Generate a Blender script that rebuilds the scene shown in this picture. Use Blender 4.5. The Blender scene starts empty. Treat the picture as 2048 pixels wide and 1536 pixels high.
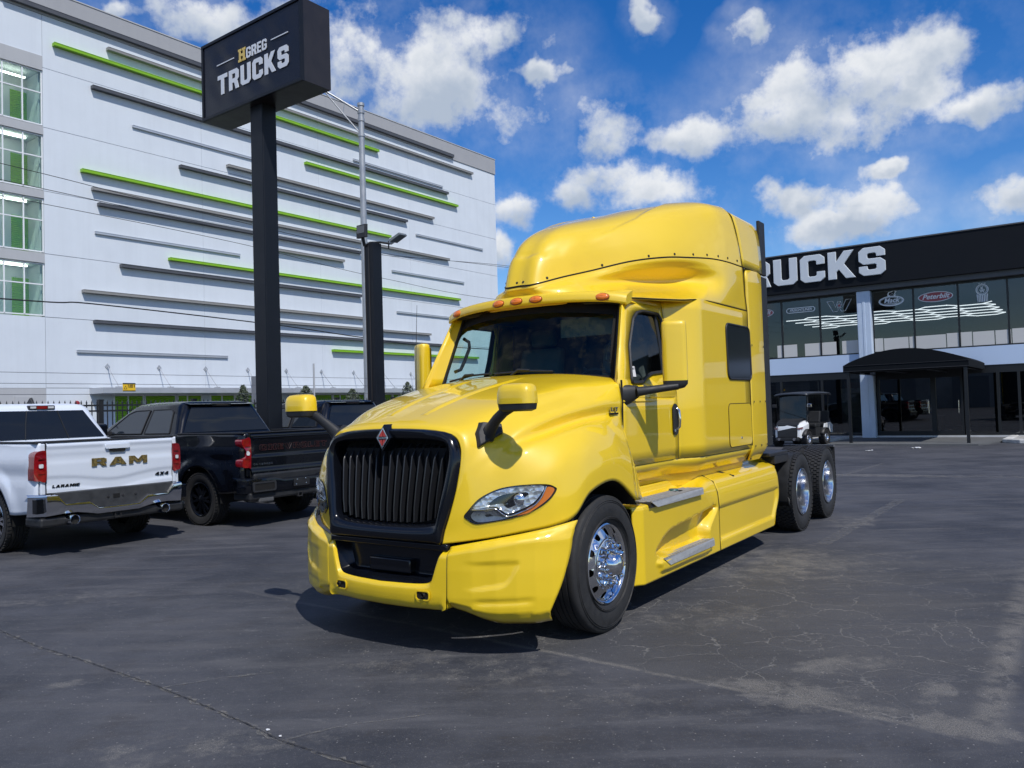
import bpy, bmesh, math, random
import numpy as np
from mathutils import Vector, Matrix
from mathutils.bvhtree import BVHTree

random.seed(7)
SC = bpy.context.scene
COL = SC.collection
R = math.radians

# ------------------------------------------------------------------ camera
H_CAM = 1.68
PITCH = math.atan(50 / 1592.0)
ROLL = 0.0304
_f = Vector((0, math.cos(PITCH), math.sin(PITCH)))
_u0 = Vector((0, -math.sin(PITCH), math.cos(PITCH)))
_r0 = Vector((1, 0, 0))
_r = _r0 * math.cos(ROLL) - _u0 * math.sin(ROLL)
_u = _r0 * math.sin(ROLL) + _u0 * math.cos(ROLL)
cam_data = bpy.data.cameras.new('camera')
cam = bpy.data.objects.new('camera', cam_data)
COL.objects.link(cam)
cam_data.sensor_width = 36
cam_data.lens = 36 * 1592 / 2048
cam_data.clip_end = 3000
cam.matrix_world = Matrix(((_r.x, _u.x, -_f.x, 0), (_r.y, _u.y, -_f.y, 0), (_r.z, _u.z, -_f.z, H_CAM), (0, 0, 0, 1)))
SC.camera = cam

# ------------------------------------------------------------------ sun, sky, exposure
SUN = Vector((0.330, -0.679, 1.0)).normalized()
sl = bpy.data.lights.new('sun', 'SUN')
sl.energy = 3.45
sl.angle = R(0.53)
sl.color = (1.0, 0.96, 0.90)
so = bpy.data.objects.new('sun', sl)
COL.objects.link(so)
so.rotation_euler = SUN.to_track_quat('Z', 'Y').to_euler()
so.location = SUN * 60

SC.view_settings.view_transform = 'Standard'
SC.view_settings.look = 'None'
SC.view_settings.exposure = 0.13
SC.view_settings.gamma = 1.0
SC.view_settings.use_curve_mapping = False
SC.render.engine = 'CYCLES'
SC.cycles.use_denoising = True
SC.cycles.max_bounces = 7
SC.cycles.transparent_max_bounces = 12
SC.cycles.caustics_reflective = False
SC.cycles.caustics_refractive = False

world = bpy.data.worlds.new('World')
SC.world = world
world.use_nodes = True
WN = world.node_tree.nodes
WL_ = world.node_tree.links
SKY_K = 0.132


def cam_dir(px, py):
    return (_f + _r * ((px - 1024) / 1592) - _u * ((py - 768) / 1592)).normalized()


def build_world():
    n, l = WN, WL_
    n.clear()
    out = n.new('ShaderNodeOutputWorld')
    bg = n.new('ShaderNodeBackground')
    bg.inputs['Strength'].default_value = SKY_K
    l.new(bg.outputs[0], out.inputs[0])
    sky = n.new('ShaderNodeTexSky')
    sky.sky_type = 'NISHITA'
    sky.sun_disc = False
    sky.sun_elevation = math.asin(SUN.z)
    sky.sun_rotation = math.atan2(SUN.x, SUN.y)
    sky.altitude = 0
    sky.air_density = 1.0
    sky.dust_density = 0.05
    sky.ozone_density = 2.5
    hsv = n.new('ShaderNodeHueSaturation')
    hsv.inputs['Saturation'].default_value = 1.42
    hsv.inputs['Value'].default_value = 0.90
    hsv.inputs['Hue'].default_value = 0.513
    l.new(sky.outputs[0], hsv.inputs['Color'])
    tc = n.new('ShaderNodeTexCoord')
    gen = tc.outputs['Generated']

    def math_(op, a, b=None, c=None, clamp=False):
        m = n.new('ShaderNodeMath')
        m.operation = op
        m.use_clamp = clamp
        for i, v in enumerate((a, b, c)):
            if v is None:
                continue
            if isinstance(v, (int, float)):
                m.inputs[i].default_value = v
            else:
                l.new(v, m.inputs[i])
        return m.outputs[0]

    def noise(scale, detail, rough, vec=gen):
        t = n.new('ShaderNodeTexNoise')
        t.inputs['Scale'].default_value = scale
        t.inputs['Detail'].default_value = detail
        t.inputs['Roughness'].default_value = rough
        l.new(vec, t.inputs['Vector'])
        return t
    # warped direction
    w1 = noise(7, 5, 0.6)
    sub = n.new('ShaderNodeVectorMath'); sub.operation = 'SUBTRACT'
    l.new(w1.outputs['Color'], sub.inputs[0]); sub.inputs[1].default_value = (.5, .5, .5)
    scl = n.new('ShaderNodeVectorMath'); scl.operation = 'SCALE'
    l.new(sub.outputs[0], scl.inputs[0]); scl.inputs['Scale'].default_value = 0.10
    add = n.new('ShaderNodeVectorMath'); add.operation = 'ADD'
    l.new(gen, add.inputs[0]); l.new(scl.outputs[0], add.inputs[1])
    wd = add.outputs[0]
    blobs = [(430, 45, 100, 55), (560, 60, 90, 60), (690, 95, 115, 85), (850, 135, 165, 100), (985, 95, 60, 66), (930, 200, 110, 66), (800, 190, 120, 70),
             (1215, 255, 75, 62), (1230, 355, 118, 46), (1320, 390, 95, 46), (1140, 395, 62, 46), (1385, 285, 82, 46),
             (1610, 195, 135, 74), (1740, 130, 125, 68), (1870, 118, 60, 42), (1700, 245, 110, 44), (1815, 175, 80, 42),
             (1975, 220, 84, 30), (1593, 398, 50, 40), (1742, 415, 82, 54), (1690, 452, 110, 34), (2040, 400, 55, 34),
             (1020, 425, 50, 42), (1005, 520, 30, 42), (1490, 60, 36, 32), (1285, 20, 30, 26), (1090, 165, 50, 20),
             (1780, 328, 46, 18), (240, 10, 40, 20), (1560, 250, 70, 40)]
    acc = None
    hacc = None
    for (px, py, rx, ry) in blobs:
        c = cam_dir(px, py)
        right = Vector((c.y, -c.x, 0)).normalized()
        up = right.cross(c)
        mt = Matrix((right, c, up)).transposed()
        mp = n.new('ShaderNodeMapping')
        mp.vector_type = 'TEXTURE'
        mp.inputs['Location'].default_value = c
        mp.inputs['Rotation'].default_value = mt.to_euler()
        mp.inputs['Scale'].default_value = (1.12 * rx / 1592, 0.4, 1.12 * ry / 1592)
        l.new(wd, mp.inputs['Vector'])
        ln = n.new('ShaderNodeVectorMath'); ln.operation = 'LENGTH'
        l.new(mp.outputs[0], ln.inputs[0])
        t = math_('SUBTRACT', 1.0, ln.outputs['Value'])
        acc = t if acc is None else math_('SMOOTH_MAX', acc, t, 0.35)
        sx = n.new('ShaderNodeSeparateXYZ')
        l.new(mp.outputs[0], sx.inputs[0])
        hv = math_('MULTIPLY', math_('MAXIMUM', t, 0.0), sx.outputs[2])
        hacc = hv if hacc is None else math_('ADD', hacc, hv)
    # clouds continue outside the picture as the same broken cumulus
    big = noise(2.1, 6, 0.55)
    sg = n.new('ShaderNodeVectorMath'); sg.operation = 'DOT_PRODUCT'
    l.new(gen, sg.inputs[0]); sg.inputs[1].default_value = cam_dir(1024, 500)
    side = math_('SUBTRACT', 1.0, math_('SMOOTHSTEP' if False else 'MULTIPLY', math_('SUBTRACT', sg.outputs['Value'], 0.62, clamp=True), 8.0, clamp=True))
    gsep = n.new('ShaderNodeSeparateXYZ')
    l.new(gen, gsep.inputs[0])
    above = math_('MULTIPLY', gsep.outputs[2], 9.0, clamp=True)
    other = math_('MULTIPLY', math_('MULTIPLY', math_('SUBTRACT', big.outputs['Fac'], 0.5), 4.5), math_('MULTIPLY', side, above))
    other = math_('SUBTRACT', other, math_('SUBTRACT', 1.0, side))
    acc = math_('MAXIMUM', acc, other)
    det = noise(15, 9, 0.62)
    det2 = noise(40, 6, 0.6)
    low0 = noise(5.5, 6, 0.65)
    d = math_('ADD', math_('MINIMUM', acc, 0.62), math_('MULTIPLY', math_('SUBTRACT', det.outputs['Fac'], 0.5), 2.2))
    d = math_('ADD', d, math_('MULTIPLY', math_('SUBTRACT', det2.outputs['Fac'], 0.5), 0.75))
    al = n.new('ShaderNodeMapRange')
    al.interpolation_type = 'SMOOTHSTEP'
    al.inputs['From Min'].default_value = -0.02
    al.inputs['From Max'].default_value = 0.72
    l.new(d, al.inputs['Value'])
    # thin veil around the clouds
    veil = math_('MULTIPLY', math_('MULTIPLY', math_('ADD', acc, 0.9, clamp=True), math_('MULTIPLY', math_('SUBTRACT', low0.outputs['Fac'], 0.40), 4.0, clamp=True)), 0.30)
    alpha = math_('MAXIMUM', al.outputs[0], veil)
    # shading: bright tops, grey undersides, billow detail
    low = noise(11, 5, 0.55)
    sh = math_('ADD', math_('MULTIPLY', hacc, 0.75), math_('MULTIPLY', math_('SUBTRACT', low.outputs['Fac'], 0.5), 1.5))
    sh = math_('ADD', sh, math_('MULTIPLY', math_('SUBTRACT', 0.75, d), 0.30))
    shr = n.new('ShaderNodeMapRange')
    shr.interpolation_type = 'SMOOTHSTEP'
    shr.inputs['From Min'].default_value = -0.30
    shr.inputs['From Max'].default_value = 0.46
    l.new(sh, shr.inputs['Value'])
    mixc = n.new('ShaderNodeMix'); mixc.data_type = 'RGBA'
    l.new(shr.outputs[0], mixc.inputs[0])
    k = 1 / SKY_K
    mixc.inputs[6].default_value = (0.40 * k, 0.47 * k, 0.58 * k, 1)
    mixc.inputs[7].default_value = (0.78 * k, 0.80 * k, 0.83 * k, 1)
    mix = n.new('ShaderNodeMix'); mix.data_type = 'RGBA'
    l.new(alpha, mix.inputs[0])
    l.new(hsv.outputs[0], mix.inputs[6])
    l.new(mixc.outputs[2], mix.inputs[7])
    l.new(mix.outputs[2], bg.inputs['Color'])


build_world()

# ------------------------------------------------------------------ helpers


def mat_new(name):
    m = bpy.data.materials.new(name)
    m.use_nodes = True
    return m, m.node_tree.nodes, m.node_tree.links, m.node_tree.nodes['Principled BSDF']


def pmat(name, col, rough=0.5, metal=0.0, coat=0.0, coat_rough=0.03, spec=0.5, var=0.0, vscale=3.0, bump=0.0, bscale=60.0, emit=None, estr=0.0, wear=None):
    m, n, l, b = mat_new(name)
    b.inputs['Base Color'].default_value = (*col, 1)
    b.inputs['Roughness'].default_value = rough
    b.inputs['Metallic'].default_value = metal
    b.inputs['Coat Weight'].default_value = coat
    b.inputs['Coat Roughness'].default_value = coat_rough
    b.inputs['Specular IOR Level'].default_value = spec
    if emit:
        b.inputs['Emission Color'].default_value = (*emit, 1)
        b.inputs['Emission Strength'].default_value = estr
    if var or bump:
        tc = n.new('ShaderNodeTexCoord')
    if var:
        t = n.new('ShaderNodeTexNoise')
        t.inputs['Scale'].default_value = vscale
        t.inputs['Detail'].default_value = 6
        t.inputs['Roughness'].default_value = 0.6
        l.new(tc.outputs['Object'], t.inputs['Vector'])
        mr = n.new('ShaderNodeMapRange')
        mr.inputs['From Min'].default_value = 0.3
        mr.inputs['From Max'].default_value = 0.7
        mr.inputs['To Min'].default_value = 1 - var
        mr.inputs['To Max'].default_value = 1 + var
        l.new(t.outputs['Fac'], mr.inputs['Value'])
        mx = n.new('ShaderNodeVectorMath'); mx.operation = 'SCALE'
        mx.inputs[0].default_value = col
        l.new(mr.outputs[0], mx.inputs['Scale'])
        l.new(mx.outputs[0], b.inputs['Base Color'])
        mr2 = n.new('ShaderNodeMapRange')
        mr2.inputs['From Min'].default_value = 0.3
        mr2.inputs['From Max'].default_value = 0.7
        mr2.inputs['To Min'].default_value = max(0.02, rough * 0.8)
        mr2.inputs['To Max'].default_value = min(1, rough * 1.25)
        l.new(t.outputs['Fac'], mr2.inputs['Value'])
        l.new(mr2.outputs[0], b.inputs['Roughness'])
    if bump:
        t2 = n.new('ShaderNodeTexNoise')
        t2.inputs['Scale'].default_value = bscale
        t2.inputs['Detail'].default_value = 4
        l.new(tc.outputs['Object'], t2.inputs['Vector'])
        bp = n.new('ShaderNodeBump')
        bp.inputs['Strength'].default_value = bump
        bp.inputs['Distance'].default_value = 0.01
        l.new(t2.outputs['Fac'], bp.inputs['Height'])
        l.new(bp.outputs[0], b.inputs['Normal'])
    return m


def glass_mat(name, tint=(0.6, 0.75, 0.72), refl=1.0, rough=0.0, base=0.04):
    """tinted transparent sheet with a fresnel reflection"""
    m = bpy.data.materials.new(name)
    m.use_nodes = True
    n, l = m.node_tree.nodes, m.node_tree.links
    n.clear()
    out = n.new('ShaderNodeOutputMaterial')
    tr = n.new('ShaderNodeBsdfTransparent')
    tr.inputs[0].default_value = (*tint, 1)
    gl = n.new('ShaderNodeBsdfGlossy')
    gl.inputs['Roughness'].default_value = rough
    gl.inputs['Color'].default_value = (refl, refl, refl, 1)
    lw = n.new('ShaderNodeLayerWeight')
    lw.inputs['Blend'].default_value = 0.12
    pw = n.new('ShaderNodeMapRange')
    pw.inputs['To Min'].default_value = base
    pw.inputs['To Max'].default_value = 0.75
    l.new(lw.outputs['Fresnel'], pw.inputs['Value'])
    mx = n.new('ShaderNodeMixShader')
    l.new(pw.outputs[0], mx.inputs[0])
    l.new(tr.outputs[0], mx.inputs[1])
    l.new(gl.outputs[0], mx.inputs[2])
    l.new(mx.outputs[0], out.inputs[0])
    return m


class MB:
    """collects quads, boxes, tubes ... and links them as ONE mesh object"""

    def __init__(self):
        self.v = []
        self.f = []

    def add(self, vs, fs):
        o = len(self.v)
        self.v += [tuple(map(float, p)) for p in vs]
        self.f += [tuple(i + o for i in f) for f in fs]
        return self

    def box(self, c, s, rz=0.0, rx=0.0, ry=0.0):
        x, y, z = s[0] / 2, s[1] / 2, s[2] / 2
        vs = [Vector(p) for p in ((-x, -y, -z), (x, -y, -z), (x, y, -z), (-x, y, -z), (-x, -y, z), (x, -y, z), (x, y, z), (-x, y, z))]
        if rz or rx or ry:
            M = Matrix.Rotation(rz, 3, 'Z') @ Matrix.Rotation(ry, 3, 'Y') @ Matrix.Rotation(rx, 3, 'X')
            vs = [M @ p for p in vs]
        c = Vector(c)
        return self.add([p + c for p in vs], [(0, 3, 2, 1), (4, 5, 6, 7), (0, 1, 5, 4), (1, 2, 6, 5), (2, 3, 7, 6), (3, 0, 4, 7)])

    def bx(self, x0, x1, y0, y1, z0, z1):
        return self.box(((x0 + x1) / 2, (y0 + y1) / 2, (z0 + z1) / 2), (abs(x1 - x0), abs(y1 - y0), abs(z1 - z0)))

    def grid(self, P, closed_u=False, closed_v=False, flip=False):
        P = np.asarray(P, float)
        a, b = P.shape[:2]
        fs = []
        for i in range(a if closed_u else a - 1):
            for j in range(b if closed_v else b - 1):
                q = (i * b + j, i * b + (j + 1) % b, ((i + 1) % a) * b + (j + 1) % b, ((i + 1) % a) * b + j)
                fs.append(q[::-1] if flip else q)
        return self.add(P.reshape(-1, 3), fs)

    def prism(self, poly, ext):
        """closed polygon of 3D points swept by the vector ext, with both caps"""
        k = len(poly)
        poly = [Vector(p) for p in poly]
        e = Vector(ext)
        vs = poly + [p + e for p in poly]
        fs = [tuple(range(k))[::-1], tuple(range(k, 2 * k))]
        for i in range(k):
            j = (i + 1) % k
            fs.append((i, j, j + k, i + k))
        return self.add(vs, fs)

    def tube(self, pts, r, seg=10, cap=True, squash=None):
        pts = [Vector(p) for p in pts]
        rs = r if isinstance(r, (list, tuple)) else [r] * len(pts)
        rings = []
        ref = None
        for i, p in enumerate(pts):
            d = (pts[min(i + 1, len(pts) - 1)] - pts[max(i - 1, 0)]).normalized()
            if ref is None:
                ref = Vector((0, 0, 1)) if abs(d.z) < 0.9 else Vector((1, 0, 0))
            s = d.cross(ref).normalized()
            t = s.cross(d).normalized()
            ref = t
            sq = squash or (1, 1)
            rings.append([p + s * (rs[i] * sq[0] * math.cos(2 * math.pi * k / seg)) + t * (rs[i] * sq[1] * math.sin(2 * math.pi * k / seg)) for k in range(seg)])
        o = len(self.v)
        self.grid(np.array([[tuple(q) for q in rr] for rr in rings]), closed_v=True)
        if cap:
            self.f.append(tuple(o + k for k in range(seg)))
            e = o + (len(pts) - 1) * seg
            self.f.append(tuple(e + k for k in range(seg))[::-1])
        return self

    def lathe(self, prof, c, axis, seg=32, closed=False):
        """profile [(radius, height along axis)]"""
        c = Vector(c)
        a = Vector(axis).normalized()
        s = a.orthogonal().normalized()
        t = a.cross(s)
        P = [[tuple(c + a * h + s * (r * math.cos(2 * math.pi * k / seg)) + t * (r * math.sin(2 * math.pi * k / seg))) for k in range(seg)] for r, h in prof]
        return self.grid(np.array(P), closed_v=True, closed_u=closed)

    def fill(self, loops, fn=lambda a, b: (a, b, 0.0)):
        """planar polygon with holes; loops are lists of 2D points, fn maps them to 3D"""
        bm = bmesh.new()
        ed = []
        for lp in loops:
            vs = [bm.verts.new((p[0], p[1], 0)) for p in lp]
            ed += [bm.edges.new((vs[i], vs[(i + 1) % len(vs)])) for i in range(len(vs))]
        bmesh.ops.triangle_fill(bm, use_beauty=True, use_dissolve=False, edges=ed, normal=(0, 0, 1))
        bm.verts.index_update()
        vs = [fn(v.co.x, v.co.y) for v in bm.verts]
        fs = [tuple(v.index for v in f.verts) for f in bm.faces]
        bm.free()
        return self.add(vs, fs)

    def plate(self, loops, fn, ext):
        """filled polygon swept by ext: front, back and rims"""
        self.fill(loops, fn)
        e = Vector(ext)
        self.fill(loops, lambda a, b: tuple(Vector(fn(a, b)) + e))
        for lp in loops:
            k = len(lp)
            p = [Vector(fn(*q)) for q in lp]
            self.add(p + [q + e for q in p], [(i, (i + 1) % k, (i + 1) % k + k, i + k) for i in range(k)])
        return self

    def build(self, name, mat, parent=None, smooth=40, bevel=0.0, bseg=2, solid=0.0, soff=-1, sub=0, recalc=True, weld=True, matrix=None):
        me = bpy.data.meshes.new(name)
        me.from_pydata(self.v, [], self.f)
        bm = bmesh.new()
        bm.from_mesh(me)
        if weld:
            bmesh.ops.remove_doubles(bm, verts=bm.verts, dist=1e-5)
        if recalc:
            bmesh.ops.recalc_face_normals(bm, faces=bm.faces)
        bm.to_mesh(me)
        bm.free()
        me.materials.append(mat)
        if smooth is not None:
            me.polygons.foreach_set('use_smooth', [True] * len(me.polygons))
            me.set_sharp_from_angle(angle=R(smooth))
        ob = bpy.data.objects.new(name, me)
        COL.objects.link(ob)
        if parent is not None:
            ob.parent = parent
        if matrix is not None:
            ob.matrix_local = matrix
        if solid:
            md = ob.modifiers.new('solid', 'SOLIDIFY'); md.thickness = solid; md.offset = soff
        if bevel:
            md = ob.modifiers.new('bevel', 'BEVEL'); md.width = bevel; md.segments = bseg
            md.limit_method = 'ANGLE'; md.angle_limit = R(35); md.harden_normals = False
        if sub:
            md = ob.modifiers.new('sub', 'SUBSURF'); md.levels = sub; md.render_levels = sub
        return ob


def empty(name, loc, rz=0.0, label=None, cat=None, group=None, parent=None):
    o = bpy.data.objects.new(name, None)
    COL.objects.link(o)
    o.location = loc
    o.rotation_euler = (0, 0, rz)
    o.empty_display_size = 0.3
    if parent:
        o.parent = parent
    return tag(o, label, cat, group)


def tag(o, label=None, cat=None, group=None, kind=None):
    if label:
        o['label'] = label
    if cat:
        o['category'] = cat
    if group:
        o['group'] = group
    if kind:
        o['kind'] = kind
    return o


def catmull(P, n, closed=False):
    """resample control points (k, ...) to n rows along axis 0 with a Catmull-Rom curve"""
    P = np.asarray(P, float)
    k = len(P)
    if k == 2:
        t = np.linspace(0, 1, n).reshape((-1,) + (1,) * (P.ndim - 1))
        return P[0] * (1 - t) + P[1] * t
    out = []
    for t in np.linspace(0, k - 1, n):
        i = min(int(t), k - 2)
        u = t - i
        p1, p2 = P[i], P[i + 1]
        p0 = P[i - 1] if i > 0 else 2 * p1 - p2
        p3 = P[i + 2] if i + 2 < k else 2 * p2 - p1
        out.append(0.5 * (2 * p1 + (p2 - p0) * u + (2 * p0 - 5 * p1 + 4 * p2 - p3) * u * u + (3 * p1 - p0 - 3 * p2 + p3) * u ** 3))
    return np.array(out)


def net(P, nu, nv):
    P = np.asarray(P, float)
    A = catmull(P, nu)
    return catmull(A.swapaxes(0, 1), nv).swapaxes(0, 1)


def mirror(P):
    Q = np.array(P, float).copy()
    Q[..., 1] *= -1
    return Q


def sstep(a, b, x):
    t = np.clip((x - a) / (b - a), 0, 1)
    return t * t * (3 - 2 * t)


def rrect(x0, x1, z0, z1, r, k=5):
    """rounded rectangle outline, 2D"""
    out = []
    for cx, cz, a0 in ((x1 - r, z1 - r, 0), (x0 + r, z1 - r, 90), (x0 + r, z0 + r, 180), (x1 - r, z0 + r, 270)):
        for i in range(k + 1):
            a = R(a0 + 90 * i / k)
            out.append((cx + r * math.cos(a), cz + r * math.sin(a)))
    return out


def smooth_poly(pts, n=6):
    """closed smooth outline through 2D points"""
    P = np.asarray(pts, float)
    k = len(P)
    out = []
    for i in range(k):
        p0, p1, p2, p3 = P[(i - 1) % k], P[i], P[(i + 1) % k], P[(i + 2) % k]
        for u in np.arange(n) / n:
            out.append(0.5 * (2 * p1 + (p2 - p0) * u + (2 * p0 - 5 * p1 + 4 * p2 - p3) * u * u + (3 * p1 - p0 - 3 * p2 + p3) * u ** 3))
    return [tuple(p) for p in out]


def dist_poly(px, pz, poly):
    """signed distance to a closed polygon, negative inside (arrays)"""
    px = np.asarray(px, float); pz = np.asarray(pz, float)
    d = np.full(px.shape, 1e9)
    ins = np.zeros(px.shape, bool)
    k = len(poly)
    for i in range(k):
        ax, az = poly[i]; bx_, bz = poly[(i + 1) % k]
        ex, ez = bx_ - ax, bz - az
        t = np.clip(((px - ax) * ex + (pz - az) * ez) / (ex * ex + ez * ez + 1e-12), 0, 1)
        d = np.minimum(d, np.hypot(px - ax - t * ex, pz - az - t * ez))
        c = ((az > pz) != (bz > pz)) & (px < (bx_ - ax) * (pz - az) / (bz - az + 1e-12) + ax)
        ins ^= c
    return np.where(ins, -d, d)


# block letters, unit height
_w, _t, _c = 0.72, 0.24, 0.13
GLYPH = {
    'T': ([[(0, 1), (0, .79), (.24, .79), (.24, 0), (.48, 0), (.48, .79), (.72, .79), (.72, 1)]], .72),
    'R': ([[(0, 0), (0, 1), (.59, 1), (.72, .87), (.72, .50), (.62, .40), (.74, 0), (.49, 0), (.39, .34), (.24, .34), (.24, 0)],
           [(.24, .55), (.24, .79), (.44, .79), (.48, .75), (.48, .59), (.44, .55)]], .74),
    'U': ([[(0, 1), (0, .13), (.13, 0), (.59, 0), (.72, .13), (.72, 1), (.48, 1), (.48, .25), (.43, .2), (.29, .2), (.24, .25), (.24, 1)]], .72),
    'C': ([[(.13, 0), (0, .13), (0, .87), (.13, 1), (.59, 1), (.72, .87), (.72, .63), (.48, .63), (.48, .75), (.44, .79), (.28, .79), (.24, .75), (.24, .25),
            (.28, .21), (.44, .21), (.48, .25), (.48, .37), (.72, .37), (.72, .13), (.59, 0)]], .72),
    'K': ([[(0, 0), (0, 1), (.24, 1), (.24, .64), (.46, 1), (.74, 1), (.46, .53), (.77, 0), (.50, 0), (.31, .34), (.24, .25), (.24, 0)]], .77),
    'S': ([[(.13, 0), (0, .13), (0, .34), (.24, .34), (.24, .25), (.28, .21), (.44, .21), (.48, .25), (.48, .36), (.44, .4), (.13, .4), (0, .53), (0, .87), (.13, 1),
            (.59, 1), (.72, .87), (.72, .66), (.48, .66), (.48, .75), (.44, .79), (.28, .79), (.24, .75), (.24, .64), (.28, .6), (.59, .6), (.72, .47), (.72, .13), (.59, 0)]], .72),
    'G': ([[(.13, 0), (0, .13), (0, .87), (.13, 1), (.57, 1), (.70, .87), (.70, .68), (.5, .68), (.5, .77), (.45, .81), (.25, .81), (.2, .76), (.2, .24), (.25, .19),
            (.45, .19), (.5, .24), (.5, .38), (.36, .38), (.36, .55), (.70, .55), (.70, .13), (.57, 0)]], .70),
    'E': ([[(0, 0), (0, 1), (.58, 1), (.58, .81), (.2, .81), (.2, .6), (.52, .6), (.52, .41), (.2, .41), (.2, .19), (.58, .19), (.58, 0)]], .58),
    'H': ([[(0, 0), (0, .18), (.1, .18), (.1, .82), (0, .82), (0, 1), (.40, 1), (.40, .82), (.32, .82), (.32, .6), (.6, .6), (.6, .82), (.52, .82), (.52, 1), (.92, 1),
            (.92, .82), (.82, .82), (.82, .18), (.92, .18), (.92, 0), (.52, 0), (.52, .18), (.6, .18), (.6, .4), (.32, .4), (.32, .18), (.40, .18), (.40, 0)]], .92),
    'A': ([[(0, 0), (.30, 1), (.56, 1), (.86, 0), (.60, 0), (.55, .18), (.31, .18), (.26, 0)], [(.36, .38), (.50, .38), (.43, .68)]], .86),
    'M': ([[(0, 0), (0, 1), (.28, 1), (.48, .52), (.68, 1), (.96, 1), (.96, 0), (.74, 0), (.74, .56), (.56, .12), (.40, .12), (.22, .56), (.22, 0)]], .96),
    'L': ([[(0, 0), (0, 1), (.24, 1), (.24, .22), (.6, .22), (.6, 0)]], .60),
    'I': ([[(0, 0), (0, 1), (.24, 1), (.24, 0)]], .24),
    'N': ([[(0, 0), (0, 1), (.26, 1), (.5, .46), (.5, 1), (.72, 1), (.72, 0), (.46, 0), (.22, .54), (.22, 0)]], .72),
    'W': ([[(0, 1), (.22, 0), (.44, 0), (.52, .46), (.60, 0), (.82, 0), (1.04, 1), (.80, 1), (.70, .42), (.61, .88), (.43, .88), (.34, .42), (.24, 1)]], 1.04),
    'F': ([[(0, 0), (0, 1), (.58, 1), (.58, .80), (.22, .80), (.22, .58), (.5, .58), (.5, .38), (.22, .38), (.22, 0)]], .58),
    'V': ([[(.26, 0), (0, 1), (.25, 1), (.39, .32), (.53, 1), (.78, 1), (.52, 0)]], .78),
    'O': ([[(.13, 0), (0, .13), (0, .87), (.13, 1), (.59, 1), (.72, .87), (.72, .13), (.59, 0)], [(.27, .2), (.22, .25), (.22, .75), (.27, .8), (.45, .8), (.5, .75), (.5, .25), (.45, .2)]], .72),
    'D': ([[(0, 0), (0, 1), (.57, 1), (.72, .85), (.72, .15), (.57, 0)], [(.22, .2), (.22, .8), (.46, .8), (.5, .76), (.5, .24), (.46, .2)]], .72),
    'B': ([[(0, 0), (0, 1), (.57, 1), (.70, .87), (.70, .62), (.62, .52), (.72, .42), (.72, .13), (.59, 0)], [(.22, .18), (.22, .42), (.48, .42), (.48, .18)], [(.22, .6), (.22, .82), (.48, .82), (.48, .6)]], .72),
    'X': ([[(0, 0), (.25, .5), (0, 1), (.27, 1), (.38, .72), (.49, 1), (.76, 1), (.51, .5), (.76, 0), (.49, 0), (.38, .28), (.27, 0)]], .76),
    '4': ([[(.40, 0), (.40, .2), (0, .2), (0, .4), (.36, 1), (.62, 1), (.62, .4), (.72, .4), (.72, .2), (.62, .2), (.62, 0)], [(.22, .4), (.40, .4), (.40, .72)]], .72),
    '7': ([[(0, 1), (.7, 1), (.7, .8), (.36, 0), (.1, 0), (.44, .8), (0, .8)]], .70),
    '0': ([[(.13, 0), (0, .13), (0, .87), (.13, 1), (.55, 1), (.68, .87), (.68, .13), (.55, 0)], [(.27, .2), (.22, .25), (.22, .75), (.27, .8), (.41, .8), (.46, .75), (.46, .25), (.41, .2)]], .68),
    ',': ([[(0, -.15), (.06, .2), (.26, .2), (.16, -.15)]], .26),
    ' ': ([], .35),
}


def letter_width(s, gap=.12):
    return sum(GLYPH[c][1] for c in s) + gap * (len(s) - 1)


def letters(s, h, width, gap=.12, shear=0.0, each=None):
    """yields (char, loops) laid out from 0 to width at height h"""
    tot = letter_width(s, gap)
    k = width / tot
    x = 0.0
    for ch in s:
        loops, w = GLYPH[ch]
        lp = [[((x + p[0]) * k + shear * p[1] * h, p[1] * h) for p in q] for q in loops]
        if lp:
            yield ch, lp
        x += w + gap


def font_mesh(s, size, extrude=0.004, offset=0.0, shear=0.0, align='CENTER', xs=1.0):
    cu = bpy.data.curves.new('text', 'FONT')
    cu.body = s
    cu.size = size
    cu.extrude = extrude
    cu.offset = offset
    cu.shear = shear
    cu.align_x = align
    cu.align_y = 'CENTER'
    cu.resolution_u = 4
    t = bpy.data.objects.new('text', cu)
    me = bpy.data.meshes.new_from_object(t)
    bpy.data.objects.remove(t)
    bpy.data.curves.remove(cu)
    if xs != 1.0:
        for v in me.vertices:
            v.co.x *= xs
    return me


def font_obj(name, s, size, mat, parent, matrix, **kw):
    me = font_mesh(s, size, **kw)
    me.materials.clear()
    me.materials.append(mat)
    me.name = name
    o = bpy.data.objects.new(name, me)
    COL.objects.link(o)
    o.parent = parent
    o.matrix_local = matrix
    return o


def face_matrix(origin, xdir, zdir):
    """text plane: local X along xdir, local Y along zdir"""
    x = Vector(xdir).normalized()
    y = Vector(zdir).normalized()
    n = x.cross(y)
    return Matrix(((x.x, y.x, n.x, origin[0]), (x.y, y.y, n.y, origin[1]), (x.z, y.z, n.z, origin[2]), (0, 0, 0, 1)))


# ------------------------------------------------------------------ materials
def paint(name, col, rough=0.35, coat=1.0, spec=0.5):
    m = pmat(name, col, rough=rough, coat=coat, coat_rough=0.035, spec=spec, var=0.02, vscale=1.2)
    return m


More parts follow.
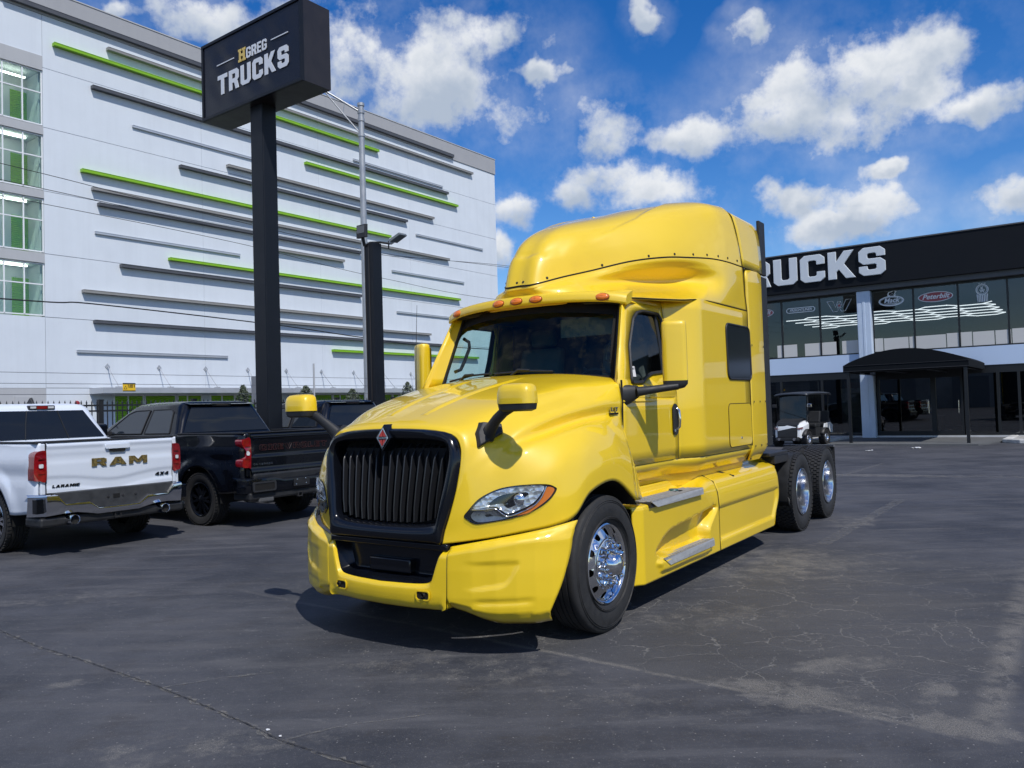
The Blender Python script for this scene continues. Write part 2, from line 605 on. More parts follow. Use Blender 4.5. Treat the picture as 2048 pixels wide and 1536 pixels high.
M_YEL = paint('yellow_paint', (0.82, 0.56, 0.010), 0.40, 1.0)
M_BLKP = pmat('black_gloss_plastic', (0.004, 0.005, 0.008), rough=0.16, spec=0.45)
M_BLK = pmat('black_matte_plastic', (0.016, 0.017, 0.019), rough=0.55, var=0.15, vscale=9)
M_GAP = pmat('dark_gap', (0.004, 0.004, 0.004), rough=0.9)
M_RUB = pmat('tyre_rubber', (0.018, 0.018, 0.019), rough=0.72, var=0.25, vscale=14, bump=0.25, bscale=90)
M_CHR = pmat('chrome', (0.74, 0.75, 0.77), rough=0.10, metal=1.0)
M_ALU = pmat('polished_aluminium', (0.70, 0.71, 0.73), rough=0.17, metal=1.0, var=0.06, vscale=12)
M_TREAD = pmat('step_metal', (0.46, 0.46, 0.46), rough=0.45, metal=0.45, var=0.1, vscale=20)
M_STEEL = pmat('frame_steel', (0.020, 0.020, 0.022), rough=0.5, var=0.2, vscale=6)
M_ORG = pmat('amber_lens', (0.82, 0.20, 0.012), rough=0.12, coat=1.0)
M_RED = pmat('red_lens', (0.22, 0.005, 0.009), rough=0.10, coat=1.0, var=0.35, vscale=18)
M_CLR = pmat('clear_lens', (0.62, 0.64, 0.66), rough=0.1, coat=1.0)
M_WSH = glass_mat('windshield_glass', (0.62, 0.82, 0.79), base=0.02)
M_DGL = glass_mat('door_glass', (0.80, 0.90, 0.88), base=0.05)
M_TGL = glass_mat('tinted_glass', (0.10, 0.12, 0.13), base=0.05)
M_SEAT = pmat('grey_cloth', (0.10, 0.105, 0.11), rough=0.9, var=0.15, vscale=8)
M_DASH = pmat('dark_trim', (0.028, 0.030, 0.033), rough=0.8)
M_WHT = pmat('white_print', (0.75, 0.75, 0.75), rough=0.6)

# frames: building axes 36.7 deg from view, truck 34.7, pickups 34.0
TWD, TTR, TPK = R(36.7), R(34.7), R(34.0)


def axes(t):
    return Vector((math.sin(t), math.cos(t), 0)), Vector((math.cos(t), -math.sin(t), 0))


BA, BL = axes(TWD)      # along the white facade (away) / out of the white facade (towards the lot)
TA, TL = axes(TTR)
PA, PL = axes(TPK)

# ------------------------------------------------------------------ ground
def asphalt_material():
    m, n, l, b = mat_new('asphalt')
    tc = n.new('ShaderNodeTexCoord')
    P = tc.outputs['Object']

    def noise(scale, detail=5, rough=.6, vec=P, dist=0.0):
        t = n.new('ShaderNodeTexNoise')
        t.inputs['Scale'].default_value = scale
        t.inputs['Detail'].default_value = detail
        t.inputs['Roughness'].default_value = rough
        t.inputs['Distortion'].default_value = dist
        l.new(vec, t.inputs['Vector'])
        return t

    def M(op, a, b_=None, c=None, clamp=False):
        q = n.new('ShaderNodeMath'); q.operation = op; q.use_clamp = clamp
        for i, v in enumerate((a, b_, c)):
            if v is None: continue
            if isinstance(v, (int, float)): q.inputs[i].default_value = v
            else: l.new(v, q.inputs[i])
        return q.outputs[0]

    def ramp(v, a, b_, lo=0.0, hi=1.0, smooth=True):
        q = n.new('ShaderNodeMapRange')
        if smooth: q.interpolation_type = 'SMOOTHSTEP'
        q.inputs['From Min'].default_value = a; q.inputs['From Max'].default_value = b_
        q.inputs['To Min'].default_value = lo; q.inputs['To Max'].default_value = hi
        l.new(v, q.inputs['Value'])
        return q.outputs[0]

    def mix(f, a, c):
        q = n.new('ShaderNodeMix'); q.data_type = 'RGBA'
        l.new(f, q.inputs[0])
        for i, v in ((6, a), (7, c)):
            if isinstance(v, tuple): q.inputs[i].default_value = (*v, 1)
            else: l.new(v, q.inputs[i])
        return q.outputs[2]

    def ell(c, rx, ry, rot=0.0):
        mp = n.new('ShaderNodeMapping'); mp.vector_type = 'TEXTURE'
        mp.inputs['Location'].default_value = (*c, 0)
        mp.inputs['Rotation'].default_value = (0, 0, rot)
        mp.inputs['Scale'].default_value = (rx, ry, 1)
        l.new(wp, mp.inputs['Vector'])
        ln = n.new('ShaderNodeVectorMath'); ln.operation = 'LENGTH'
        l.new(mp.outputs[0], ln.inputs[0])
        return ramp(ln.outputs['Value'], 0.25, 1.0, 1.0, 0.0)

    # slightly warped position so that no border is straight
    wn = noise(3.0, 4)
    s = n.new('ShaderNodeVectorMath'); s.operation = 'SUBTRACT'
    l.new(wn.outputs['Color'], s.inputs[0]); s.inputs[1].default_value = (.5, .5, .5)
    sc = n.new('ShaderNodeVectorMath'); sc.operation = 'SCALE'; sc.inputs['Scale'].default_value = 0.30
    l.new(s.outputs[0], sc.inputs[0])
    ad = n.new('ShaderNodeVectorMath'); ad.operation = 'ADD'
    l.new(P, ad.inputs[0]); l.new(sc.outputs[0], ad.inputs[1])
    wp = ad.outputs[0]
    # sealer streaks run along the lot
    mp = n.new('ShaderNodeMapping')
    mp.inputs['Rotation'].default_value = (0, 0, R(-20))
    mp.inputs['Scale'].default_value = (0.5, 3.2, 1)
    l.new(P, mp.inputs['Vector'])
    big = noise(0.55, 7, .66)
    streak = noise(1.1, 8, .68, mp.outputs[0], .4)
    base = mix(ramp(big.outputs['Fac'], .34, .66), (.034, .037, .046), (.072, .074, .084))
    base = mix(ramp(noise(1.9, 6, .7).outputs['Fac'], .50, .70, 0, .45), base, (.040, .037, .037))
    base = mix(ramp(streak.outputs['Fac'], .46, .74, 0, .75), base, (.100, .100, .107))
    base = mix(ramp(noise(28, 6, .75).outputs['Fac'], .52, .72, 0, .5), base, (.118, .118, .125))
    base = mix(ramp(noise(.8, 6, .7, mp.outputs[0]).outputs['Fac'], .55, .75, 0, .7), base, (.034, .037, .047))
    # the old worn patch at the front right: signed distances to its two seams
    def sdist(p0, nx, ny, vec):
        d = n.new('ShaderNodeVectorMath'); d.operation = 'DOT_PRODUCT'
        sb = n.new('ShaderNodeVectorMath'); sb.operation = 'SUBTRACT'
        l.new(vec, sb.inputs[0]); sb.inputs[1].default_value = (*p0, 0)
        l.new(sb.outputs[0], d.inputs[0]); d.inputs[1].default_value = (nx, ny, 0)
        return d.outputs['Value']
    sc2 = n.new('ShaderNodeVectorMath'); sc2.operation = 'SCALE'; sc2.inputs['Scale'].default_value = 0.10
    l.new(s.outputs[0], sc2.inputs[0])
    ad2 = n.new('ShaderNodeVectorMath'); ad2.operation = 'ADD'
    l.new(P, ad2.inputs[0]); l.new(sc2.outputs[0], ad2.inputs[1])
    d1 = sdist((2.28, 3.90), .613, .79, ad2.outputs[0])
    d2 = sdist((2.28, 3.90), -.815, .579, ad2.outputs[0])
    area = ell((1.4, 6.2), 5.5, 5.0)
    patch = M('MULTIPLY', M('MULTIPLY', ramp(d1, -.03, .05), ramp(d2, -.03, .05)), area)
    agg = noise(95, 3, .7)
    agg2 = noise(240, 2, .6)
    grain = ramp(M('ADD', M('MULTIPLY', agg.outputs['Fac'], .5), M('MULTIPLY', agg2.outputs['Fac'], .5)), .40, .62)
    worn = mix(grain, (.040, .042, .048), (.105, .102, .098))
    base = mix(M('MULTIPLY', patch, .5), base, worn)
    # grit gathered along the two seams
    seam1 = M('MULTIPLY', ramp(M('ABSOLUTE', M('SUBTRACT', d1, .02)), .004, .045, 1, 0), M('MULTIPLY', ramp(d2, -.04, .0), area))
    seam2 = M('MULTIPLY', ramp(M('ABSOLUTE', M('SUBTRACT', d2, .05)), .01, .13, 1, 0), M('MULTIPLY', ramp(d1, -.04, .0), area))
    seamn = noise(5.0, 6, .7)
    seam = M('MULTIPLY', M('MAXIMUM', seam1, seam2), ramp(seamn.outputs['Fac'], .36, .55))
    seamd = M('MULTIPLY', ramp(M('ABSOLUTE', M('ADD', d2, .015)), .004, .012, 1, 0), M('MULTIPLY', ramp(d1, -.02, .0), ramp(noise(3.2, 3).outputs['Fac'], .46, .54)))
    # sandy dirt: stains with their own broken outlines
    sand = None
    for (c, rx, ry, rot, k) in (((1.55, 4.62), .85, .36, -.60, 1.0), ((2.22, 4.10), .40, .26, -.5, 1.0), ((2.36, 4.55), .18, .60, -.6, .8), ((2.05, 5.1), .60, .25, .2, .8), ((1.85, 4.35), .5, .25, -.6, .7),
                                ((2.6, 8.4), 1.9, 1.7, .5, .72), ((1.4, 6.3), 1.4, .9, .2, .5), ((8.1, 17.2), 2.9, .6, -.55, .8), ((4.6, 10.9), 1.1, .6, .9, .7),
                                ((-2.9, 5.2), .30, .13, .3, .8), ((-1.7, 4.1), 1.1, .45, .2, .55), ((-.3, 5.3), 1.8, .8, -.2, .5), ((0.5, 4.6), 1.5, .6, -.4, .4), ((-4.4, 7.6), 1.6, .7, .3, .45)):
        e = M('MULTIPLY', ell(c, rx, ry, rot), k)
        sand = e if sand is None else M('MAXIMUM', sand, e)
    sn = noise(4.2, 10, .78)
    sandf = ramp(M('ADD', M('MULTIPLY', sand, .52), M('MULTIPLY', M('SUBTRACT', sn.outputs['Fac'], .5), 1.7)), .20, .58, 0, 1.0)
    sandf = M('MULTIPLY', sandf, ramp(sand, 0.02, .25))
    sandf = M('MAXIMUM', M('MULTIPLY', sandf, .85), seam)
    sandf = M('MULTIPLY', sandf, ramp(grain, .0, 1.0, .25, 1.0))
    base = mix(M('MULTIPLY', sandf, .92), base, mix(ramp(agg2.outputs['Fac'], .35, .65), (.12, .112, .098), (.27, .255, .23)))
    # scuffs and tyre polish: short light strokes along the lot
    mp3 = n.new('ShaderNodeMapping'); mp3.inputs['Rotation'].default_value = (0, 0, R(-24)); mp3.inputs['Scale'].default_value = (2.2, 17, 1)
    l.new(wp, mp3.inputs['Vector'])
    scf = M('MULTIPLY', ramp(noise(1.0, 6, .65, mp3.outputs[0]).outputs['Fac'], .60, .74), ramp(noise(1.7, 4, .6).outputs['Fac'], .42, .60))
    base = mix(M('MULTIPLY', scf, .55), base, (.155, .155, .158))
    # alligator cracks
    def cracks(scale, width, seed):
        v = n.new('ShaderNodeTexVoronoi'); v.feature = 'DISTANCE_TO_EDGE'
        v.inputs['Scale'].default_value = scale
        mp2 = n.new('ShaderNodeMapping'); mp2.inputs['Location'].default_value = (seed, seed * .7, 0)
        l.new(wp, mp2.inputs['Vector']); l.new(mp2.outputs[0], v.inputs['Vector'])
        return ramp(v.outputs['Distance'], width * .35, width, 1, 0)
    breakup = ramp(noise(2.2, 5, .7).outputs['Fac'], .40, .56)
    c1 = M('MULTIPLY', cracks(2.1, .013, 3.3), breakup)
    c2 = M('MULTIPLY', cracks(5.2, .022, 8.1), ramp(noise(1.3, 4).outputs['Fac'], .50, .62))
    cr = M('MAXIMUM', c1, M('MULTIPLY', c2, .7))
    where = M('MAXIMUM', M('MULTIPLY', patch, 1.0), M('MULTIPLY', ramp(noise(.35, 3).outputs['Fac'], .56, .68), .30))
    cr = M('MULTIPLY', cr, where, clamp=True)
    base = mix(M('MULTIPLY', cr, .66), base, (.19, .185, .175))
    # grains: light chips of aggregate
    v = n.new('ShaderNodeTexVoronoi'); v.inputs['Scale'].default_value = 42
    l.new(P, v.inputs['Vector'])
    rnd = n.new('ShaderNodeSeparateColor'); l.new(v.outputs['Color'], rnd.inputs[0])
    chip = M('MULTIPLY', ramp(v.outputs['Distance'], .10, .26, 1, 0), M('GREATER_THAN', rnd.outputs[0], .90))
    v2 = n.new('ShaderNodeTexVoronoi'); v2.inputs['Scale'].default_value = 150
    l.new(P, v2.inputs['Vector'])
    rnd2 = n.new('ShaderNodeSeparateColor'); l.new(v2.outputs['Color'], rnd2.inputs[0])
    chip2 = M('MULTIPLY', ramp(v2.outputs['Distance'], .2, .45, 1, 0), M('GREATER_THAN', rnd2.outputs[1], .86))
    base = mix(M('MULTIPLY', chip, .6), base, (.34, .33, .31))
    base = mix(M('MULTIPLY', chip2, .5), base, (.17, .165, .16))
    l.new(base, b.inputs['Base Color'])
    l.new(ramp(streak.outputs['Fac'], .3, .7, .62, .85), b.inputs['Roughness'])
    b.inputs['Specular IOR Level'].default_value = 0.32
    fine = noise(130, 4, .7)
    hgt = M('ADD', M('MULTIPLY', fine.outputs['Fac'], .5), M('MULTIPLY', v2.outputs['Distance'], -.25))
    hgt = M('SUBTRACT', hgt, M('MULTIPLY', cr, .8))
    hgt = M('ADD', hgt, M('MULTIPLY', noise(14, 4).outputs['Fac'], .6))
    bp = n.new('ShaderNodeBump'); bp.inputs['Strength'].default_value = .55; bp.inputs['Distance'].default_value = .008
    l.new(hgt, bp.inputs['Height']); l.new(bp.outputs[0], b.inputs['Normal'])
    return m


M_ASPH = asphalt_material()
g = MB()
g.add([(-600, -600, 0), (600, -600, 0), (600, 900, 0), (-600, 900, 0)], [(0, 1, 2, 3)])
tag(g.build('ground', M_ASPH, smooth=None, recalc=False), kind='structure')


def worn_paint(name, col, cover):
    """old marking, worn through in places"""
    m, n, l, b = mat_new(name)
    b.inputs['Base Color'].default_value = (*col, 1)
    b.inputs['Roughness'].default_value = .8
    tc = n.new('ShaderNodeTexCoord')
    t = n.new('ShaderNodeTexNoise'); t.inputs['Scale'].default_value = 9; t.inputs['Detail'].default_value = 9; t.inputs['Roughness'].default_value = .75
    l.new(tc.outputs['Object'], t.inputs['Vector'])
    mr = n.new('ShaderNodeMapRange'); mr.inputs['From Min'].default_value = .42; mr.inputs['From Max'].default_value = .66; mr.inputs['To Max'].default_value = cover
    l.new(t.outputs['Fac'], mr.inputs['Value']); l.new(mr.outputs[0], b.inputs['Alpha'])
    return m


M_SEAM = worn_paint('seam_grit', (.21, .20, .18), .85)
M_SEAMD = pmat('seam_dark', (.030, .030, .032), rough=.95)
M_LINE = worn_paint('worn_line_paint', (.23, .225, .215), .5)


def ribbon(name, pts, w, z, mat, jit=.5, step=.06, kind='structure'):
    rnd = random.Random(len(pts) * 13 + int(w * 1000))
    P = [Vector((*p, 0)) for p in pts]
    left, right = [], []
    for a, c in zip(P[:-1], P[1:]):
        k = max(2, int((c - a).length / step))
        d = (c - a).normalized()
        nn = Vector((-d.y, d.x, 0))
        for i in range(k):
            q = a.lerp(c, i / k) + nn * (rnd.uniform(-1, 1) * w * .6 * jit)
            ww = w * (1 + jit * rnd.uniform(-.8, .9)) / 2
            left.append((q.x + nn.x * ww, q.y + nn.y * ww, z))
            right.append((q.x - nn.x * ww, q.y - nn.y * ww, z))
    b = MB()
    b.grid(np.array([left, right]))
    return tag(b.build(name, mat, smooth=None, recalc=False), kind=kind)


SEAM1 = [(-4.23, 6.541), (-3.664, 6.072), (-3.112, 5.683), (-2.363, 5.126), (-1.934, 4.771), (-1.482, 4.387), (-1.256, 4.174), (-1.007, 4.002), (-.74, 3.83), (-.2, 3.4)]
ribbon('pavement_seam', SEAM1, .030, .004, M_SEAM, .9, .035)
ribbon('pavement_crack', SEAM1, .0055, .008, M_SEAMD, .9, .03)
SEAM2 = [(.3, 5.5), (.445, 5.34), (.793, 4.946), (1.158, 4.698), (1.484, 4.308), (1.818, 4.16), (2.092, 3.954), (2.261, 3.93)]
SEAM3 = [(2.261, 3.93), (2.428, 4.166), (2.817, 4.738), (3.248, 5.389), (3.892, 6.24), (4.4, 7.0)]
ribbon('pavement_crack', [(-2.25, 5.04), (-1.9, 5.2), (-1.55, 5.28)], .02, .004, M_SEAM, .9)
ribbon('pavement_crack', [(-1.25, 4.17), (-.95, 4.35), (-.4, 4.5)], .014, .004, M_SEAM, .9)
ribbon('faded_parking_line', [(3.55, 9.3), (6.35, 13.15)], .16, .004, M_LINE, .12)
ribbon('faded_parking_line', [(4.4, 14.0), (9.5, 20.5)], .14, .004, M_LINE, .3)
ribbon('faded_parking_line', [(6.3, 18.3), (10.4, 15.9)], .30, .0045, M_LINE, .6)

# ------------------------------------------------------------------ the yellow truck
TO = TA * 5.19 + TL * (-4.05)
TRUCK = empty('semi_truck', TO, math.atan2(-TA.y, -TA.x), 'bright yellow semi truck tractor with tall sleeper roof and black slatted grille', 'truck')


def tb(mb, name, mat, parent=None, **kw):
    return mb.build(name, mat, parent or TRUCK, **kw)


# --- hood: stations from the grille rim back to the cowl, rows from the centre line down to the lower edge
HN = [
    [(.93, 0, 1.565), (.93, .25, 1.56), (.92, .45, 1.545), (.90, .585, 1.505), (.905, .64, 1.42), (.925, .645, 1.30), (.935, .635, 1.22), (.95, .62, 1.12), (.975, .58, .96), (.99, .545, .85), (1.0, .53, .775)],
    [(.89, 0, 1.60), (.89, .25, 1.595), (.875, .46, 1.58), (.855, .615, 1.54), (.87, .68, 1.44), (.892, .69, 1.31), (.905, .685, 1.23), (.92, .67, 1.13), (.945, .635, .97), (.96, .60, .86), (.97, .585, .782)],
    [(.72, 0, 1.665), (.72, .25, 1.66), (.70, .47, 1.645), (.69, .64, 1.605), (.71, .73, 1.52), (.75, .79, 1.41), (.775, .805, 1.33), (.805, .82, 1.22), (.83, .83, 1.04), (.845, .82, .90), (.85, .81, .81)],
    [(.48, 0, 1.745), (.48, .25, 1.74), (.47, .5, 1.725), (.47, .69, 1.695), (.50, .80, 1.62), (.56, .895, 1.53), (.60, .912, 1.45), (.655, .98, 1.375), (.70, 1.015, 1.18), (.71, 1.005, 1.0), (.715, 1.0, .842)],
    [(.20, 0, 1.82), (.20, .25, 1.815), (.19, .53, 1.80), (.2, .75, 1.77), (.22, .87, 1.70), (.29, .975, 1.612), (.31, .978, 1.51), (.43, 1.075, 1.455), (.53, 1.15, 1.28), (.555, 1.165, 1.08), (.56, 1.165, .875)],
    [(-.05, 0, 1.875), (-.05, .25, 1.87), (-.06, .56, 1.855), (-.06, .80, 1.825), (-.04, .915, 1.755), (.03, 1.018, 1.66), (.05, 1.012, 1.56), (.18, 1.118, 1.515), (.32, 1.20, 1.36), (.385, 1.235, 1.14), (.41, 1.24, .93)],
    [(-.25, 0, 1.915), (-.25, .26, 1.91), (-.26, .59, 1.895), (-.28, .85, 1.865), (-.26, .955, 1.795), (-.2, 1.045, 1.69), (-.18, 1.037, 1.59), (-.04, 1.132, 1.545), (.08, 1.212, 1.42), (.16, 1.25, 1.25), (.20, 1.255, 1.075)],
    [(-.42, 0, 1.948), (-.42, .28, 1.945), (-.45, .61, 1.928), (-.52, .89, 1.89), (-.47, .995, 1.825), (-.41, 1.068, 1.712), (-.40, 1.058, 1.61), (-.32, 1.13, 1.54), (-.25, 1.20, 1.44), (-.20, 1.25, 1.29), (-.18, 1.255, 1.118)],
    [(-.62, 0, 1.98), (-.63, .3, 1.978), (-.68, .63, 1.96), (-.78, .94, 1.915), (-.69, 1.05, 1.87), (-.655, 1.09, 1.725), (-.65, 1.085, 1.62), (-.64, 1.10, 1.50), (-.60, 1.155, 1.385), (-.545, 1.225, 1.21), (-.545, 1.25, .93)],
]
HG = net(HN, 57, 71)
hood = MB()
hood.grid(HG)
hood.grid(mirror(HG), flip=True)
TAIL = [[HN[8][7], HN[8][8], HN[8][9], HN[8][10]],
        [(-.66, 1.095, 1.44), (-.65, 1.14, 1.32), (-.655, 1.20, 1.14), (-.66, 1.225, .925)],
        [(-.69, 1.09, 1.38), (-.71, 1.12, 1.24), (-.75, 1.16, 1.07), (-.77, 1.185, .915)]]
TG = net(TAIL, 9, 18)
hood.grid(TG)
hood.grid(mirror(TG), flip=True)
for v0 in range(0):
    pass
hood_ob = tb(hood, 'hood', M_YEL, smooth=50, solid=.022)
# BVH of the hood skin in truck space, to seat lamps and badges on it
_hv = [Vector(v) for v in hood.v]
HBVH = BVHTree.FromPolygons(_hv, hood.f)


def on_hood_x(y, z, off=0.0):
    """point of the front skin at (y, z), looking along -x"""
    hit, nor, _, _ = HBVH.ray_cast(Vector((2.0, y, z)), Vector((-1, 0, 0)))
    if hit is None:
        hit, nor, _, _ = HBVH.find_nearest(Vector((.7, y, z)))
    if nor.x < 0:
        nor = -nor
    return hit + nor * off


# centre pressing lines of the hood: two raised ridges
for s in (1, -1):
    b = MB()
    rows = []
    for t in np.linspace(0, 1, 16):
        x = .74 - 1.15 * t
        y = s * (.17 + .10 * t)
        ring = []
        for dy, dz in ((-.045, -.004), (-.012, .012), (.012, .012), (.045, -.004)):
            hit = HBVH.ray_cast(Vector((x, y + dy, 3)), Vector((0, 0, -1)))[0]
            ring.append((x, y + dy, hit.z + dz * min(1, 8 * t + .15, 8 * (1 - t) + .1)))
        rows.append(ring)
    b.grid(np.array(rows))
    tb(b, 'hood_ridge', M_YEL, smooth=70)

# --- grille
S0 = [tuple(p) for p in catmull(HN[0], 28)]
outer = S0[::-1]                                     # left side, bottom -> top centre
outer = outer + [(p[0], -p[1], p[2]) for p in S0[1:]]  # ... and down the right side
inner_yz = catmull([(0, .885), (.30, .892), (.455, .915), (.49, .96), (.515, 1.10), (.545, 1.24), (.565, 1.36), (.555, 1.43), (.50, 1.462), (.30, 1.475), (0, 1.478)], 28)


def grx(z):          # face of the grille leans back with height
    return .985 - .085 * (z - .85) / .65


inner = [(grx(z), y, z) for y, z in inner_yz]
inner = inner + [(p[0], -p[1], p[2]) for p in inner[::-1][1:]]
bot_out = [(1.0, y, .775) for y in ()]
# lower edge of the frame closes the outline
N = len(inner)
left_in = inner[:28]
out_l = []
low = [(1.005, t * .53, .775) for t in np.linspace(0, 1, 10)]
out_half = low + S0[::-1][1:]
out_half = catmull(np.array(out_half)[[0, 4, 8, 9, 12, 16, 20, 24, 28, 31, 34, 36]], 28)
P_out = np.array(list(out_half) + [(p[0], -p[1], p[2]) for p in out_half[::-1][1:]])
P_in = np.array(inner)
ramp_ = []
for t, dx in ((0, -.004), (.04, .022), (.16, .045), (.5, .058), (.80, .050), (.94, .030), (1, -.01)):
    Q = P_out * (1 - t) + P_in * t
    Q[:, 0] += dx
    ramp_.append(Q)
back = P_in.copy(); back[:, 0] -= .10
ramp_.append(back)
fr = MB()
fr.grid(np.array(ramp_), closed_v=False)
tb(fr, 'grille_frame', M_BLKP, smooth=50)
mesh_ = MB()
mesh_.add([(grx(z) - .10, y, z) for y, z in [(p[1], p[2]) for p in inner]], [tuple(range(len(inner)))])
tb(mesh_, 'grille_backing', M_GAP, smooth=None)
M_SLAT = pmat('grille_slat_black', (.014, .015, .018), rough=.32)
ny = 15
ibot = np.array(inner_yz)
for i in range(ny):
    y = -.478 + .956 * i / (ny - 1)
    zt = 1.455 - .03 * (abs(y) / .5) ** 2
    zb = .90 + .05 * (abs(y) / .5) ** 4
    yb = y * .93
    ytop = y * 1.03
    b = MB()
    sec = []
    for z, dx in ((zb, .0), (zb + .10, .012), (1.15, .014), (zt - .09, .010), (zt - .06, -.006), (zt, -.05)):
        t = (z - zb) / (zt - zb)
        yy = yb + (ytop - yb) * t
        x = grx(z) + dx
        w = .0045
        sec.append([(x - .075, yy - w, z), (x - .006, yy - w, z), (x, yy, z), (x - .006, yy + w, z), (x - .075, yy + w, z)])
    b.grid(np.array(sec), closed_v=True)
    tb(b, 'grille_slat', M_SLAT, smooth=30)

# fine wire mesh behind the slats
b = MB()
for k in range(22):
    z = .92 + .024 * k
    b.box((grx(z) - .092, 0, z), (.004, .98 * (1 - .25 * max(0, (1.0 - z))), .005))
tag(tb(b, 'grille_wire', M_SLAT, smooth=None), kind='stuff')

# --- emblem (plain diamond badge of red, black and chrome)
em = empty('emblem', (.995, 0, 1.500), parent=TRUCK)
em.scale = (1, .86, .84)
def diamond(w, h):
    return [(0, h), (w, 0), (0, -h), (-w, 0)]
def ey(off):
    return lambda a, c: (off - c * .08, a, c)
b = MB(); b.plate([diamond(.088, .118)], ey(.0), (-.11, 0, 0)); b.build('emblem_body', M_BLKP, em, smooth=None, bevel=.006)
b = MB(); b.plate([diamond(.066, .090), diamond(.054, .074)], ey(.004), (.004, 0, 0)); b.build('emblem_rim', M_CHR, em, smooth=None)
b = MB()
for s in (1, -1):
    b.plate([[(.004, .012 * s), (.004, .068 * s), (.046, .012 * s)]], ey(.003), (.003, 0, 0))
    b.plate([[(-.004, .012 * s), (-.004, .068 * s), (-.046, .012 * s)]], ey(.003), (.003, 0, 0))
b.build('emblem_red', pmat('emblem_red', (.45, .05, .04), rough=.3), em, smooth=None)
b = MB(); b.plate([[(-.058, -.007), (.058, -.007), (.058, .007), (-.058, .007)]], ey(.008), (.003, 0, 0)); b.build('emblem_bar', M_CHR, em, smooth=None)
font_obj('emblem_lettering', 'INTERNATIONAL', .0105, M_BLKP, em, face_matrix((.0115, 0, 0), (0, 1, 0), (-.05, 0, 1)), extrude=.0005)

# --- headlights
HLO = [(.668, .962), (.691, .998), (.747, 1.069), (.811, 1.114), (.891, 1.147), (1.01, 1.164), (1.125, 1.162), (1.165, 1.14), (1.172, 1.118), (1.151, 1.069), (1.109, 1.021), (1.044, .978), (.945, .941), (.818, .917), (.739, .908), (.692, .935)]
HLC = (.90, 1.03)


def shrink(poly, k, c=HLC):
    return [(c[0] + (p[0] - c[0]) * k, c[1] + (p[1] - c[1]) * k) for p in poly]


def hood_patch(mb, poly, off, s, depth=.0, rings=5, c=None):
    """skin patch bounded by poly (y, z) lying on the hood, off above it"""
    c = c or (sum(p[0] for p in poly) / len(poly), sum(p[1] for p in poly) / len(poly))
    rows = []
    for k in np.linspace(1, 0.02, rings):
        rows.append([tuple(on_hood_x(c[0] + (p[0] - c[0]) * k, c[1] + (p[1] - c[1]) * k, off - depth * (1 - k) ** .6)) for p in poly])
    rows = np.array(rows)
    rim = np.array([[tuple(on_hood_x(p[0], p[1], -.02)) for p in poly]])
    rows = np.concatenate([rim, rows])
    if s < 0:
        rows = mirror(rows)
    mb.grid(rows, closed_v=True)


def reflector_mat():
    m, n, l, b = mat_new('headlight_reflector')
    b.inputs['Metallic'].default_value = .55
    b.inputs['Roughness'].default_value = .16
    tc = n.new('ShaderNodeTexCoord')
    w = n.new('ShaderNodeTexVoronoi'); w.inputs['Scale'].default_value = 26
    l.new(tc.outputs['Object'], w.inputs['Vector'])
    cr = n.new('ShaderNodeValToRGB')
    cr.color_ramp.elements[0].color = (.38, .41, .44, 1); cr.color_ramp.elements[1].color = (.95, .96, .97, 1)
    l.new(w.outputs['Color'], cr.inputs['Fac']); l.new(cr.outputs[0], b.inputs['Base Color'])
    bp = n.new('ShaderNodeBump'); bp.inputs['Strength'].default_value = .8; bp.inputs['Distance'].default_value = .02
    l.new(w.outputs['Distance'], bp.inputs['Height']); l.new(bp.outputs[0], b.inputs['Normal'])
    return m


M_REFL = reflector_mat()
M_LENS = glass_mat('headlight_lens', (.92, .95, .96), base=.05)
for s in (1, -1):
    hl = empty('headlight', (0, 0, 0), parent=TRUCK)
    o3 = smooth_poly(HLO, 4)
    b = MB(); hood_patch(b, o3, .006, s); b.build('headlight_bezel', M_BLKP, hl, smooth=60)
    up = smooth_poly([(.728, 1.012), (.765, 1.065), (.83, 1.112), (.92, 1.142), (1.02, 1.152), (1.115, 1.15), (1.085, 1.075), (1.045, 1.03), (.99, 1.0), (.925, .975), (.885, 1.005), (.85, 1.025)], 4)
    b = MB(); hood_patch(b, up, .012, s, depth=.010); b.build('headlight_reflector', M_REFL, hl, smooth=60)
    lo = smooth_poly([(.712, .958), (.735, .995), (.80, 1.0), (.855, 1.0), (.89, .968), (.93, .95), (.86, .932), (.755, .922)], 4)
    b = MB(); hood_patch(b, lo, .011, s, depth=.006); b.build('lower_lamp', pmat('dull_reflector', (.22, .23, .25), rough=.3, metal=.7, var=.3, vscale=25), hl, smooth=60)
    am = smooth_poly([(.955, .958), (1.02, .985), (1.075, 1.03), (1.11, 1.085), (1.13, 1.142), (1.158, 1.132), (1.158, 1.11), (1.135, 1.065), (1.09, 1.018), (1.03, .975)], 4)
    b = MB(); hood_patch(b, am, .014, s, c=(1.09, 1.045)); b.build('turn_signal', M_ORG, hl, smooth=60)
    # chrome dividing strip
    strip = [(.72, 1.005), (.80, 1.008), (.857, 1.010), (.895, .975), (.93, .958), (1.0, .985), (1.06, 1.02), (1.10, 1.075), (1.125, 1.148)]
    pts = [on_hood_x(p[0], p[1], .018) for p in catmull(strip, 30)]
    pts = [Vector((p.x, p.y * s, p.z)) for p in pts]
    b = MB(); b.tube(pts, .005, 6); b.build('lamp_trim', M_CHR, hl, smooth=60)
    b = MB()
    c = on_hood_x(.985, 1.07, .012); b.lathe([(.001, .006), (.03, .006), (.036, -.002), (.042, -.004)], (c.x, c.y * s, c.z), (.9, .35 * s, .1), 20)
    b.build('bulb_shield', M_CHR, hl, smooth=60)
    lens = smooth_poly(shrink(HLO, .965), 4)
    b = MB(); hood_patch(b, lens, .024, s); b.build('headlight_lens', M_LENS, hl, smooth=80)

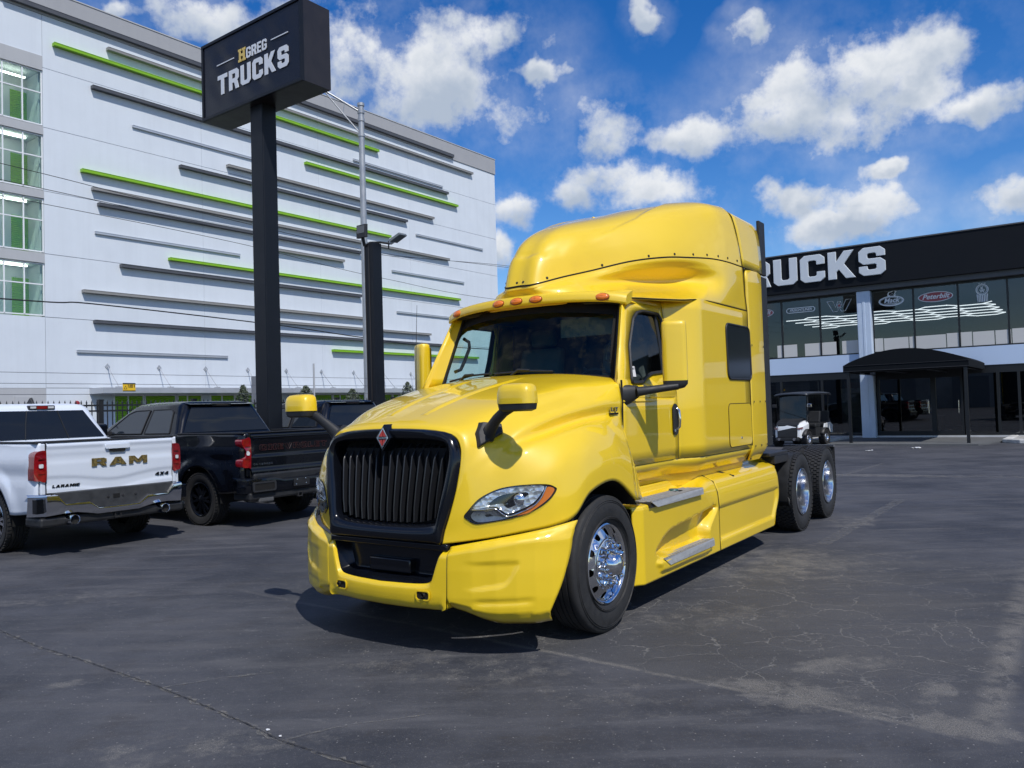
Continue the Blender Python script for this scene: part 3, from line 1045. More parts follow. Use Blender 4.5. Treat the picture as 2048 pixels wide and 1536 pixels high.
# --- bumper
def bump_x(y, z):
    a = abs(y)
    pl = np.interp(a, [0, .25, .45, .60, .75, .90, 1.02, 1.12, 1.20, 1.26, 1.30], [1.085, 1.075, 1.045, 1.015, .97, .905, .835, .755, .67, .585, .50])
    tuck = np.interp(z, [.20, .235, .27, .33, .42, .60, .74, .80, .84], [-.13, -.06, -.028, -.010, 0, .0, -.008, -.008, -.03])
    return pl + tuck


def top_z(y):
    return float(np.interp(abs(y), [.52, .8, 1.0, 1.16, 1.3], [.745, .80, .838, .872, .915]))


REC = [(.66, .655), (.80, .665), (.98, .672), (1.04, .665), (1.02, .60), (.97, .52), (.90, .492), (.66, .478)]
for s in (1, -1):
    rows = []
    for u in np.linspace(0, 1, 64):
        row = []
        for v in np.linspace(0, 1, 40):
            y0 = .572 + .008 * (1 - v)
            y = y0 + (1.285 - .14 * (v ** 2.2) - y0) * u
            zb = .318 - .085 * sstep(-.1, .55, u) + .012 * sstep(.85, 1, u)
            z = top_z(y) + (zb - top_z(y)) * v
            # map heights so that the roll at the bottom follows the local lower edge
            zn = .20 + (z - zb) if z - zb < .08 else z
            x = float(bump_x(y, max(zn, .2)))
            # upper chamfer ledge
            d_top = top_z(y) - z
            x -= .045 * (1 - sstep(.0, .055, d_top))
            row.append([x, y, z])
        rows.append(row)
    G = np.array(rows)
    dd = dist_poly(G[..., 1], G[..., 2], smooth_poly(REC, 4))
    fade = sstep(.64, .72, G[..., 1])
    dent_ = 0
    dent = .013 * (1 - sstep(-.022, .0, dd)) * sstep(.66, .86, G[..., 1])
    # long shallow groove low down
    dent += .012 * np.exp(-((G[..., 2] - .395 - .03 * (G[..., 1] - .8)) / .016) ** 2) * sstep(.72, .82, G[..., 1]) * (1 - sstep(1.06, 1.14, G[..., 1]))
    G[..., 0] -= dent
    b = MB()
    if s < 0:
        G = mirror(G)
    b.grid(G, flip=(s < 0))
    tb(b, 'bumper_corner', M_YEL, smooth=60, solid=.02)

# centre U of the bumper
def U_half(kind):
    if kind == 'in':
        p = [(.535, .748), (.515, .70), (.49, .64), (.455, .545), (.435, .518), (.40, .502), (.30, .494), (0, .487)]
    else:
        p = [(.578, .752), (.577, .70), (.576, .62), (.573, .50), (.568, .40), (.545, .332), (.34, .322), (0, .318)]
    return catmull(p, 30)


ui, uo = U_half('in'), U_half('out')
rows = []
for t in np.linspace(0, 1, 12):
    row = []
    for k in range(30):
        y, z = ui[k] * (1 - t) + uo[k] * t
        low_roll = np.interp(z, [.318, .335, .37, .42], [-.06, -.028, -.008, 0]) if y < .53 else 0
        x = float(bump_x(y, max(z, .42))) + low_roll
        x -= .03 * (1 - sstep(0, .12, t))
        if z > .69:
            x -= .055 * float(sstep(.69, .752, z))
        row.append((x, y, z))
    rows.append(row)
G = np.array(rows)
b = MB(); b.grid(G); b.grid(mirror(G), flip=True)
# underside return
und = np.array([[(p[0] - .01, p[1], p[2]) for p in G[-1]], [(p[0] - .25, p[1], p[2] + .0) for p in G[-1]]])
b.grid(und); b.grid(mirror(und))
tb(b, 'bumper_centre', M_YEL, smooth=45)
b = MB()
for s in (1, -1):
    ip = [(float(bump_x(y, .5)) - .035, y * s, z) for y, z in ui]
    b.grid(np.array([ip, [(p[0] - .05, p[1] * .96, p[2] + .012) for p in ip], [(p[0] - .10, p[1] * .90, p[2] + .03) for p in ip]]))
    b.grid(np.array([[(p[0] - .10, p[1] * .90, p[2] + .03) for p in ip], [(p[0] - .10, 0, p[2] + .03) for p in ip]]))
tb(b, 'bumper_insert', M_BLKP, smooth=40)
b = MB()
b.bx(.90, .965, -.20, .20, .535, .635)
b.bx(.86, 1.0, -.57, .57, .725, .775)
tb(b, 'bumper_inner_panel', M_BLKP, bevel=.012)
for s in (1, -1):
    b = MB(); b.plate([rrect(.345, .445, .400, .452, .016)], lambda a, c: (1.062 - .10 * (a - .345), a * s, c), (-.03, 0, 0))
    tb(b, 'tow_pocket', M_GAP, smooth=None)
    b = MB(); b.plate([rrect(.337, .453, .392, .460, .02), rrect(.345, .445, .400, .452, .016)], lambda a, c: (1.064 - .10 * (a - .345), a * s, c), (.006, 0, 0))
    tb(b, 'tow_pocket_rim', M_YEL, smooth=30)
    b = MB(); b.lathe([(.001, 0), (.013, 0), (.013, .02)], (1.062, .41 * s, .432), (1, 0, 0), 10); tb(b, 'tow_pin', M_STEEL, smooth=40)

# dark structure behind bumper and grille, engine bay block and frame
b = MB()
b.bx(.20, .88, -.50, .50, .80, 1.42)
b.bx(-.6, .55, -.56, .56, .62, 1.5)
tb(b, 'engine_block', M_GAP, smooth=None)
for s in (1, -1):
    b = MB(); b.bx(-7.3, .86, s * .38, s * .46, .66, .92); tb(b, 'frame_rail', M_STEEL, smooth=None, bevel=.01)
b = MB()
for x in (-4.6, -5.2, -5.9, -6.6, -7.05):
    b.bx(x - .05, x + .05, -.38, .38, .7, .88)
b.tube([(0, -.9, .5), (0, .9, .5)], .06, 10)
for x in (-5.42, -6.76):
    b.tube([(x, -.9, .5), (x, .9, .5)], .10, 12)
    b.lathe([(.001, -.2), (.18, -.15), (.22, 0), (.18, .15), (.001, .2)], (x, 0, .5), (1, 0, 0), 16)
tb(b, 'axle', M_STEEL, smooth=40)

# --- cab
def side_y(x, z):
    fl = float(sstep(0, 1, (-1.7 - x) / .5))
    lean = max(0.0, z - 1.75) * .161 * (1 - fl)
    tuck = .02 * max(0.0, 1.40 - z) * (1 - fl)
    return 1.08 + .12 * fl - lean - tuck


DW = [(-1.244, 2.50), (-1.362, 2.525), (-1.70, 2.525), (-1.745, 2.47), (-1.735, 2.202), (-1.685, 1.986), (-1.33, 1.959), (-1.214, 1.929), (-1.109, 1.879), (-.893, 1.871), (-.971, 2.186), (-1.148, 2.440)]
DWs = []
for i, p in enumerate(DW):
    q = DW[(i + 1) % len(DW)]
    pr = DW[i - 1]
    a = Vector(p); 
    DWs += [tuple(a.lerp(Vector(pr), .12)), tuple(a.lerp(Vector(pr), .02).lerp(Vector(q), .02)), tuple(a.lerp(Vector(q), .12))]


def pil_x(z):    # front edge of the door above the belt
    return -.66 - .37 * max(0.0, (z - 1.90)) / .70


for s in (1, -1):
    sd = lambda x, z, o=0.0: (x, s * (side_y(x, z) + o), z)
    door = empty('door', (0, 0, 0), parent=TRUCK)
    b = MB()
    outl = [(-.66, 1.75), (-.66, 1.90), (pil_x(2.2), 2.2), (pil_x(2.60), 2.60), (-1.78, 2.60), (-1.78, 1.75)]
    b.fill([outl, DWs], lambda x, z: sd(x, z))
    b.grid(np.array([[sd(x, z) for z in np.linspace(1.175, 1.75, 6)] for x in np.linspace(-.66, -1.78, 16)]))
    b.build('door_skin', M_YEL, door, smooth=30, solid=.03)
    b = MB()      # window seal
    rim = [Vector(sd(x, z, .004)) for x, z in DWs]
    b.tube(rim + [rim[0], rim[1]], .016, 6, cap=False)
    b.build('window_seal', M_BLK, door, smooth=60)
    b = MB(); b.fill([DWs], lambda x, z: sd(x, z, -.02)); b.build('door_window', M_DGL, door, smooth=None)
    # rear post of the window
    b = MB(); b.prism([sd(-1.665, 2.51, -.012), sd(-1.705, 2.51, -.012), sd(-1.70, 2.2, -.012), sd(-1.65, 1.99, -.012), sd(-1.60, 1.98, -.012), sd(-1.64, 2.2, -.012)], (0, -.01 * s, 0)); b.build('window_post', M_BLK, door, smooth=None)
    # handle
    b = MB(); b.plate([rrect(-.052, .052, -.145, .145, .05)], lambda a, c: sd(-1.712 + a, 1.54 + c, .010), (0, .006 * s, 0)); h = b.build('handle_plate', M_BLK, door, smooth=40)
    b = MB(); b.tube([sd(-1.735, 1.64, .016), sd(-1.735, 1.62, .04), sd(-1.735, 1.54, .046), sd(-1.735, 1.47, .04), sd(-1.735, 1.45, .016)], .013, 8); b.build('door_handle', M_CHR, door, smooth=60)
    b = MB(); b.lathe([(.001, .008), (.014, .007), (.016, 0)], sd(-1.70, 1.435, .016), (0, s, 0), 12); b.build('lock', M_CHR, door, smooth=60)
    # belt crease of the door: thin moulding line
    b = MB(); b.tube([sd(-.67, 1.715, -.002), sd(-1.2, 1.715, -.002), sd(-1.5, 1.715, -.006)], [.012, .010, .002], 6); b.build('door_crease', M_YEL, door, smooth=70)
    # sleeper wall behind the door: flare and flat
    wall = MB()
    xs = list(np.linspace(-1.785, -2.25, 14)) + list(np.linspace(-2.3, -3.54, 8))
    wall.grid(np.array([[sd(x, z) for z in np.linspace(1.175, 1.0 if False else 2.69, 14)] for x in xs]))
    tb(wall, 'sleeper_wall', M_YEL, smooth=40, solid=.03)
    # header strip above the door
    b = MB()
    b.grid(np.array([[sd(x, 2.603, .0), sd(x, 2.66, -.01)] for x in np.linspace(-1.03, -1.785, 8)]))
    tb(b, 'door_header', M_YEL, smooth=40, solid=.03)
    # A pillar between windshield and door
    pr = []
    for z in np.linspace(1.90, 2.60, 8):
        t = (z - 1.90) / .70
        w = Vector((-.835 - .285 * t, .950 - .078 * t, z + .01))
        o_ = Vector((pil_x(z) + .006, side_y(pil_x(z), z), z))
        mid = w.lerp(o_, .55) + Vector((.035, .03, 0))
        pr.append([(w.x, w.y * s, w.z), (w.x + .015, (w.y + .012) * s, w.z), (mid.x, mid.y * s, mid.z), (o_.x, o_.y * s, o_.z)])
    b = MB(); b.grid(np.array(pr)); tb(b, 'windshield_pillar', M_YEL, smooth=60, solid=.01)
    b = MB(); b.tube([(-.830 - .285 * t, s * (.948 - .078 * t), 1.91 + .70 * t) for t in np.linspace(0, 1, 6)], .018, 6); tb(b, 'windshield_seal', M_BLK, smooth=60)
    # sill panel below the crease and the dark gap
    b = MB()
    b.grid(np.array([[(x, s * (side_y(x, 1.2) - .004), 1.172), (x, s * (side_y(x, 1.2) - .03), 1.12), (x, s * (side_y(x, 1.2) - .085), 1.03)] for x in np.linspace(-.68, -3.54, 30)]))
    tb(b, 'cab_sill', M_YEL, smooth=35, solid=.015)
    b = MB(); b.tube([sd(x, 1.1735, -.010) for x in np.linspace(-.67, -3.54, 30)], .008, 5); tb(b, 'sill_gap', M_GAP, smooth=None)
    b = MB(); b.grid(np.array([[(x, s * (side_y(x, 1.2) - .12), 1.04), (x, s * (side_y(x, 1.2) - .16), .90)] for x in np.linspace(-.70, -3.6, 20)])); tb(b, 'sill_base', M_YEL, smooth=40)
    # sleeper window
    SW = rrect(-3.585, -2.845, 1.925, 2.50, .07)
    SW = [(x + (z - 2.2) * .04, z) for x, z in SW]
    win = empty('sleeper_window', (0, 0, 0), parent=TRUCK)
    b = MB(); b.plate([SW], lambda a, c: (a, s * 1.203, c), (0, .004 * s, 0)); b.build('window_glass', pmat('black_glass', (.012, .014, .017), rough=.10, spec=.25), win, smooth=None)
    b = MB(); b.tube([(p[0], s * 1.204, p[1]) for p in SW] + [(SW[0][0], s * 1.204, SW[0][1])], .012, 6, cap=False); b.build('window_seal', M_BLK, win, smooth=60)
    # luggage door
    TD = rrect(-3.545, -2.83, 1.215, 1.665, .06)
    ld = empty('luggage_door', (0, 0, 0), parent=TRUCK)
    b = MB(); b.plate([TD], lambda a, c: (a, s * 1.202, c), (0, .003 * s, 0)); b.build('luggage_panel', M_YEL, ld, smooth=30)
    b = MB(); b.tube([(p[0], s * 1.2015, p[1]) for p in TD] + [(TD[0][0], s * 1.2015, TD[0][1])], .0065, 5, cap=False); b.build('luggage_gap', pmat('seam_brown', (.10, .07, .004), rough=.8), ld, smooth=None)
    b = MB(); b.lathe([(.001, .006), (.012, .005), (.014, 0)], (-3.2, s * 1.205, 1.30), (0, s, 0), 12); b.build('latch', M_CHR, ld, smooth=60)
    # vertical gap door / sleeper and door / hood
    b = MB(); b.tube([sd(-1.783, z, -.004) for z in np.linspace(1.18, 2.60, 8)], .006, 4); tb(b, 'door_gap', pmat('gap_shadow', (.12, .085, .004), rough=.8), smooth=None)
    b = MB(); b.tube([(-.658, s * 1.086, 1.89), (-.655, s * 1.09, 1.72), (-.65, s * 1.085, 1.45), (-.66, s * 1.08, 1.2)], .009, 5); tb(b, 'hood_gap', M_GAP, smooth=None)
    # side extender behind the sleeper
    ext = []
    for z in np.linspace(1.03, 3.155, 16):
        y = 1.20 + .012
        xr = -4.10 - .0 * z
        lo_ = .10 * (1 - sstep(1.03, 1.16, z))
        ext.append([(-3.545, s * (1.20 - .4 * lo_), z), (-3.60, s * (1.206 - .4 * lo_), z), (-3.86, s * (1.212 + .015 * sstep(1.9, 2.5, z) - .4 * lo_), z), (-4.08 + lo_, s * (1.205 - .6 * lo_), z), (-4.11 + lo_, s * (1.17 - .6 * lo_), z)])
    b = MB(); b.grid(np.array(ext)); tb(b, 'side_extender', M_YEL, smooth=40, solid=.02)
    b = MB(); b.bx(-4.31, -4.105, s * 1.165, s * 1.20, 1.16, 3.14); b.bx(-4.31, -4.105, s * 1.165, s * 1.20, 3.165, 3.80)
    tb(b, 'extender_edge', M_BLK, smooth=None, bevel=.006)
    for z in (1.19, 1.68, 2.31):
        for x in (-3.62, -3.83, -4.03):
            b = MB(); b.lathe([(.001, .006), (.010, .004), (.012, 0)], (x, s * 1.216, z), (0, s, 0), 8); tb(b, 'rivet', pmat('rivet_dark', (.05, .035, .008), rough=.5) if 'rivet_dark' not in bpy.data.materials else bpy.data.materials['rivet_dark'], smooth=60)

# badge on the hood sides
for s in (1, -1):
    bd = empty('badge', (0, 0, 0), parent=TRUCK)
    for ch, lp in letters('LT', .034, .125, gap=.10):
        b = MB()
        b.plate(lp, (lambda a, c: (-.455 - a, 1.080, 1.636 + c)) if s > 0 else (lambda a, c: (-.58 + a, -1.080, 1.636 + c)), (0, .010 * s, 0))
        b.build('badge_letter', M_CHR, bd, smooth=None)
    b = MB(); b.bx(-.585, -.455, s * 1.075, s * 1.088, 1.612, 1.626); b.build('badge_bar', M_BLKP, bd, smooth=None)

# --- windshield
def ws_pt(u, t):
    """u -1..1 across, t 0..1 up"""
    yb, yt = .943, .868
    y = u * (yb + (yt - yb) * t)
    xb = -.615 - .235 * abs(u) ** 2.4
    xt = -.915 - .20 * abs(u) ** 2.4
    zb = 1.965 - .055 * u * u
    zt = 2.635 - .07 * u * u
    x = xb + (xt - xb) * t
    return (x + .03 * math.sin(math.pi * t), y, zb + (zt - zb) * t)


b = MB(); b.grid(np.array([[ws_pt(u, t) for t in np.linspace(0, 1, 10)] for u in np.linspace(-1, 1, 41)])); tb(b, 'windshield', M_WSH, smooth=80)
b = MB()
b.grid(np.array([[tuple(Vector(ws_pt(u, t)) + Vector((.004, 0, 0))) for t in np.linspace(.86, 1.0, 3)] for u in np.linspace(-1, 1, 41)]))
b.grid(np.array([[tuple(Vector(ws_pt(u, t)) + Vector((.004, 0, 0))) for t in np.linspace(0, .035, 2)] for u in np.linspace(-1, 1, 41)]))
for s in (1, -1):
    b.grid(np.array([[tuple(Vector(ws_pt(s * u, t)) + Vector((.005, 0, 0))) for t in np.linspace(0, 1, 8)] for u in (.958, 1.0)]))
tb(b, 'windshield_band', M_GAP, smooth=80)
b = MB(); b.grid(np.array([[(-.55 - .2 * u * u, u * .9, 1.93 - .03 * u * u), tuple(Vector(ws_pt(u, 0)) + Vector((0, 0, -.02)))] for u in np.linspace(-1, 1, 21)])); tb(b, 'cowl', M_BLK, smooth=60)
for s, y0 in ((1, .02), (-1, -.62)):
    w = empty('wiper', (0, 0, 0), parent=TRUCK)
    P = lambda u, t, o: Vector(ws_pt(u, t)) + Vector((o, 0, o * .6))
    b = MB(); b.tube([P(y0 / .94 + .45, .045, .02), P(y0 / .94 + .2, .05, .022), P(y0 / .94 - .18, .035, .02)], .010, 6); b.build('wiper_blade', M_BLK, w, smooth=60)
    b = MB(); b.tube([P(y0 / .94 + .02, .0, .02), P(y0 / .94 + .10, .06, .03), P(y0 / .94 + .22, .05, .03)], .013, 6); b.build('wiper_arm', M_BLK, w, smooth=60)

# --- interior
b = MB(); b.bx(-3.4, -.75, -1.02, 1.02, 1.22, 1.26); tb(b, 'cab_floor', M_DASH, smooth=None)
b = MB(); b.bx(-2.25, -2.2, -1.04, .30, 1.24, 2.66); b.bx(-2.25, -2.2, .30, 1.04, 1.24, 2.66); tb(b, 'cab_bulkhead', M_DASH, smooth=None)
b = MB(); b.bx(-3.5, -.98, -.90, .90, 2.585, 2.61); tb(b, 'headliner', pmat('headliner_grey', (.06, .06, .065), rough=.9), smooth=None)
dash = [(-1.02, 1.30), (-.92, 1.88), (-.98, 1.955), (-1.20, 1.95), (-1.33, 1.86), (-1.30, 1.60), (-1.15, 1.30)]
b = MB(); b.prism([(x, -1.0, z) for x, z in dash], (0, 2.0, 0)); tb(b, 'dashboard', pmat('dash_grey', (.045, .048, .052), rough=.7), smooth=30, bevel=.02)
for y in (.50, -.50):
    st = empty('driver_seat' if y > 0 else 'passenger_seat', (-1.85, y, 1.26), parent=TRUCK)
    b = MB(); b.bx(-.10, .40, -.26, .26, .30, .45); b.build('seat', M_SEAT, st, bevel=.05, bseg=3)
    b = MB(); b.prism([(-.10, -.25, .42), (.06, -.25, .42), (-.08, -.25, 1.05), (-.20, -.25, 1.05)], (0, .5, 0)); b.build('backrest', M_SEAT, st, bevel=.04, bseg=3)
    b = MB(); b.bx(-.22, -.10, -.14, .14, 1.07, 1.25); b.build('headrest', M_SEAT, st, bevel=.04, bseg=3)
    b = MB(); b.bx(-.1, .3, -.2, .2, 0, .3); b.build('seat_base', M_DASH, st)
b = MB()
c = Vector((-1.42, .50, 1.86)); ax = Vector((-.75, 0, .66))
b.lathe([(.215 + .016 * math.cos(a), .016 * math.sin(a)) for a in np.linspace(0, 2 * math.pi, 9)], c, ax, 32)
b.lathe([(.001, .02), (.07, .015), (.08, -.02)], c, ax, 16)
s1 = ax.normalized().orthogonal()
for k in range(3):
    d = Matrix.Rotation(k * 2.094, 3, ax.normalized()) @ s1
    b.tube([c, c + d * .21], .014, 6)
b.tube([c, c - ax.normalized() * .35], .03, 8)
tb(b, 'steering_wheel', M_DASH, smooth=60)
for s in (1, -1):
    b = MB(); b.tube([(-.93, s * .87, 2.06), (-.95, s * .81, 2.08), (-1.0, s * .80, 2.16), (-1.09, s * .80, 2.30), (-1.11, s * .82, 2.36), (-1.10, s * .88, 2.40)], .017, 8); tb(b, 'grab_handle', M_DASH, smooth=60)
b = MB(); b.bx(-1.24, -1.2, .20, .75, 2.33, 2.50); tb(b, 'sun_shade', pmat('shade_grey', (.10, .11, .115), rough=.8), smooth=None)
b = MB(); b.plate([[(-.085, -.045), (.0, -.045), (.0, .045), (-.085, .045)]], lambda a, c: (-.945 + a, side_y(-.98, 1.97 + c) - .012, 1.97 + c), (0, .002, 0)); stk = tb(b, 'window_sticker', M_WHT, smooth=None)
font_obj('sticker_lettering', 'KT8527', .022, M_BLK, TRUCK, face_matrix((-.987, side_y(-.98, 1.993) - .009, 1.993), (-1, 0, 0), (0, -.16, 1)), extrude=.0004)

# --- visor with five marker lamps
def vis(u, v):
    """u across -1..1, v 0 (upper rear) .. 1 (lower front lip)"""
    a = abs(u)
    y = u * .985
    lipx = -.765 - .235 * a ** 2.3
    lipz = 2.618 - .03 * a * a - .03 * a ** 8
    rearx = -1.02 - .12 * a * a
    rearz = 2.735 - .045 * a * a
    P = [(rearx, rearz), (lipx - .10, rearz - .018), (lipx - .02, lipz + .075), (lipx, lipz + .015), (lipx - .012, lipz - .008)]
    q = catmull([(p[0], p[1]) for p in P], 12)
    i = min(int(v * 11), 10); t = v * 11 - i
    w = q[i] * (1 - t) + q[i + 1] * t
    return (float(w[0]), y, float(w[1]))


b = MB()
rows = [[vis(u, v) for v in np.linspace(0, 1, 14)] + [(vis(u, 1)[0] - .12, u * .97, vis(u, 1)[2] + .035), (vis(u, 1)[0] - .26, u * .95, vis(u, 1)[2] + .04)] for u in np.linspace(-1, 1, 61)]
b.grid(np.array(rows))
for u in (-1, 1):
    e = [vis(u, v) for v in np.linspace(0, 1, 14)] + [(vis(u, 1)[0] - .12, u * .97, vis(u, 1)[2] + .035)]
    b.add(e, [tuple(range(len(e)))])
tb(b, 'sun_visor', M_YEL, smooth=50)
for y in (-.80, -.205, 0.0, .205, .80):
    p = Vector(vis(y / .985, .66)); q = Vector(vis(y / .985, .52))
    tang = (p - q).normalized()
    nrm = Vector((tang.z, 0, -tang.x)) 
    if nrm.x < 0: nrm = -nrm
    nrm = (nrm + Vector((0, .25 * y, 0))).normalized()
    ml = empty('marker_lamp', (0, 0, 0), parent=TRUCK)
    b = MB()
    s_ = Vector((0, 1, 0)); s_ = (s_ - nrm * s_.dot(nrm)).normalized(); t_ = nrm.cross(s_)
    rows = []
    for rr, hh in ((.062, -.004), (.060, .008), (.050, .016), (.030, .022), (.006, .024)):
        rows.append([tuple(p + s_ * (rr * math.cos(a)) + t_ * (rr * .52 * math.sin(a)) + nrm * hh) for a in np.linspace(0, 2 * math.pi, 24, endpoint=False)])
    b.grid(np.array(rows), closed_v=True); b.build('lamp_lens', M_ORG, ml, smooth=60)
    b = MB()
    b.grid(np.array([[tuple(p + s_ * (rr * math.cos(a)) + t_ * (rr * .55 * math.sin(a)) + nrm * hh) for a in np.linspace(0, 2 * math.pi, 24, endpoint=False)] for rr, hh in ((.068, -.004), (.066, .005), (.060, .006))]), closed_v=True)
    b.build('lamp_bezel', pmat('lamp_bezel_brown', (.25, .05, .006), rough=.3) if 'lamp_bezel_brown' not in bpy.data.materials else bpy.data.materials['lamp_bezel_brown'], ml, smooth=60)

# --- raised roof
RR = [
    [(-.87, 0, 2.60), (-.88, .27, 2.60), (-.96, .46, 2.61), (-1.12, .70, 2.62), (-1.16, .92, 2.632), (-1.5, 1.03, 2.645), (-1.9, 1.12, 2.665), (-2.2, 1.188, 2.688), (-2.7, 1.20, 2.692), (-3.54, 1.2, 2.692)],
    [(-.85, 0, 2.72), (-.86, .24, 2.72), (-1.02, .40, 2.76), (-1.33, .49, 2.80), (-1.68, .60, 2.84), (-2.05, .71, 2.875), (-2.36, .83, 2.90), (-2.60, 1.02, 2.90), (-2.88, 1.185, 2.88), (-3.50, 1.2, 2.87)],
    [(-.83, 0, 2.765), (-.845, .18, 2.765), (-1.07, .325, 2.83), (-1.37, .455, 2.90), (-1.72, .655, 2.985), (-2.08, .835, 3.04), (-2.41, .965, 3.06), (-2.72, 1.105, 3.06), (-3.0, 1.18, 3.05), (-3.46, 1.203, 3.03)],
    [(-.83, 0, 2.80), (-.84, .165, 2.80), (-1.10, .31, 2.88), (-1.40, .44, 2.96), (-1.75, .68, 3.064), (-2.1, .88, 3.125), (-2.42, 1.01, 3.15), (-2.75, 1.11, 3.17), (-3.05, 1.17, 3.17), (-3.42, 1.205, 3.16)],
    [(-.92, 0, 3.05), (-.93, .155, 3.05), (-1.15, .30, 3.10), (-1.43, .43, 3.17), (-1.78, .65, 3.26), (-2.12, .84, 3.33), (-2.45, .97, 3.38), (-2.78, 1.07, 3.42), (-3.05, 1.13, 3.45), (-3.38, 1.175, 3.48)],
    [(-1.10, 0, 3.28), (-1.11, .145, 3.28), (-1.28, .28, 3.31), (-1.53, .40, 3.37), (-1.86, .58, 3.46), (-2.18, .74, 3.55), (-2.5, .87, 3.63), (-2.8, .97, 3.69), (-3.05, 1.06, 3.735), (-3.34, 1.10, 3.765)],
    [(-1.42, 0, 3.46), (-1.43, .12, 3.46), (-1.56, .23, 3.485), (-1.76, .33, 3.53), (-2.03, .47, 3.61), (-2.3, .60, 3.69), (-2.58, .71, 3.77), (-2.85, .79, 3.83), (-3.08, .87, 3.865), (-3.32, .90, 3.882)],
    [(-1.90, 0, 3.61), (-1.90, .09, 3.61), (-1.98, .16, 3.63), (-2.1, .22, 3.665), (-2.3, .30, 3.73), (-2.48, .36, 3.78), (-2.68, .42, 3.83), (-2.9, .45, 3.878), (-3.08, .46, 3.907), (-3.31, .47, 3.927)],
    [(-2.25, 0, 3.70), (-2.26, .03, 3.70), (-2.3, .05, 3.715), (-2.38, .07, 3.74), (-2.5, .09, 3.775), (-2.62, .10, 3.81), (-2.74, .10, 3.838), (-2.92, .10, 3.88), (-3.09, .10, 3.912), (-3.31, .10, 3.935)],
    [(-2.28, 0, 3.705), (-2.30, .0, 3.71), (-2.34, .0, 3.725), (-2.42, .0, 3.75), (-2.52, .0, 3.78), (-2.64, 0, 3.815), (-2.76, 0, 3.842), (-2.94, 0, 3.885), (-3.11, 0, 3.914), (-3.31, 0, 3.937)],
]
RG = net(RR, 145, 127)
half_k = 48   # row of the seam ring (ring 2 of 8 intervals, 65 rows)
b = MB()
lowG = RG[:half_k + 1].copy()
b.grid(lowG); b.grid(mirror(lowG), flip=True)
tb(b, 'roof_base', M_YEL, smooth=60, solid=.02)
upG = RG[half_k:].copy()
upG[0, :, 2] += .006
ovh = [(-.925, 0), (-.93, .11), (-.966, .197), (-1.10, .28), (-1.31, .363), (-1.72, .541), (-2.04, .631), (-2.6, .66), (-3.05, .50), (-3.25, .25), (-3.28, 0)]
ovp = ovh + [(x, -y) for x, y in ovh[::-1][1:-1]]
dov = dist_poly(upG[..., 0], upG[..., 1], ovp)
msk = (1 - sstep(-.045, .01, dov)) * sstep(2.98, 3.10, upG[..., 2])
upG[..., 2] -= .020 * msk
upG[..., 0] -= .016 * msk * sstep(3.6, 3.1, upG[..., 2])
b = MB(); b.grid(upG); b.grid(mirror(upG), flip=True)
tb(b, 'roof_fairing', M_YEL, smooth=60, solid=.02)
b = MB()
seam = [(p[0] + .001, p[1] - .004, p[2] + .001) for p in RG[half_k]]
b.tube([(p[0], -p[1], p[2]) for p in seam[::-1]] + seam[1:], .009, 5)
tb(b, 'roof_seam', M_GAP, smooth=None)
b = MB()
base_ring = [(p[0] + .002, p[1] - .002, p[2]) for p in RG[0][56:]]
for s in (1, -1):
    b.tube([(p[0], p[1] * s, p[2] - .004) for p in base_ring], .0075, 5)
tb(b, 'roof_lower_seam', pmat('seam_shadow', (.05, .035, .003), rough=.9), smooth=None)
mr = bpy.data.materials['rivet_dark']
ring3 = RG[half_k + 4]
for f in (.03, .16, .37, .50, .60, .69, .76, .83, .90, .97):
    i = int(f * 126)
    for s in (1, -1):
        p = Vector(ring3[i]); nn = Vector((.3 if f < .35 else .1, 1, .1)).normalized()
        if f < .1: nn = Vector((1, .1, .2)).normalized()
        b = MB(); b.lathe([(.001, .008), (.012, .006), (.014, -.004)], (p.x, p.y * s, p.z - .012), (nn.x, nn.y * s, nn.z), 10); tb(b, 'roof_bolt', M_BLK, smooth=60)
# upper rear extender and rear wall
for s in (1, -1):
    rows = []
    prof = [(1.205, 3.165), (1.175, 3.48), (1.145, 3.66), (1.10, 3.765), (.90, 3.882), (.47, 3.927), (0, 3.937)]
    prof2 = [(1.215, 3.165), (1.205, 3.42), (1.18, 3.64), (1.12, 3.76), (.95, 3.82), (.5, 3.84), (0, 3.845)]
    pr1 = catmull(prof, 20); pr2 = catmull(prof2, 20)
    xs0 = np.interp(pr1[:, 1], [3.165, 3.94], [-3.435, -3.325])
    for t in np.linspace(0, 1, 8):
        q = pr1 * (1 - t) + pr2 * t
        rows.append([(xs0[k] + (-4.10 - xs0[k]) * t, s * (q[k][0] + .004 * math.sin(math.pi * t)), q[k][1]) for k in range(20)])
    b = MB(); b.grid(np.array(rows)); tb(b, 'roof_extender', M_YEL, smooth=45, solid=.015)
    b = MB(); b.tube([(xs0[k] - .003, s * (pr1[k][0] - .003), pr1[k][1] - .001) for k in range(20)], .008, 5)
    b.tube([(-3.44, s * 1.203, 3.16), (-3.49, s * 1.201, 2.86), (-3.545, s * 1.20, 2.69), (-3.548, s * 1.2, 2.3), (-3.55, s * 1.2, 1.2)], .007, 5)
    b.tube([(-3.44, s * 1.207, 3.161), (-4.1, s * 1.213, 3.161)], .007, 5)
    tb(b, 'extender_seam', bpy.data.materials['seam_shadow'], smooth=None)
b = MB(); bk_ = [(1.17, 1.04), (1.17, 3.3), (1.10, 3.62), (.9, 3.76), (.4, 3.80), (-.4, 3.80), (-.9, 3.76), (-1.10, 3.62), (-1.17, 3.3), (-1.17, 1.04)]
b.prism([(-3.60, y, z) for y, z in bk_], (.04, 0, 0)); tb(b, 'sleeper_back', M_STEEL, smooth=None)

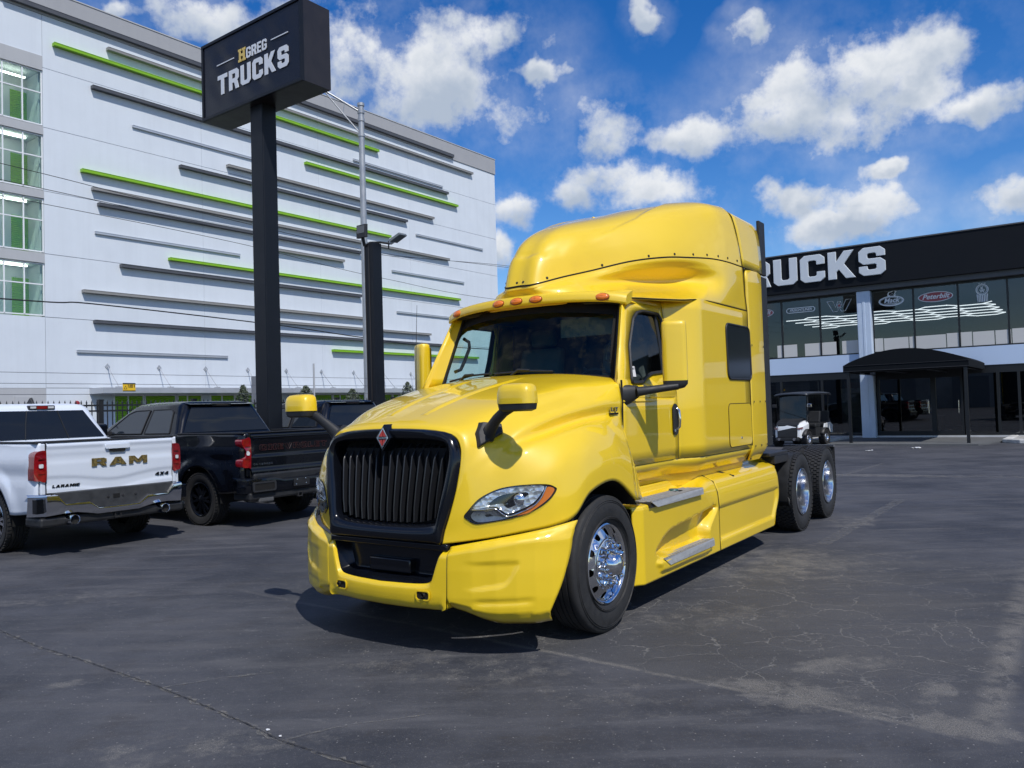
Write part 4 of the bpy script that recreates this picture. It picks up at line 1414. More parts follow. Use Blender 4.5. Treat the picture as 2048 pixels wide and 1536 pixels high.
# --- mirrors
for s in (1, -1):
    mrr = empty('door_mirror', (0, 0, 0), parent=TRUCK)
    b = MB()
    yc, w_ = 1.39, .104
    def rot(p):
        dx, dy = p[0] + 1.05, abs(p[1]) - yc
        c_, s_ = math.cos(.45), math.sin(.45)
        return (-1.05 + dx * c_ - dy * s_, s * (yc + dx * s_ + dy * c_), p[2])
    rows = []
    for z, k, fx in ((1.875, 1.0, 1.0), (1.95, 1.0, 1.0), (2.10, 1.0, 1.0), (2.25, .995, 1.0), (2.335, .985, .98), (2.365, .95, .9), (2.378, .80, .6)):
        row = []
        for a in np.linspace(0, 2 * math.pi, 28, endpoint=False):
            c_, s__ = math.cos(a), math.sin(a)
            e = .45
            yy = w_ * k * (abs(c_) ** e) * (1 if c_ > 0 else -1)
            xx = .062 * fx * (abs(s__) ** (e + .25)) * (1 if s__ > 0 else -1)
            row.append(rot((-1.05 + xx, yc + yy, z)))
        rows.append(row)
    b.grid(np.array(rows), closed_v=True)
    b.add(rows[-1], [tuple(range(28))])
    b.build('mirror_cover', M_YEL, mrr, smooth=50)
    b = MB()
    rows = []
    for z, k, sh in ((1.876, .99, 0), (1.845, .97, -.0), (1.815, .90, -.02), (1.80, .6, -.05)):
        row = []
        for a in np.linspace(0, 2 * math.pi, 28, endpoint=False):
            c_, s__ = math.cos(a), math.sin(a)
            yy = w_ * k * (abs(c_) ** .45) * (1 if c_ > 0 else -1)
            xx = .061 * k * (abs(s__) ** .7) * (1 if s__ > 0 else -1)
            row.append(rot((-1.05 + xx, yc + yy + sh, z)))
        rows.append(row)
    b.grid(np.array(rows), closed_v=True); b.add(rows[-1], [tuple(range(28))])
    b.tube([(-1.03, s * 1.42, 1.828), (-.98, s * 1.33, 1.818), (-.88, s * 1.21, 1.80), (-.80, s * 1.14, 1.79)], [.034, .036, .040, .05], 10, squash=(1, .9))
    rows = []
    for t, hw in ((0, .050), (.3, .062), (.7, .078), (1, .085)):
        p = Vector((-.82, s * 1.15, 1.79)).lerp(Vector((-.755, s * 1.075, 1.765)), t)
        rows.append([tuple(p + Vector((.075 * math.cos(a) * (.6 + .5 * t), 0, hw * math.sin(a)))) for a in np.linspace(0, 2 * math.pi, 16, endpoint=False)])
    b.grid(np.array(rows), closed_v=True)
    b.build('mirror_arm', M_BLK, mrr, smooth=50)
    b = MB(); b.plate([rrect(-.088, .088, 1.90, 2.34, .03)], lambda a, c: rot((-1.114, yc + a, c)), (-.003, 0, 0)); b.build('mirror_glass', M_CHR, mrr, smooth=None)
    # hood mirror
    hm = empty('hood_mirror', (0, 0, 0), parent=TRUCK)
    hc = Vector((.83, s * 1.07, 1.715))
    rows = []
    for z, ky, kx in ((0, 1, 1), (.03, 1, 1), (.075, .985, .97), (.11, .93, .88), (.128, .80, .70), (.136, .45, .4), (.137, .02, .02)):
        rows.append([(hc.x + .085 * kx * (abs(math.sin(a)) ** .6) * (1 if math.sin(a) > 0 else -1) - .03 * (1 - kx), hc.y + .135 * ky * (abs(math.cos(a)) ** .5) * (1 if math.cos(a) > 0 else -1), hc.z + z) for a in np.linspace(0, 2 * math.pi, 32, endpoint=False)])
    b = MB(); b.grid(np.array(rows), closed_v=True); b.build('mirror_cover', M_YEL, hm, smooth=50)
    rows = []
    for z, k in ((.002, .985), (-.015, .97), (-.040, .93), (-.052, .7)):
        rows.append([(hc.x + .083 * k * (abs(math.sin(a)) ** .6) * (1 if math.sin(a) > 0 else -1), hc.y + .133 * k * (abs(math.cos(a)) ** .5) * (1 if math.cos(a) > 0 else -1), hc.z + z) for a in np.linspace(0, 2 * math.pi, 32, endpoint=False)])
    b = MB(); b.grid(np.array(rows), closed_v=True); b.add(rows[-1], [tuple(range(32))])
    b.tube([(.80, s * 1.0, 1.690), (.785, s * .93, 1.665), (.77, s * .85, 1.61), (.745, s * .785, 1.55), (.73, s * .74, 1.50)], [.030, .034, .036, .044, .058], 10, squash=(.8, 1.1))
    b.build('mirror_arm', M_BLK, hm, smooth=50)
    # base plate lying on the hood flank
    bp_ = [(.82, .72, 1.415), (.80, .695, 1.52), (.71, .665, 1.59), (.62, .785, 1.585), (.645, .815, 1.50)]
    b = MB()
    for o_ in (.0,):
        P = [HBVH.find_nearest(Vector(p)) for p in bp_]
        ring0 = [tuple(q[0] + q[1] * (.012 if q[1].y > 0 else -.012)) for q in P]
        cc = sum((Vector(p) for p in ring0), Vector()) / len(ring0)
        ring1 = [tuple(Vector(p).lerp(cc, .12) + Vector((.01, .022, .012))) for p in ring0]
        ringb = [tuple(Vector(p) + Vector((-.01, -.03, 0))) for p in ring0]
        rows = np.array([ringb, ring0, ring1])
        if s < 0: rows = mirror(rows)
        b.grid(rows, closed_v=True); b.add(rows[-1], [tuple(range(len(bp_)))])
    b.build('mirror_base', M_BLK, hm, smooth=40, bevel=.006)

# CB aerial by the right mirror
b = MB(); b.tube([(-.75, -1.22, 1.86), (-.77, -1.23, 2.2), (-.83, -1.25, 2.75)], [.006, .004, .002], 5); tb(b, 'antenna', M_BLK, smooth=None)

# --- skirt (fairing over steps and tank)
RECS = smooth_poly([(-.93, .43), (-1.0, .52), (-1.22, .605), (-1.6, .640), (-2.0, .668), (-2.30, .69), (-2.34, .64), (-2.15, .50), (-2.13, .40), (-2.08, .36), (-1.3, .37)], 4)
TUB = smooth_poly([(-.95, .39), (-.965, .315), (-1.04, .275), (-1.6, .272), (-2.05, .272), (-2.15, .33), (-2.1, .37), (-1.5, .385)], 4)
for s in (1, -1):
    sk = empty('side_skirt', (0, 0, 0), parent=TRUCK)
    UPS = np.array([(1.222, .835), (1.213, .860), (1.17, .869), (1.03, .882), (.970, .90), (.952, .965)])
    UPT = np.array([(1.222, .672), (1.210, .80), (1.168, .905), (1.065, .957), (.985, .975), (.955, 1.02)])
    for name, x0, x1, nx in (('step_fairing', -.60, -2.395, 96), ('tank_fairing', -2.405, -4.50, 70)):
        rows = []
        for x in np.linspace(x0, x1, nx):
            w_ = float(sstep(-1.93, -2.30, x))
            U = UPS * (1 - w_) + UPT * w_
            if x0 > -2 and x > -2.0:
                U = UPS * (1 - w_) + UPT * w_
            k = (x - x0) / (x1 - x0) if x0 < -2 else 0.0
            kf = x0 - x if x0 > -2 else 1.0
            row = []
            zt = U[0][1]
            for v in np.linspace(0, 1, 46):
                z = .235 + (zt - .235) * v
                y = 1.222
                if x0 < -2:
                    y -= .028 * float(sstep(zt, zt - .035, z)) * float(sstep(.315, .36, z)) * float(sstep(.0, .03, k)) * float(sstep(.965, .90, k))
                else:
                    y -= .05 * (1 - float(sstep(0, .10, kf)))
                row.append([x, y, z])
            for y, z in catmull(U, 26)[1:]:
                if x0 > -2:
                    y -= .05 * (1 - float(sstep(0, .10, kf))) * float(sstep(1.0, 1.2, y))
                row.append([x, y, z])
            for q in row:
                if x0 < -2:
                    q[0] += .26 * k * k * float(sstep(.60, .22, q[2]))
                    rr = float(sstep(.93, 1.0, k))
                    q[1] -= .05 * rr * rr
            rows.append(row)
        G = np.array(rows)
        if x0 > -2:
            d = dist_poly(G[..., 0], G[..., 2], RECS)
            inner_ = (G[..., 1] > 1.1)
            G[..., 1] -= np.where(inner_, .11 * (1 - sstep(-.050, .004, d)), 0)
            d2 = dist_poly(G[..., 0], G[..., 2], TUB)
            G[..., 1] += np.where(inner_, .030 * (1 - sstep(-.03, .01, d2)), 0)
        b = MB()
        H = G.copy(); H[..., 1] *= s
        b.grid(H)
        b.build(name, M_YEL, sk, smooth=50, solid=.018)
    b = MB(); b.tube([(-2.40, s * y, z) for y, z in [(1.0, .972), (1.065, .957), (1.168, .905), (1.21, .80), (1.222, .672), (1.216, .60), (1.216, .36), (1.222, .24)]], .008, 5); b.build('skirt_gap', bpy.data.materials['seam_shadow'], sk, smooth=None)
    b = MB(); b.fill([[(1.20, .235), (1.185, .60), (1.165, .70), (1.15, .90), (1.04, .955), (.95, 1.02), (.8, 1.02), (.8, .235)]], lambda a, c: (-4.49 + .25 * float(sstep(.60, .22, c)), s * a, c)); b.build('skirt_end', M_YEL, sk, smooth=None)
    b = MB(); b.fill([[(1.17, .235), (1.17, .85), (.85, .85), (.85, .235)]], lambda a, c: (-.63, s * a, c)); b.build('skirt_front', M_GAP, sk, smooth=None)
    # filler cap recess
    b = MB(); b.lathe([(.001, .003), (.082, .003), (.092, -.002)], (-1.62, s * 1.08, .885), (0, -.12 * s, 1), 24); b.build('filler_recess', M_GAP, sk, smooth=50)
    b = MB(); b.lathe([(.001, .024), (.04, .022), (.048, .004)], (-1.64, s * 1.08, .885), (0, 0, 1), 16); b.build('filler_cap', pmat('cap_teal', (.05, .12, .12), rough=.4) if 'cap_teal' not in bpy.data.materials else bpy.data.materials['cap_teal'], sk, smooth=50)
    # strap slot in the tank fairing
    b = MB(); b.prism([(-2.99, s * 1.172, .903), (-3.02, s * 1.168, .907), (-2.86, s * 1.02, .972), (-2.76, s * 1.02, .972)], (0, 0, .008)); b.build('strap_slot', M_GAP, sk, smooth=None)
    # treads
    for (xa, xb, z0, yi, ed) in ((-.80, -1.92, .888, 1.06, .052), (-1.02, -2.15, .385, 1.085, .062)):
        tr = MB()
        yo = 1.245
        n_ = 21
        rows_ = 4
        # perforated plate: a lattice of bars round real holes
        for k in range(n_ + 1):
            x = xa + (xb - xa) * k / n_
            tr.box((x, s * (yi + yo) / 2, z0), (.013, yo - yi, .008), rz=.5 * s)
        for k in range(rows_ + 1):
            y = yi + (yo - yi) * k / rows_
            tr.box(((xa + xb) / 2, s * y, z0 + .002), (abs(xb - xa), .010, .008))
        tr.prism([(xa, s * yo, z0 + .006), (xb, s * yo, z0 + .006), (xb, s * (yo + .012), z0 - .004), (xb, s * (yo + .014), z0 - ed), (xa - .10, s * (yo + .014), z0 - ed), (xa, s * (yo + .012), z0 - .004)], (0, -.010 * s, 0))
        tr.build('step_tread', M_TREAD, sk, smooth=None)
        b = MB(); b.bx(xa, xb, s * (yi + .005), s * (yo - .004), z0 - .05, z0 - .012); b.build('step_pan', M_STEEL, sk, smooth=None)

# --- wheels
def tyre_profile(R_=.505, W=.28, rim=.292):
    h = W / 2
    return [(rim, -h * .72), (rim + .02, -h * .86), (rim + .07, -h * .99), (rim + .12, -h), (R_ - .05, -h * .95), (R_ - .018, -h * .88), (R_ - .004, -h * .80),
            (R_, -h * .62), (R_ - .001, -h * .52), (R_ - .013, -h * .50), (R_ - .013, -h * .46), (R_, -h * .44), (R_ + .001, -h * .17), (R_ - .013, -h * .15), (R_ - .013, -h * .11), (R_ + .001, -h * .09)]


def full_tyre(mb, c, ax, R_=.505, W=.28, rim=.292, seg=64):
    p = tyre_profile(R_, W, rim)
    p = p + [(r, -h) for r, h in p[::-1]]
    mb.lathe(p, c, ax, seg)


def holed_disc(mb, c, ax, r0, r1, rh, hr, nh, h0, h1, seg=80):
    """dished disc with round hand holes"""
    a = Vector(ax).normalized(); s = a.orthogonal().normalized(); t = a.cross(s)
    loops = [[(r1 * math.cos(k), r1 * math.sin(k)) for k in np.linspace(0, 2 * math.pi, seg, endpoint=False)],
             [(r0 * math.cos(k), r0 * math.sin(k)) for k in np.linspace(0, 2 * math.pi, seg // 2, endpoint=False)]]
    for i in range(nh):
        A = 2 * math.pi * (i + .5) / nh
        loops.append([((rh + hr * math.cos(k)) * math.cos(A) - hr * math.sin(k) * math.sin(A), (rh + hr * math.cos(k)) * math.sin(A) + hr * math.sin(k) * math.cos(A)) for k in np.linspace(0, 2 * math.pi, 14, endpoint=False)])

    def fn(x, y):
        r = math.hypot(x, y)
        h = h0 + (h1 - h0) * float(sstep(r0, r1, r))
        return tuple(Vector(c) + s * x + t * y + a * h)
    mb.fill(loops, fn)


def rib_letters(parent, c, s, txt, r, ang):
    pass


for s in (1, -1):
    # steer wheels
    wc = Vector((-.12, s * 1.068, .505))
    ax = Vector((0, s, 0))
    wh = empty('front_wheel', (0, 0, 0), parent=TRUCK)
    b = MB(); full_tyre(b, wc, ax, .508, .285, .294, 72)
    # sidewall ribs
    for r_, hh in ((.335, .1435), (.345, .1438), (.455, .1385), (.468, .136)):
        b.lathe([(r_ - .003, hh - .004), (r_, hh + .002), (r_ + .003, hh - .004)], wc, ax, 72)
    b.build('tyre', M_RUB, wh, smooth=45)
    b = MB()
    b.lathe([(.296, .104), (.300, .122), (.290, .128), (.279, .122), (.272, .105), (.268, .085)], wc, ax, 64)
    holed_disc(b, wc, ax, .190, .268, .232, .027, 10, .122, .085)
    b.lathe([(.190, .122), (.187, .134), (.180, .137), (.172, .128), (.085, .128)], wc, ax, 48)
    b.build('rim', M_CHR, wh, smooth=40)
    b = MB(); b.lathe([(.001, .02), (.29, .02), (.29, -.1)], wc, ax, 40); b.build('brake_drum', M_GAP, wh, smooth=40)
    b = MB()
    b.lathe([(.098, .128), (.096, .165), (.090, .175), (.080, .20), (.070, .222), (.045, .238), (.001, .243)], wc, ax, 40)
    b.build('hub_cap', M_CHR, wh, smooth=50)
    sx = ax.orthogonal().normalized(); tx_ = ax.cross(sx)
    for k in range(10):
        A = 2 * math.pi * k / 10
        p = wc + sx * (.143 * math.cos(A)) + tx_ * (.143 * math.sin(A)) + ax * .128
        b = MB(); b.lathe([(.025, 0), (.023, .014), (.0185, .018), (.0185, .058), (.013, .070), (.001, .073)], p, ax, 6)
        b.build('lug_nut', M_CHR, wh, smooth=20)
    # wheel house
    b = MB(); b.bx(-.66, .42, s * .58, s * .86, .70, 1.16); tb(b, 'wheel_house', M_GAP, smooth=None)
    arch = [(-.06 + .635 * math.cos(R(a)), .505 + .63 * math.sin(R(a))) for a in np.linspace(38, 142, 20)]
    b = MB(); b.grid(np.array([[(x, s * 1.235, z) for x, z in arch], [(x, s * .7, z) for x, z in arch]])); tb(b, 'wheel_arch_liner', M_BLK, smooth=60)
    # drive wheels: outer and inner tyre of each dual
    for xw in (-5.42, -6.76):
        wh = empty('drive_wheel', (0, 0, 0), parent=TRUCK)
        for k, yo in enumerate((1.098, .765)):
            wc = Vector((xw, s * yo, .505))
            b = MB(); full_tyre(b, wc, ax, .492, .27, .294, 64)
            # staggered tread blocks
            for i in range(56):
                A = 2 * math.pi * i / 56
                for j, (yy, off) in enumerate(((-.108, 0), (-.065, .5), (-.0215, 0), (.0215, .5), (.065, 0), (.108, .5))):
                    a2 = A + off * 2 * math.pi / 56
                    p = wc + Vector((math.cos(a2) * .494, yy, math.sin(a2) * .494))
                    b.box(p, (.018, .036, .040), ry=-a2)
            b.build('tyre', M_RUB, wh, smooth=45)
        wc = Vector((xw, s * 1.098, .505))
        b = MB()
        b.lathe([(.296, .104), (.300, .124), (.290, .130), (.280, .124), (.274, .100), (.262, .02), (.255, -.06), (.235, -.09), (.20, -.10), (.15, -.104), (.14, -.09), (.135, -.10)], wc, ax, 64)
        b.build('rim', M_ALU, wh, smooth=40)
        b = MB(); b.lathe([(.14, -.10), (.115, -.06), (.10, .02), (.085, .03), (.001, .035)], wc, ax, 32); b.build('hub', M_STEEL, wh, smooth=40)
        b = MB()
        for k in range(10):
            A = 2 * math.pi * k / 10
            p = wc + Vector((math.cos(A) * .168, 0, math.sin(A) * .168)) - ax * .1
            b.lathe([(.018, 0), (.016, .03), (.001, .034)], p, ax, 6)
        b.build('lug_nut', M_CHR, wh, smooth=20)
    # fender in front of the first drive wheel, mud flap and deck
    arcp = [(-5.42 + .60 * math.cos(R(a)), .505 + .58 * math.sin(R(a))) for a in np.linspace(-12, 62, 14)]
    b = MB(); b.grid(np.array([[(x, s * 1.20, z - .03) for x, z in arcp], [(x, s * 1.20, z) for x, z in arcp], [(x, s * .62, z) for x, z in arcp]])); tb(b, 'drive_fender', M_BLK, smooth=40, solid=.02)
    b = MB(); b.bx(-7.34, -7.325, s * .66, s * 1.20, .28, .97); tb(b, 'mud_flap', M_RUB, smooth=None)
    b = MB(); b.bx(-7.35, -7.27, s * .46, s * 1.20, .97, 1.0); tb(b, 'flap_hanger', M_ALU, smooth=None)
    b = MB(); b.bx(-5.05, -4.30, s * .46, s * 1.16, 1.02, 1.06); b.bx(-5.05, -4.5, s * 1.0, s * 1.16, .92, 1.02); tb(b, 'deck_plate', M_STEEL, smooth=None, bevel=.01)
    b = MB(); b.lathe([(.30, -.75), (.30, .75), (.001, .75)], (-3.5, s * .82, .60), (1, 0, 0), 28); tb(b, 'fuel_tank', M_STEEL, smooth=40)
# fifth wheel
b = MB(); b.lathe([(.001, .05), (.45, .05), (.48, .02), (.48, -.02)], (-6.0, 0, 1.06), (0, 0, 1), 28); b.bx(-6.2, -5.8, -.45, .45, .90, 1.04); tb(b, 'fifth_wheel', M_STEEL, smooth=40)

# ------------------------------------------------------------------ white storage building
def stucco(name, col, bump=.25):
    m = pmat(name, col, rough=.85, var=.035, vscale=.6, bump=bump, bscale=28)
    # faint rain streaks down the render
    n, l = m.node_tree.nodes, m.node_tree.links
    b = n['Principled BSDF']
    src = b.inputs['Base Color'].links[0].from_socket
    tc = n.new('ShaderNodeTexCoord')
    mp = n.new('ShaderNodeMapping'); mp.inputs['Scale'].default_value = (1.6, 1.6, .10)
    l.new(tc.outputs['Object'], mp.inputs['Vector'])
    t = n.new('ShaderNodeTexNoise'); t.inputs['Scale'].default_value = 1.4; t.inputs['Detail'].default_value = 7; t.inputs['Roughness'].default_value = .65
    l.new(mp.outputs[0], t.inputs['Vector'])
    mr = n.new('ShaderNodeMapRange'); mr.inputs['From Min'].default_value = .45; mr.inputs['From Max'].default_value = .75; mr.inputs['To Min'].default_value = 1.0; mr.inputs['To Max'].default_value = .95
    l.new(t.outputs['Fac'], mr.inputs['Value'])
    sc = n.new('ShaderNodeVectorMath'); sc.operation = 'SCALE'
    l.new(src, sc.inputs[0]); l.new(mr.outputs[0], sc.inputs['Scale']); l.new(sc.outputs[0], b.inputs['Base Color'])
    return m


M_WALL = stucco('white_stucco', (.66, .71, .765))
M_JOINT = pmat('joint_grey', (.30, .33, .37), rough=.9)
M_GREY = stucco('grey_stucco', (.36, .365, .38))
M_SPAN = stucco('spandrel_grey', (.44, .45, .465))
M_BGRN = pmat('lime_green_metal', (.22, .46, .012), rough=.45, var=.05, vscale=2)
M_BDRK = pmat('charcoal_metal', (.075, .078, .088), rough=.45, var=.08, vscale=2)
M_BTAU = pmat('taupe_metal', (.26, .255, .245), rough=.45, var=.06, vscale=2)
M_BSIL = pmat('silver_metal', (.50, .52, .55), rough=.35, metal=.4, var=.04, vscale=2)
M_WFRM = pmat('white_window_frame', (.78, .80, .82), rough=.5)
M_STGL = glass_mat('storage_glass', (.86, .95, .92), base=.05)
WLC = -40.578
WB = empty('storage_building', BL * WLC, math.atan2(BA.y, BA.x), 'tall white storage building with green and grey horizontal fins and a grey parapet', 'building')
A_END = 52.85
ZS = [3.36, 6.77, 9.83, 12.87, 15.98, 18.9, 21.5]
b = MB(); b.bx(17.2, A_END - .05, .12, 26, 0, 22.6); b.bx(-12, 17.19, 3.2, 26, 0, 22.6); b.bx(-12, 17.19, .12, 3.2, 19.5, 22.6); b.bx(-12, 17.19, .12, 3.2, 0, 6.6); b.build('building_core', M_JOINT, WB, smooth=None)
XS = [17.18, 25.6, 34.0, 42.4, A_END]
for i in range(len(ZS) - 1):
    for j in range(len(XS) - 1):
        b = MB(); b.bx(XS[j] + .006, XS[j + 1] - .006, 0, .2, ZS[i] + .012, ZS[i + 1] - .012)
        b.build('wall_panel', M_WALL, WB, smooth=None)
b = MB(); b.bx(17.18, A_END, .0, .2, .0, 3.348); b.build('wall_panel', M_GREY if False else M_WALL, WB, smooth=None)
for z0, z1 in ((3.36, 6.758), (0, 3.348)):
    b = MB(); b.bx(-12, 17.168, 0, .2, z0, z1); b.build('wall_panel', M_WALL if z0 > 1 else M_SPAN, WB, smooth=None)
for x0, x1 in ((-12, 2.0), (2.012, 17.168)):
    b = MB(); b.bx(x0, x1, 0, .2, 19.45, 21.488); b.build('wall_panel', M_WALL, WB, smooth=None)
b = MB(); b.bx(-12, 12.0, 0, .2, 6.77, 19.438); b.build('wall_panel', M_WALL, WB, smooth=None)
b = MB(); b.bx(-12, A_END + .05, -.06, .3, 21.5, 22.74); b.build('parapet', M_GREY, WB, smooth=None)
b = MB(); b.bx(-12, A_END + .08, -.09, .34, 22.74, 22.80); b.build('parapet_cap', M_SPAN, WB, smooth=None)
# window bays
WZ = [(6.82, 9.33), (9.88, 12.46), (12.92, 15.56), (16.05, 18.70)]
M_ROOM = pmat('corridor_white', (.60, .62, .62), rough=.8)
for k, (z0, z1) in enumerate(WZ):
    nxt = WZ[k + 1][0] - .05 if k < 3 else 19.438
    b = MB(); b.bx(12.0, 17.168, -.035, .18, z1 + .035, nxt); b.build('spandrel', M_SPAN, WB, smooth=None)
    # corridor behind the glass
    b = MB()
    b.bx(12.0, 17.15, .30, 3.0, z0 - .10, z0 - .02)
    b.bx(12.0, 17.15, 1.6, 1.7, z0, z1)
    b.bx(12.0, 17.15, .30, 3.0, z1 + .02, z1 + .1)
    b.bx(17.10, 17.16, .3, 2.7, z0, z1)
    b.build('corridor', M_ROOM, WB, smooth=None)
    for xd in (13.1, 14.7, 16.35):
        d = MB()
        for r in range(20):
            zz = z0 + .02 + r * .098
            d.prism([(xd, 1.585, zz), (xd, 1.55, zz + .05), (xd, 1.585, zz + .097), (xd, 1.6, zz + .05)], (.98, 0, 0))
        d.build('corridor_door', M_BGRN, WB, smooth=None)
    d = MB(); d.bx(12.6, 16.7, .7, .82, z1 - .10, z1 - .04) if k < 3 else d.bx(12.6, 16.7, .7, .82, z1 - .28, z1 - .22)
    d.build('ceiling_light', bpy.data.materials['tube_light'] if 'tube_light' in bpy.data.materials else pmat('tube_light', (.9, .9, .85), emit=(1, 1, .95), estr=5.5), WB, smooth=None)
    w = MB()
    xs = [17.15 - .862 * i for i in range(7)]
    zt = z0 + (z1 - z0) * .60
    for x in xs[1:]:
        w.bx(x - .028, x + .028, .03, .12, z0, z1)
    w.bx(12.0, 17.16, .03, .12, z0 - .0, z0 + .055)
    w.bx(12.0, 17.16, .03, .12, z1 - .045, z1)
    w.bx(17.11, 17.165, .032, .118, z0, z1)
    w.bx(12.0, 17.16, .034, .116, zt - .028, zt + .028)
    fr_ = w.build('window', M_WFRM, WB, smooth=None)
    for i in range(6):
        for za, zb in ((z0 + .05, zt - .03), (zt + .03, z1 - .05)):
            p = MB(); p.bx(xs[i + 1] + .03, xs[i] - .03, .075, .083, za, zb); p.build('pane', M_STGL, fr_, smooth=None)

BARS = [('d', 15.4, 47.4, 21.72, .22), ('t', 20.27, 49.74, 20.86, .15), ('g', 17.64, 39.3, 20.17, .16), ('d', 19.46, 46.64, 18.62, .17),
        ('s', 21.58, 29.3, 17.2, .13), ('s', 37.0, 46.14, 19.05, .13), ('g', 32.84, 47.75, 17.83, .16), ('t', 27.17, 44.9, 16.36, .15), ('d', 24.18, 42.0, 15.64, .16),
        ('g', 18.89, 40.27, 14.23, .16), ('t', 19.41, 46.55, 13.42, .15), ('d', 19.7, 37.46, 12.68, .16), ('s', 19.56, 27.95, 11.23, .13), ('t', 29.6, 35.87, 11.9, .15),
        ('s', 43.02, 50.9, 14.84, .13), ('g', 23.47, 47.73, 10.4, .15), ('d', 20.8, 37.36, 9.69, .16), ('s', 40.43, 48.4, 11.82, .13), ('t', 18.88, 39.08, 8.18, .15),
        ('t', 29.5, 44.2, 7.45, .14), ('d', 19.42, 46.67, 6.70, .16), ('s', 40.82, 48.2, 8.9, .13), ('s', 18.6, 27.0, 5.18, .13), ('g', 34.75, 49.8, 5.87, .15)]
BM = {'d': M_BDRK, 't': M_BTAU, 'g': M_BGRN, 's': M_BSIL}
for c, x0, x1, z, h in BARS:
    dp = .27 if c != 's' else .10
    b = MB()
    # U-channel profile: top flange, face, bottom flange
    b.bx(x0, x1, -dp, .01, z + h / 2 - .02, z + h / 2)
    b.bx(x0, x1, -dp, .01, z - h / 2, z - h / 2 + .02)
    b.bx(x0, x1, -dp + .012, -.001, z - h / 2 + .02, z + h / 2 - .02)
    b.build('facade_fin', BM[c], WB, smooth=None)
    for k in range(1, int((x1 - x0) / 3.05) + 1):
        pass
# ground floor: canopy, tie rods, roll-up doors
b = MB(); b.bx(19.2, 47.6, -1.30, .02, 3.06, 3.35); cn = b.build('canopy', M_BSIL, WB, smooth=None, bevel=.01)
for i in range(10):
    a = 20.1 + 2.75 * i
    b = MB(); b.tube([(a, -.04, 4.46), (a, -1.18, 3.36)], .022, 6); b.build('tie_rod', M_BSIL, cn, smooth=60)
    b = MB(); b.prism([(a, -.03, 4.62), (a + .13, -.03, 4.46), (a, -.03, 4.30), (a - .13, -.03, 4.46)], (0, .03, 0)); b.build('rod_plate', M_BSIL, cn, smooth=None)
    b = MB(); b.bx(a - .12, a + .12, -1.24, -1.0, 3.35, 3.40); b.build('rod_foot', M_BSIL, cn, smooth=None)
for i in range(5):
    o = 20.45 + 5.45 * i
    for x0, x1, sp in ((o, o + 1.45, o + .68), (o + 1.62, o + 3.27, None), (o + 3.47, o + 4.82, o + 4.0)):
        d = MB()
        for r in range(28):
            zz = .04 + r * .104
            d.prism([(x0, -.012, zz), (x0, -.035, zz + .05), (x0, -.012, zz + .1), (x0, .004, zz + .05)], (x1 - x0, 0, 0))
        dd_ = d.build('storage_door', M_BGRN, WB, smooth=None)
        d = MB()
        for x in ([x0 - .04, x1 + .04] + ([sp] if sp else [])):
            d.bx(x - .035, x + .035, -.06, .0, 0, 3.0)
        d.bx(x0 - .07, x1 + .07, -.055, .0, 2.96, 3.055)
        d.build('door_frame', M_WFRM, dd_, smooth=None)
b = MB(); b.bx(15.8, 16.6, -.05, .0, 2.4, 2.95); b.build('wall_vent', M_SPAN, WB, smooth=None)
b = MB(); b.lathe([(.001, .10), (.09, .09), (.12, 0)], (18.6, -.0, 2.62), (0, -1, 0), 14); b.build('alarm_bell', pmat('bell_red', (.30, .03, .04), rough=.4), WB, smooth=50)
b = MB(); b.bx(20.45, 47.3, -.01, .21, .0, .03); b.build('threshold', M_GREY, WB, smooth=None)

# ------------------------------------------------------------------ picket fence
FN = empty('picket_fence', BL * -19.0 + BA * 0, math.atan2(BA.y, BA.x), 'black metal picket fence running behind the parked pickups', 'fence')
M_FNC = pmat('fence_black', (.012, .012, .014), rough=.4)
pk = MB()
pk.bx(-.010, .010, -.010, .010, .12, 2.13)
pk.add([(-.016, -.016, 2.11), (.016, -.016, 2.11), (.016, .016, 2.11), (-.016, .016, 2.11), (0, 0, 2.19)], [(0, 1, 4), (1, 2, 4), (2, 3, 4), (3, 0, 4), (3, 2, 1, 0)])
pk0 = None
for i in range(184):
    x = 2.2 + i * .12
    if pk0 is None:
        pk0 = pk.build('picket', M_FNC, FN, smooth=None); q = pk0
    else:
        q = pk0.copy(); COL.objects.link(q)
    q.location = (x, 0, 0)
for z in (.25, 1.93, 2.06):
    b = MB(); b.bx(2.1, 24.3, -.018, .018, z - .02, z + .02); b.build('fence_rail', M_FNC, FN, smooth=None)
for i in range(10):
    x = 2.04 + i * 2.4
    b = MB(); b.bx(x - .05, x + .05, -.05, .05, 0, 2.17); b.prism([(x - .06, -.06, 2.17), (x + .06, -.06, 2.17), (x + .06, .06, 2.17), (x - .06, .06, 2.17)], (0, 0, .03)); b.build('fence_post', M_FNC, FN, smooth=None)

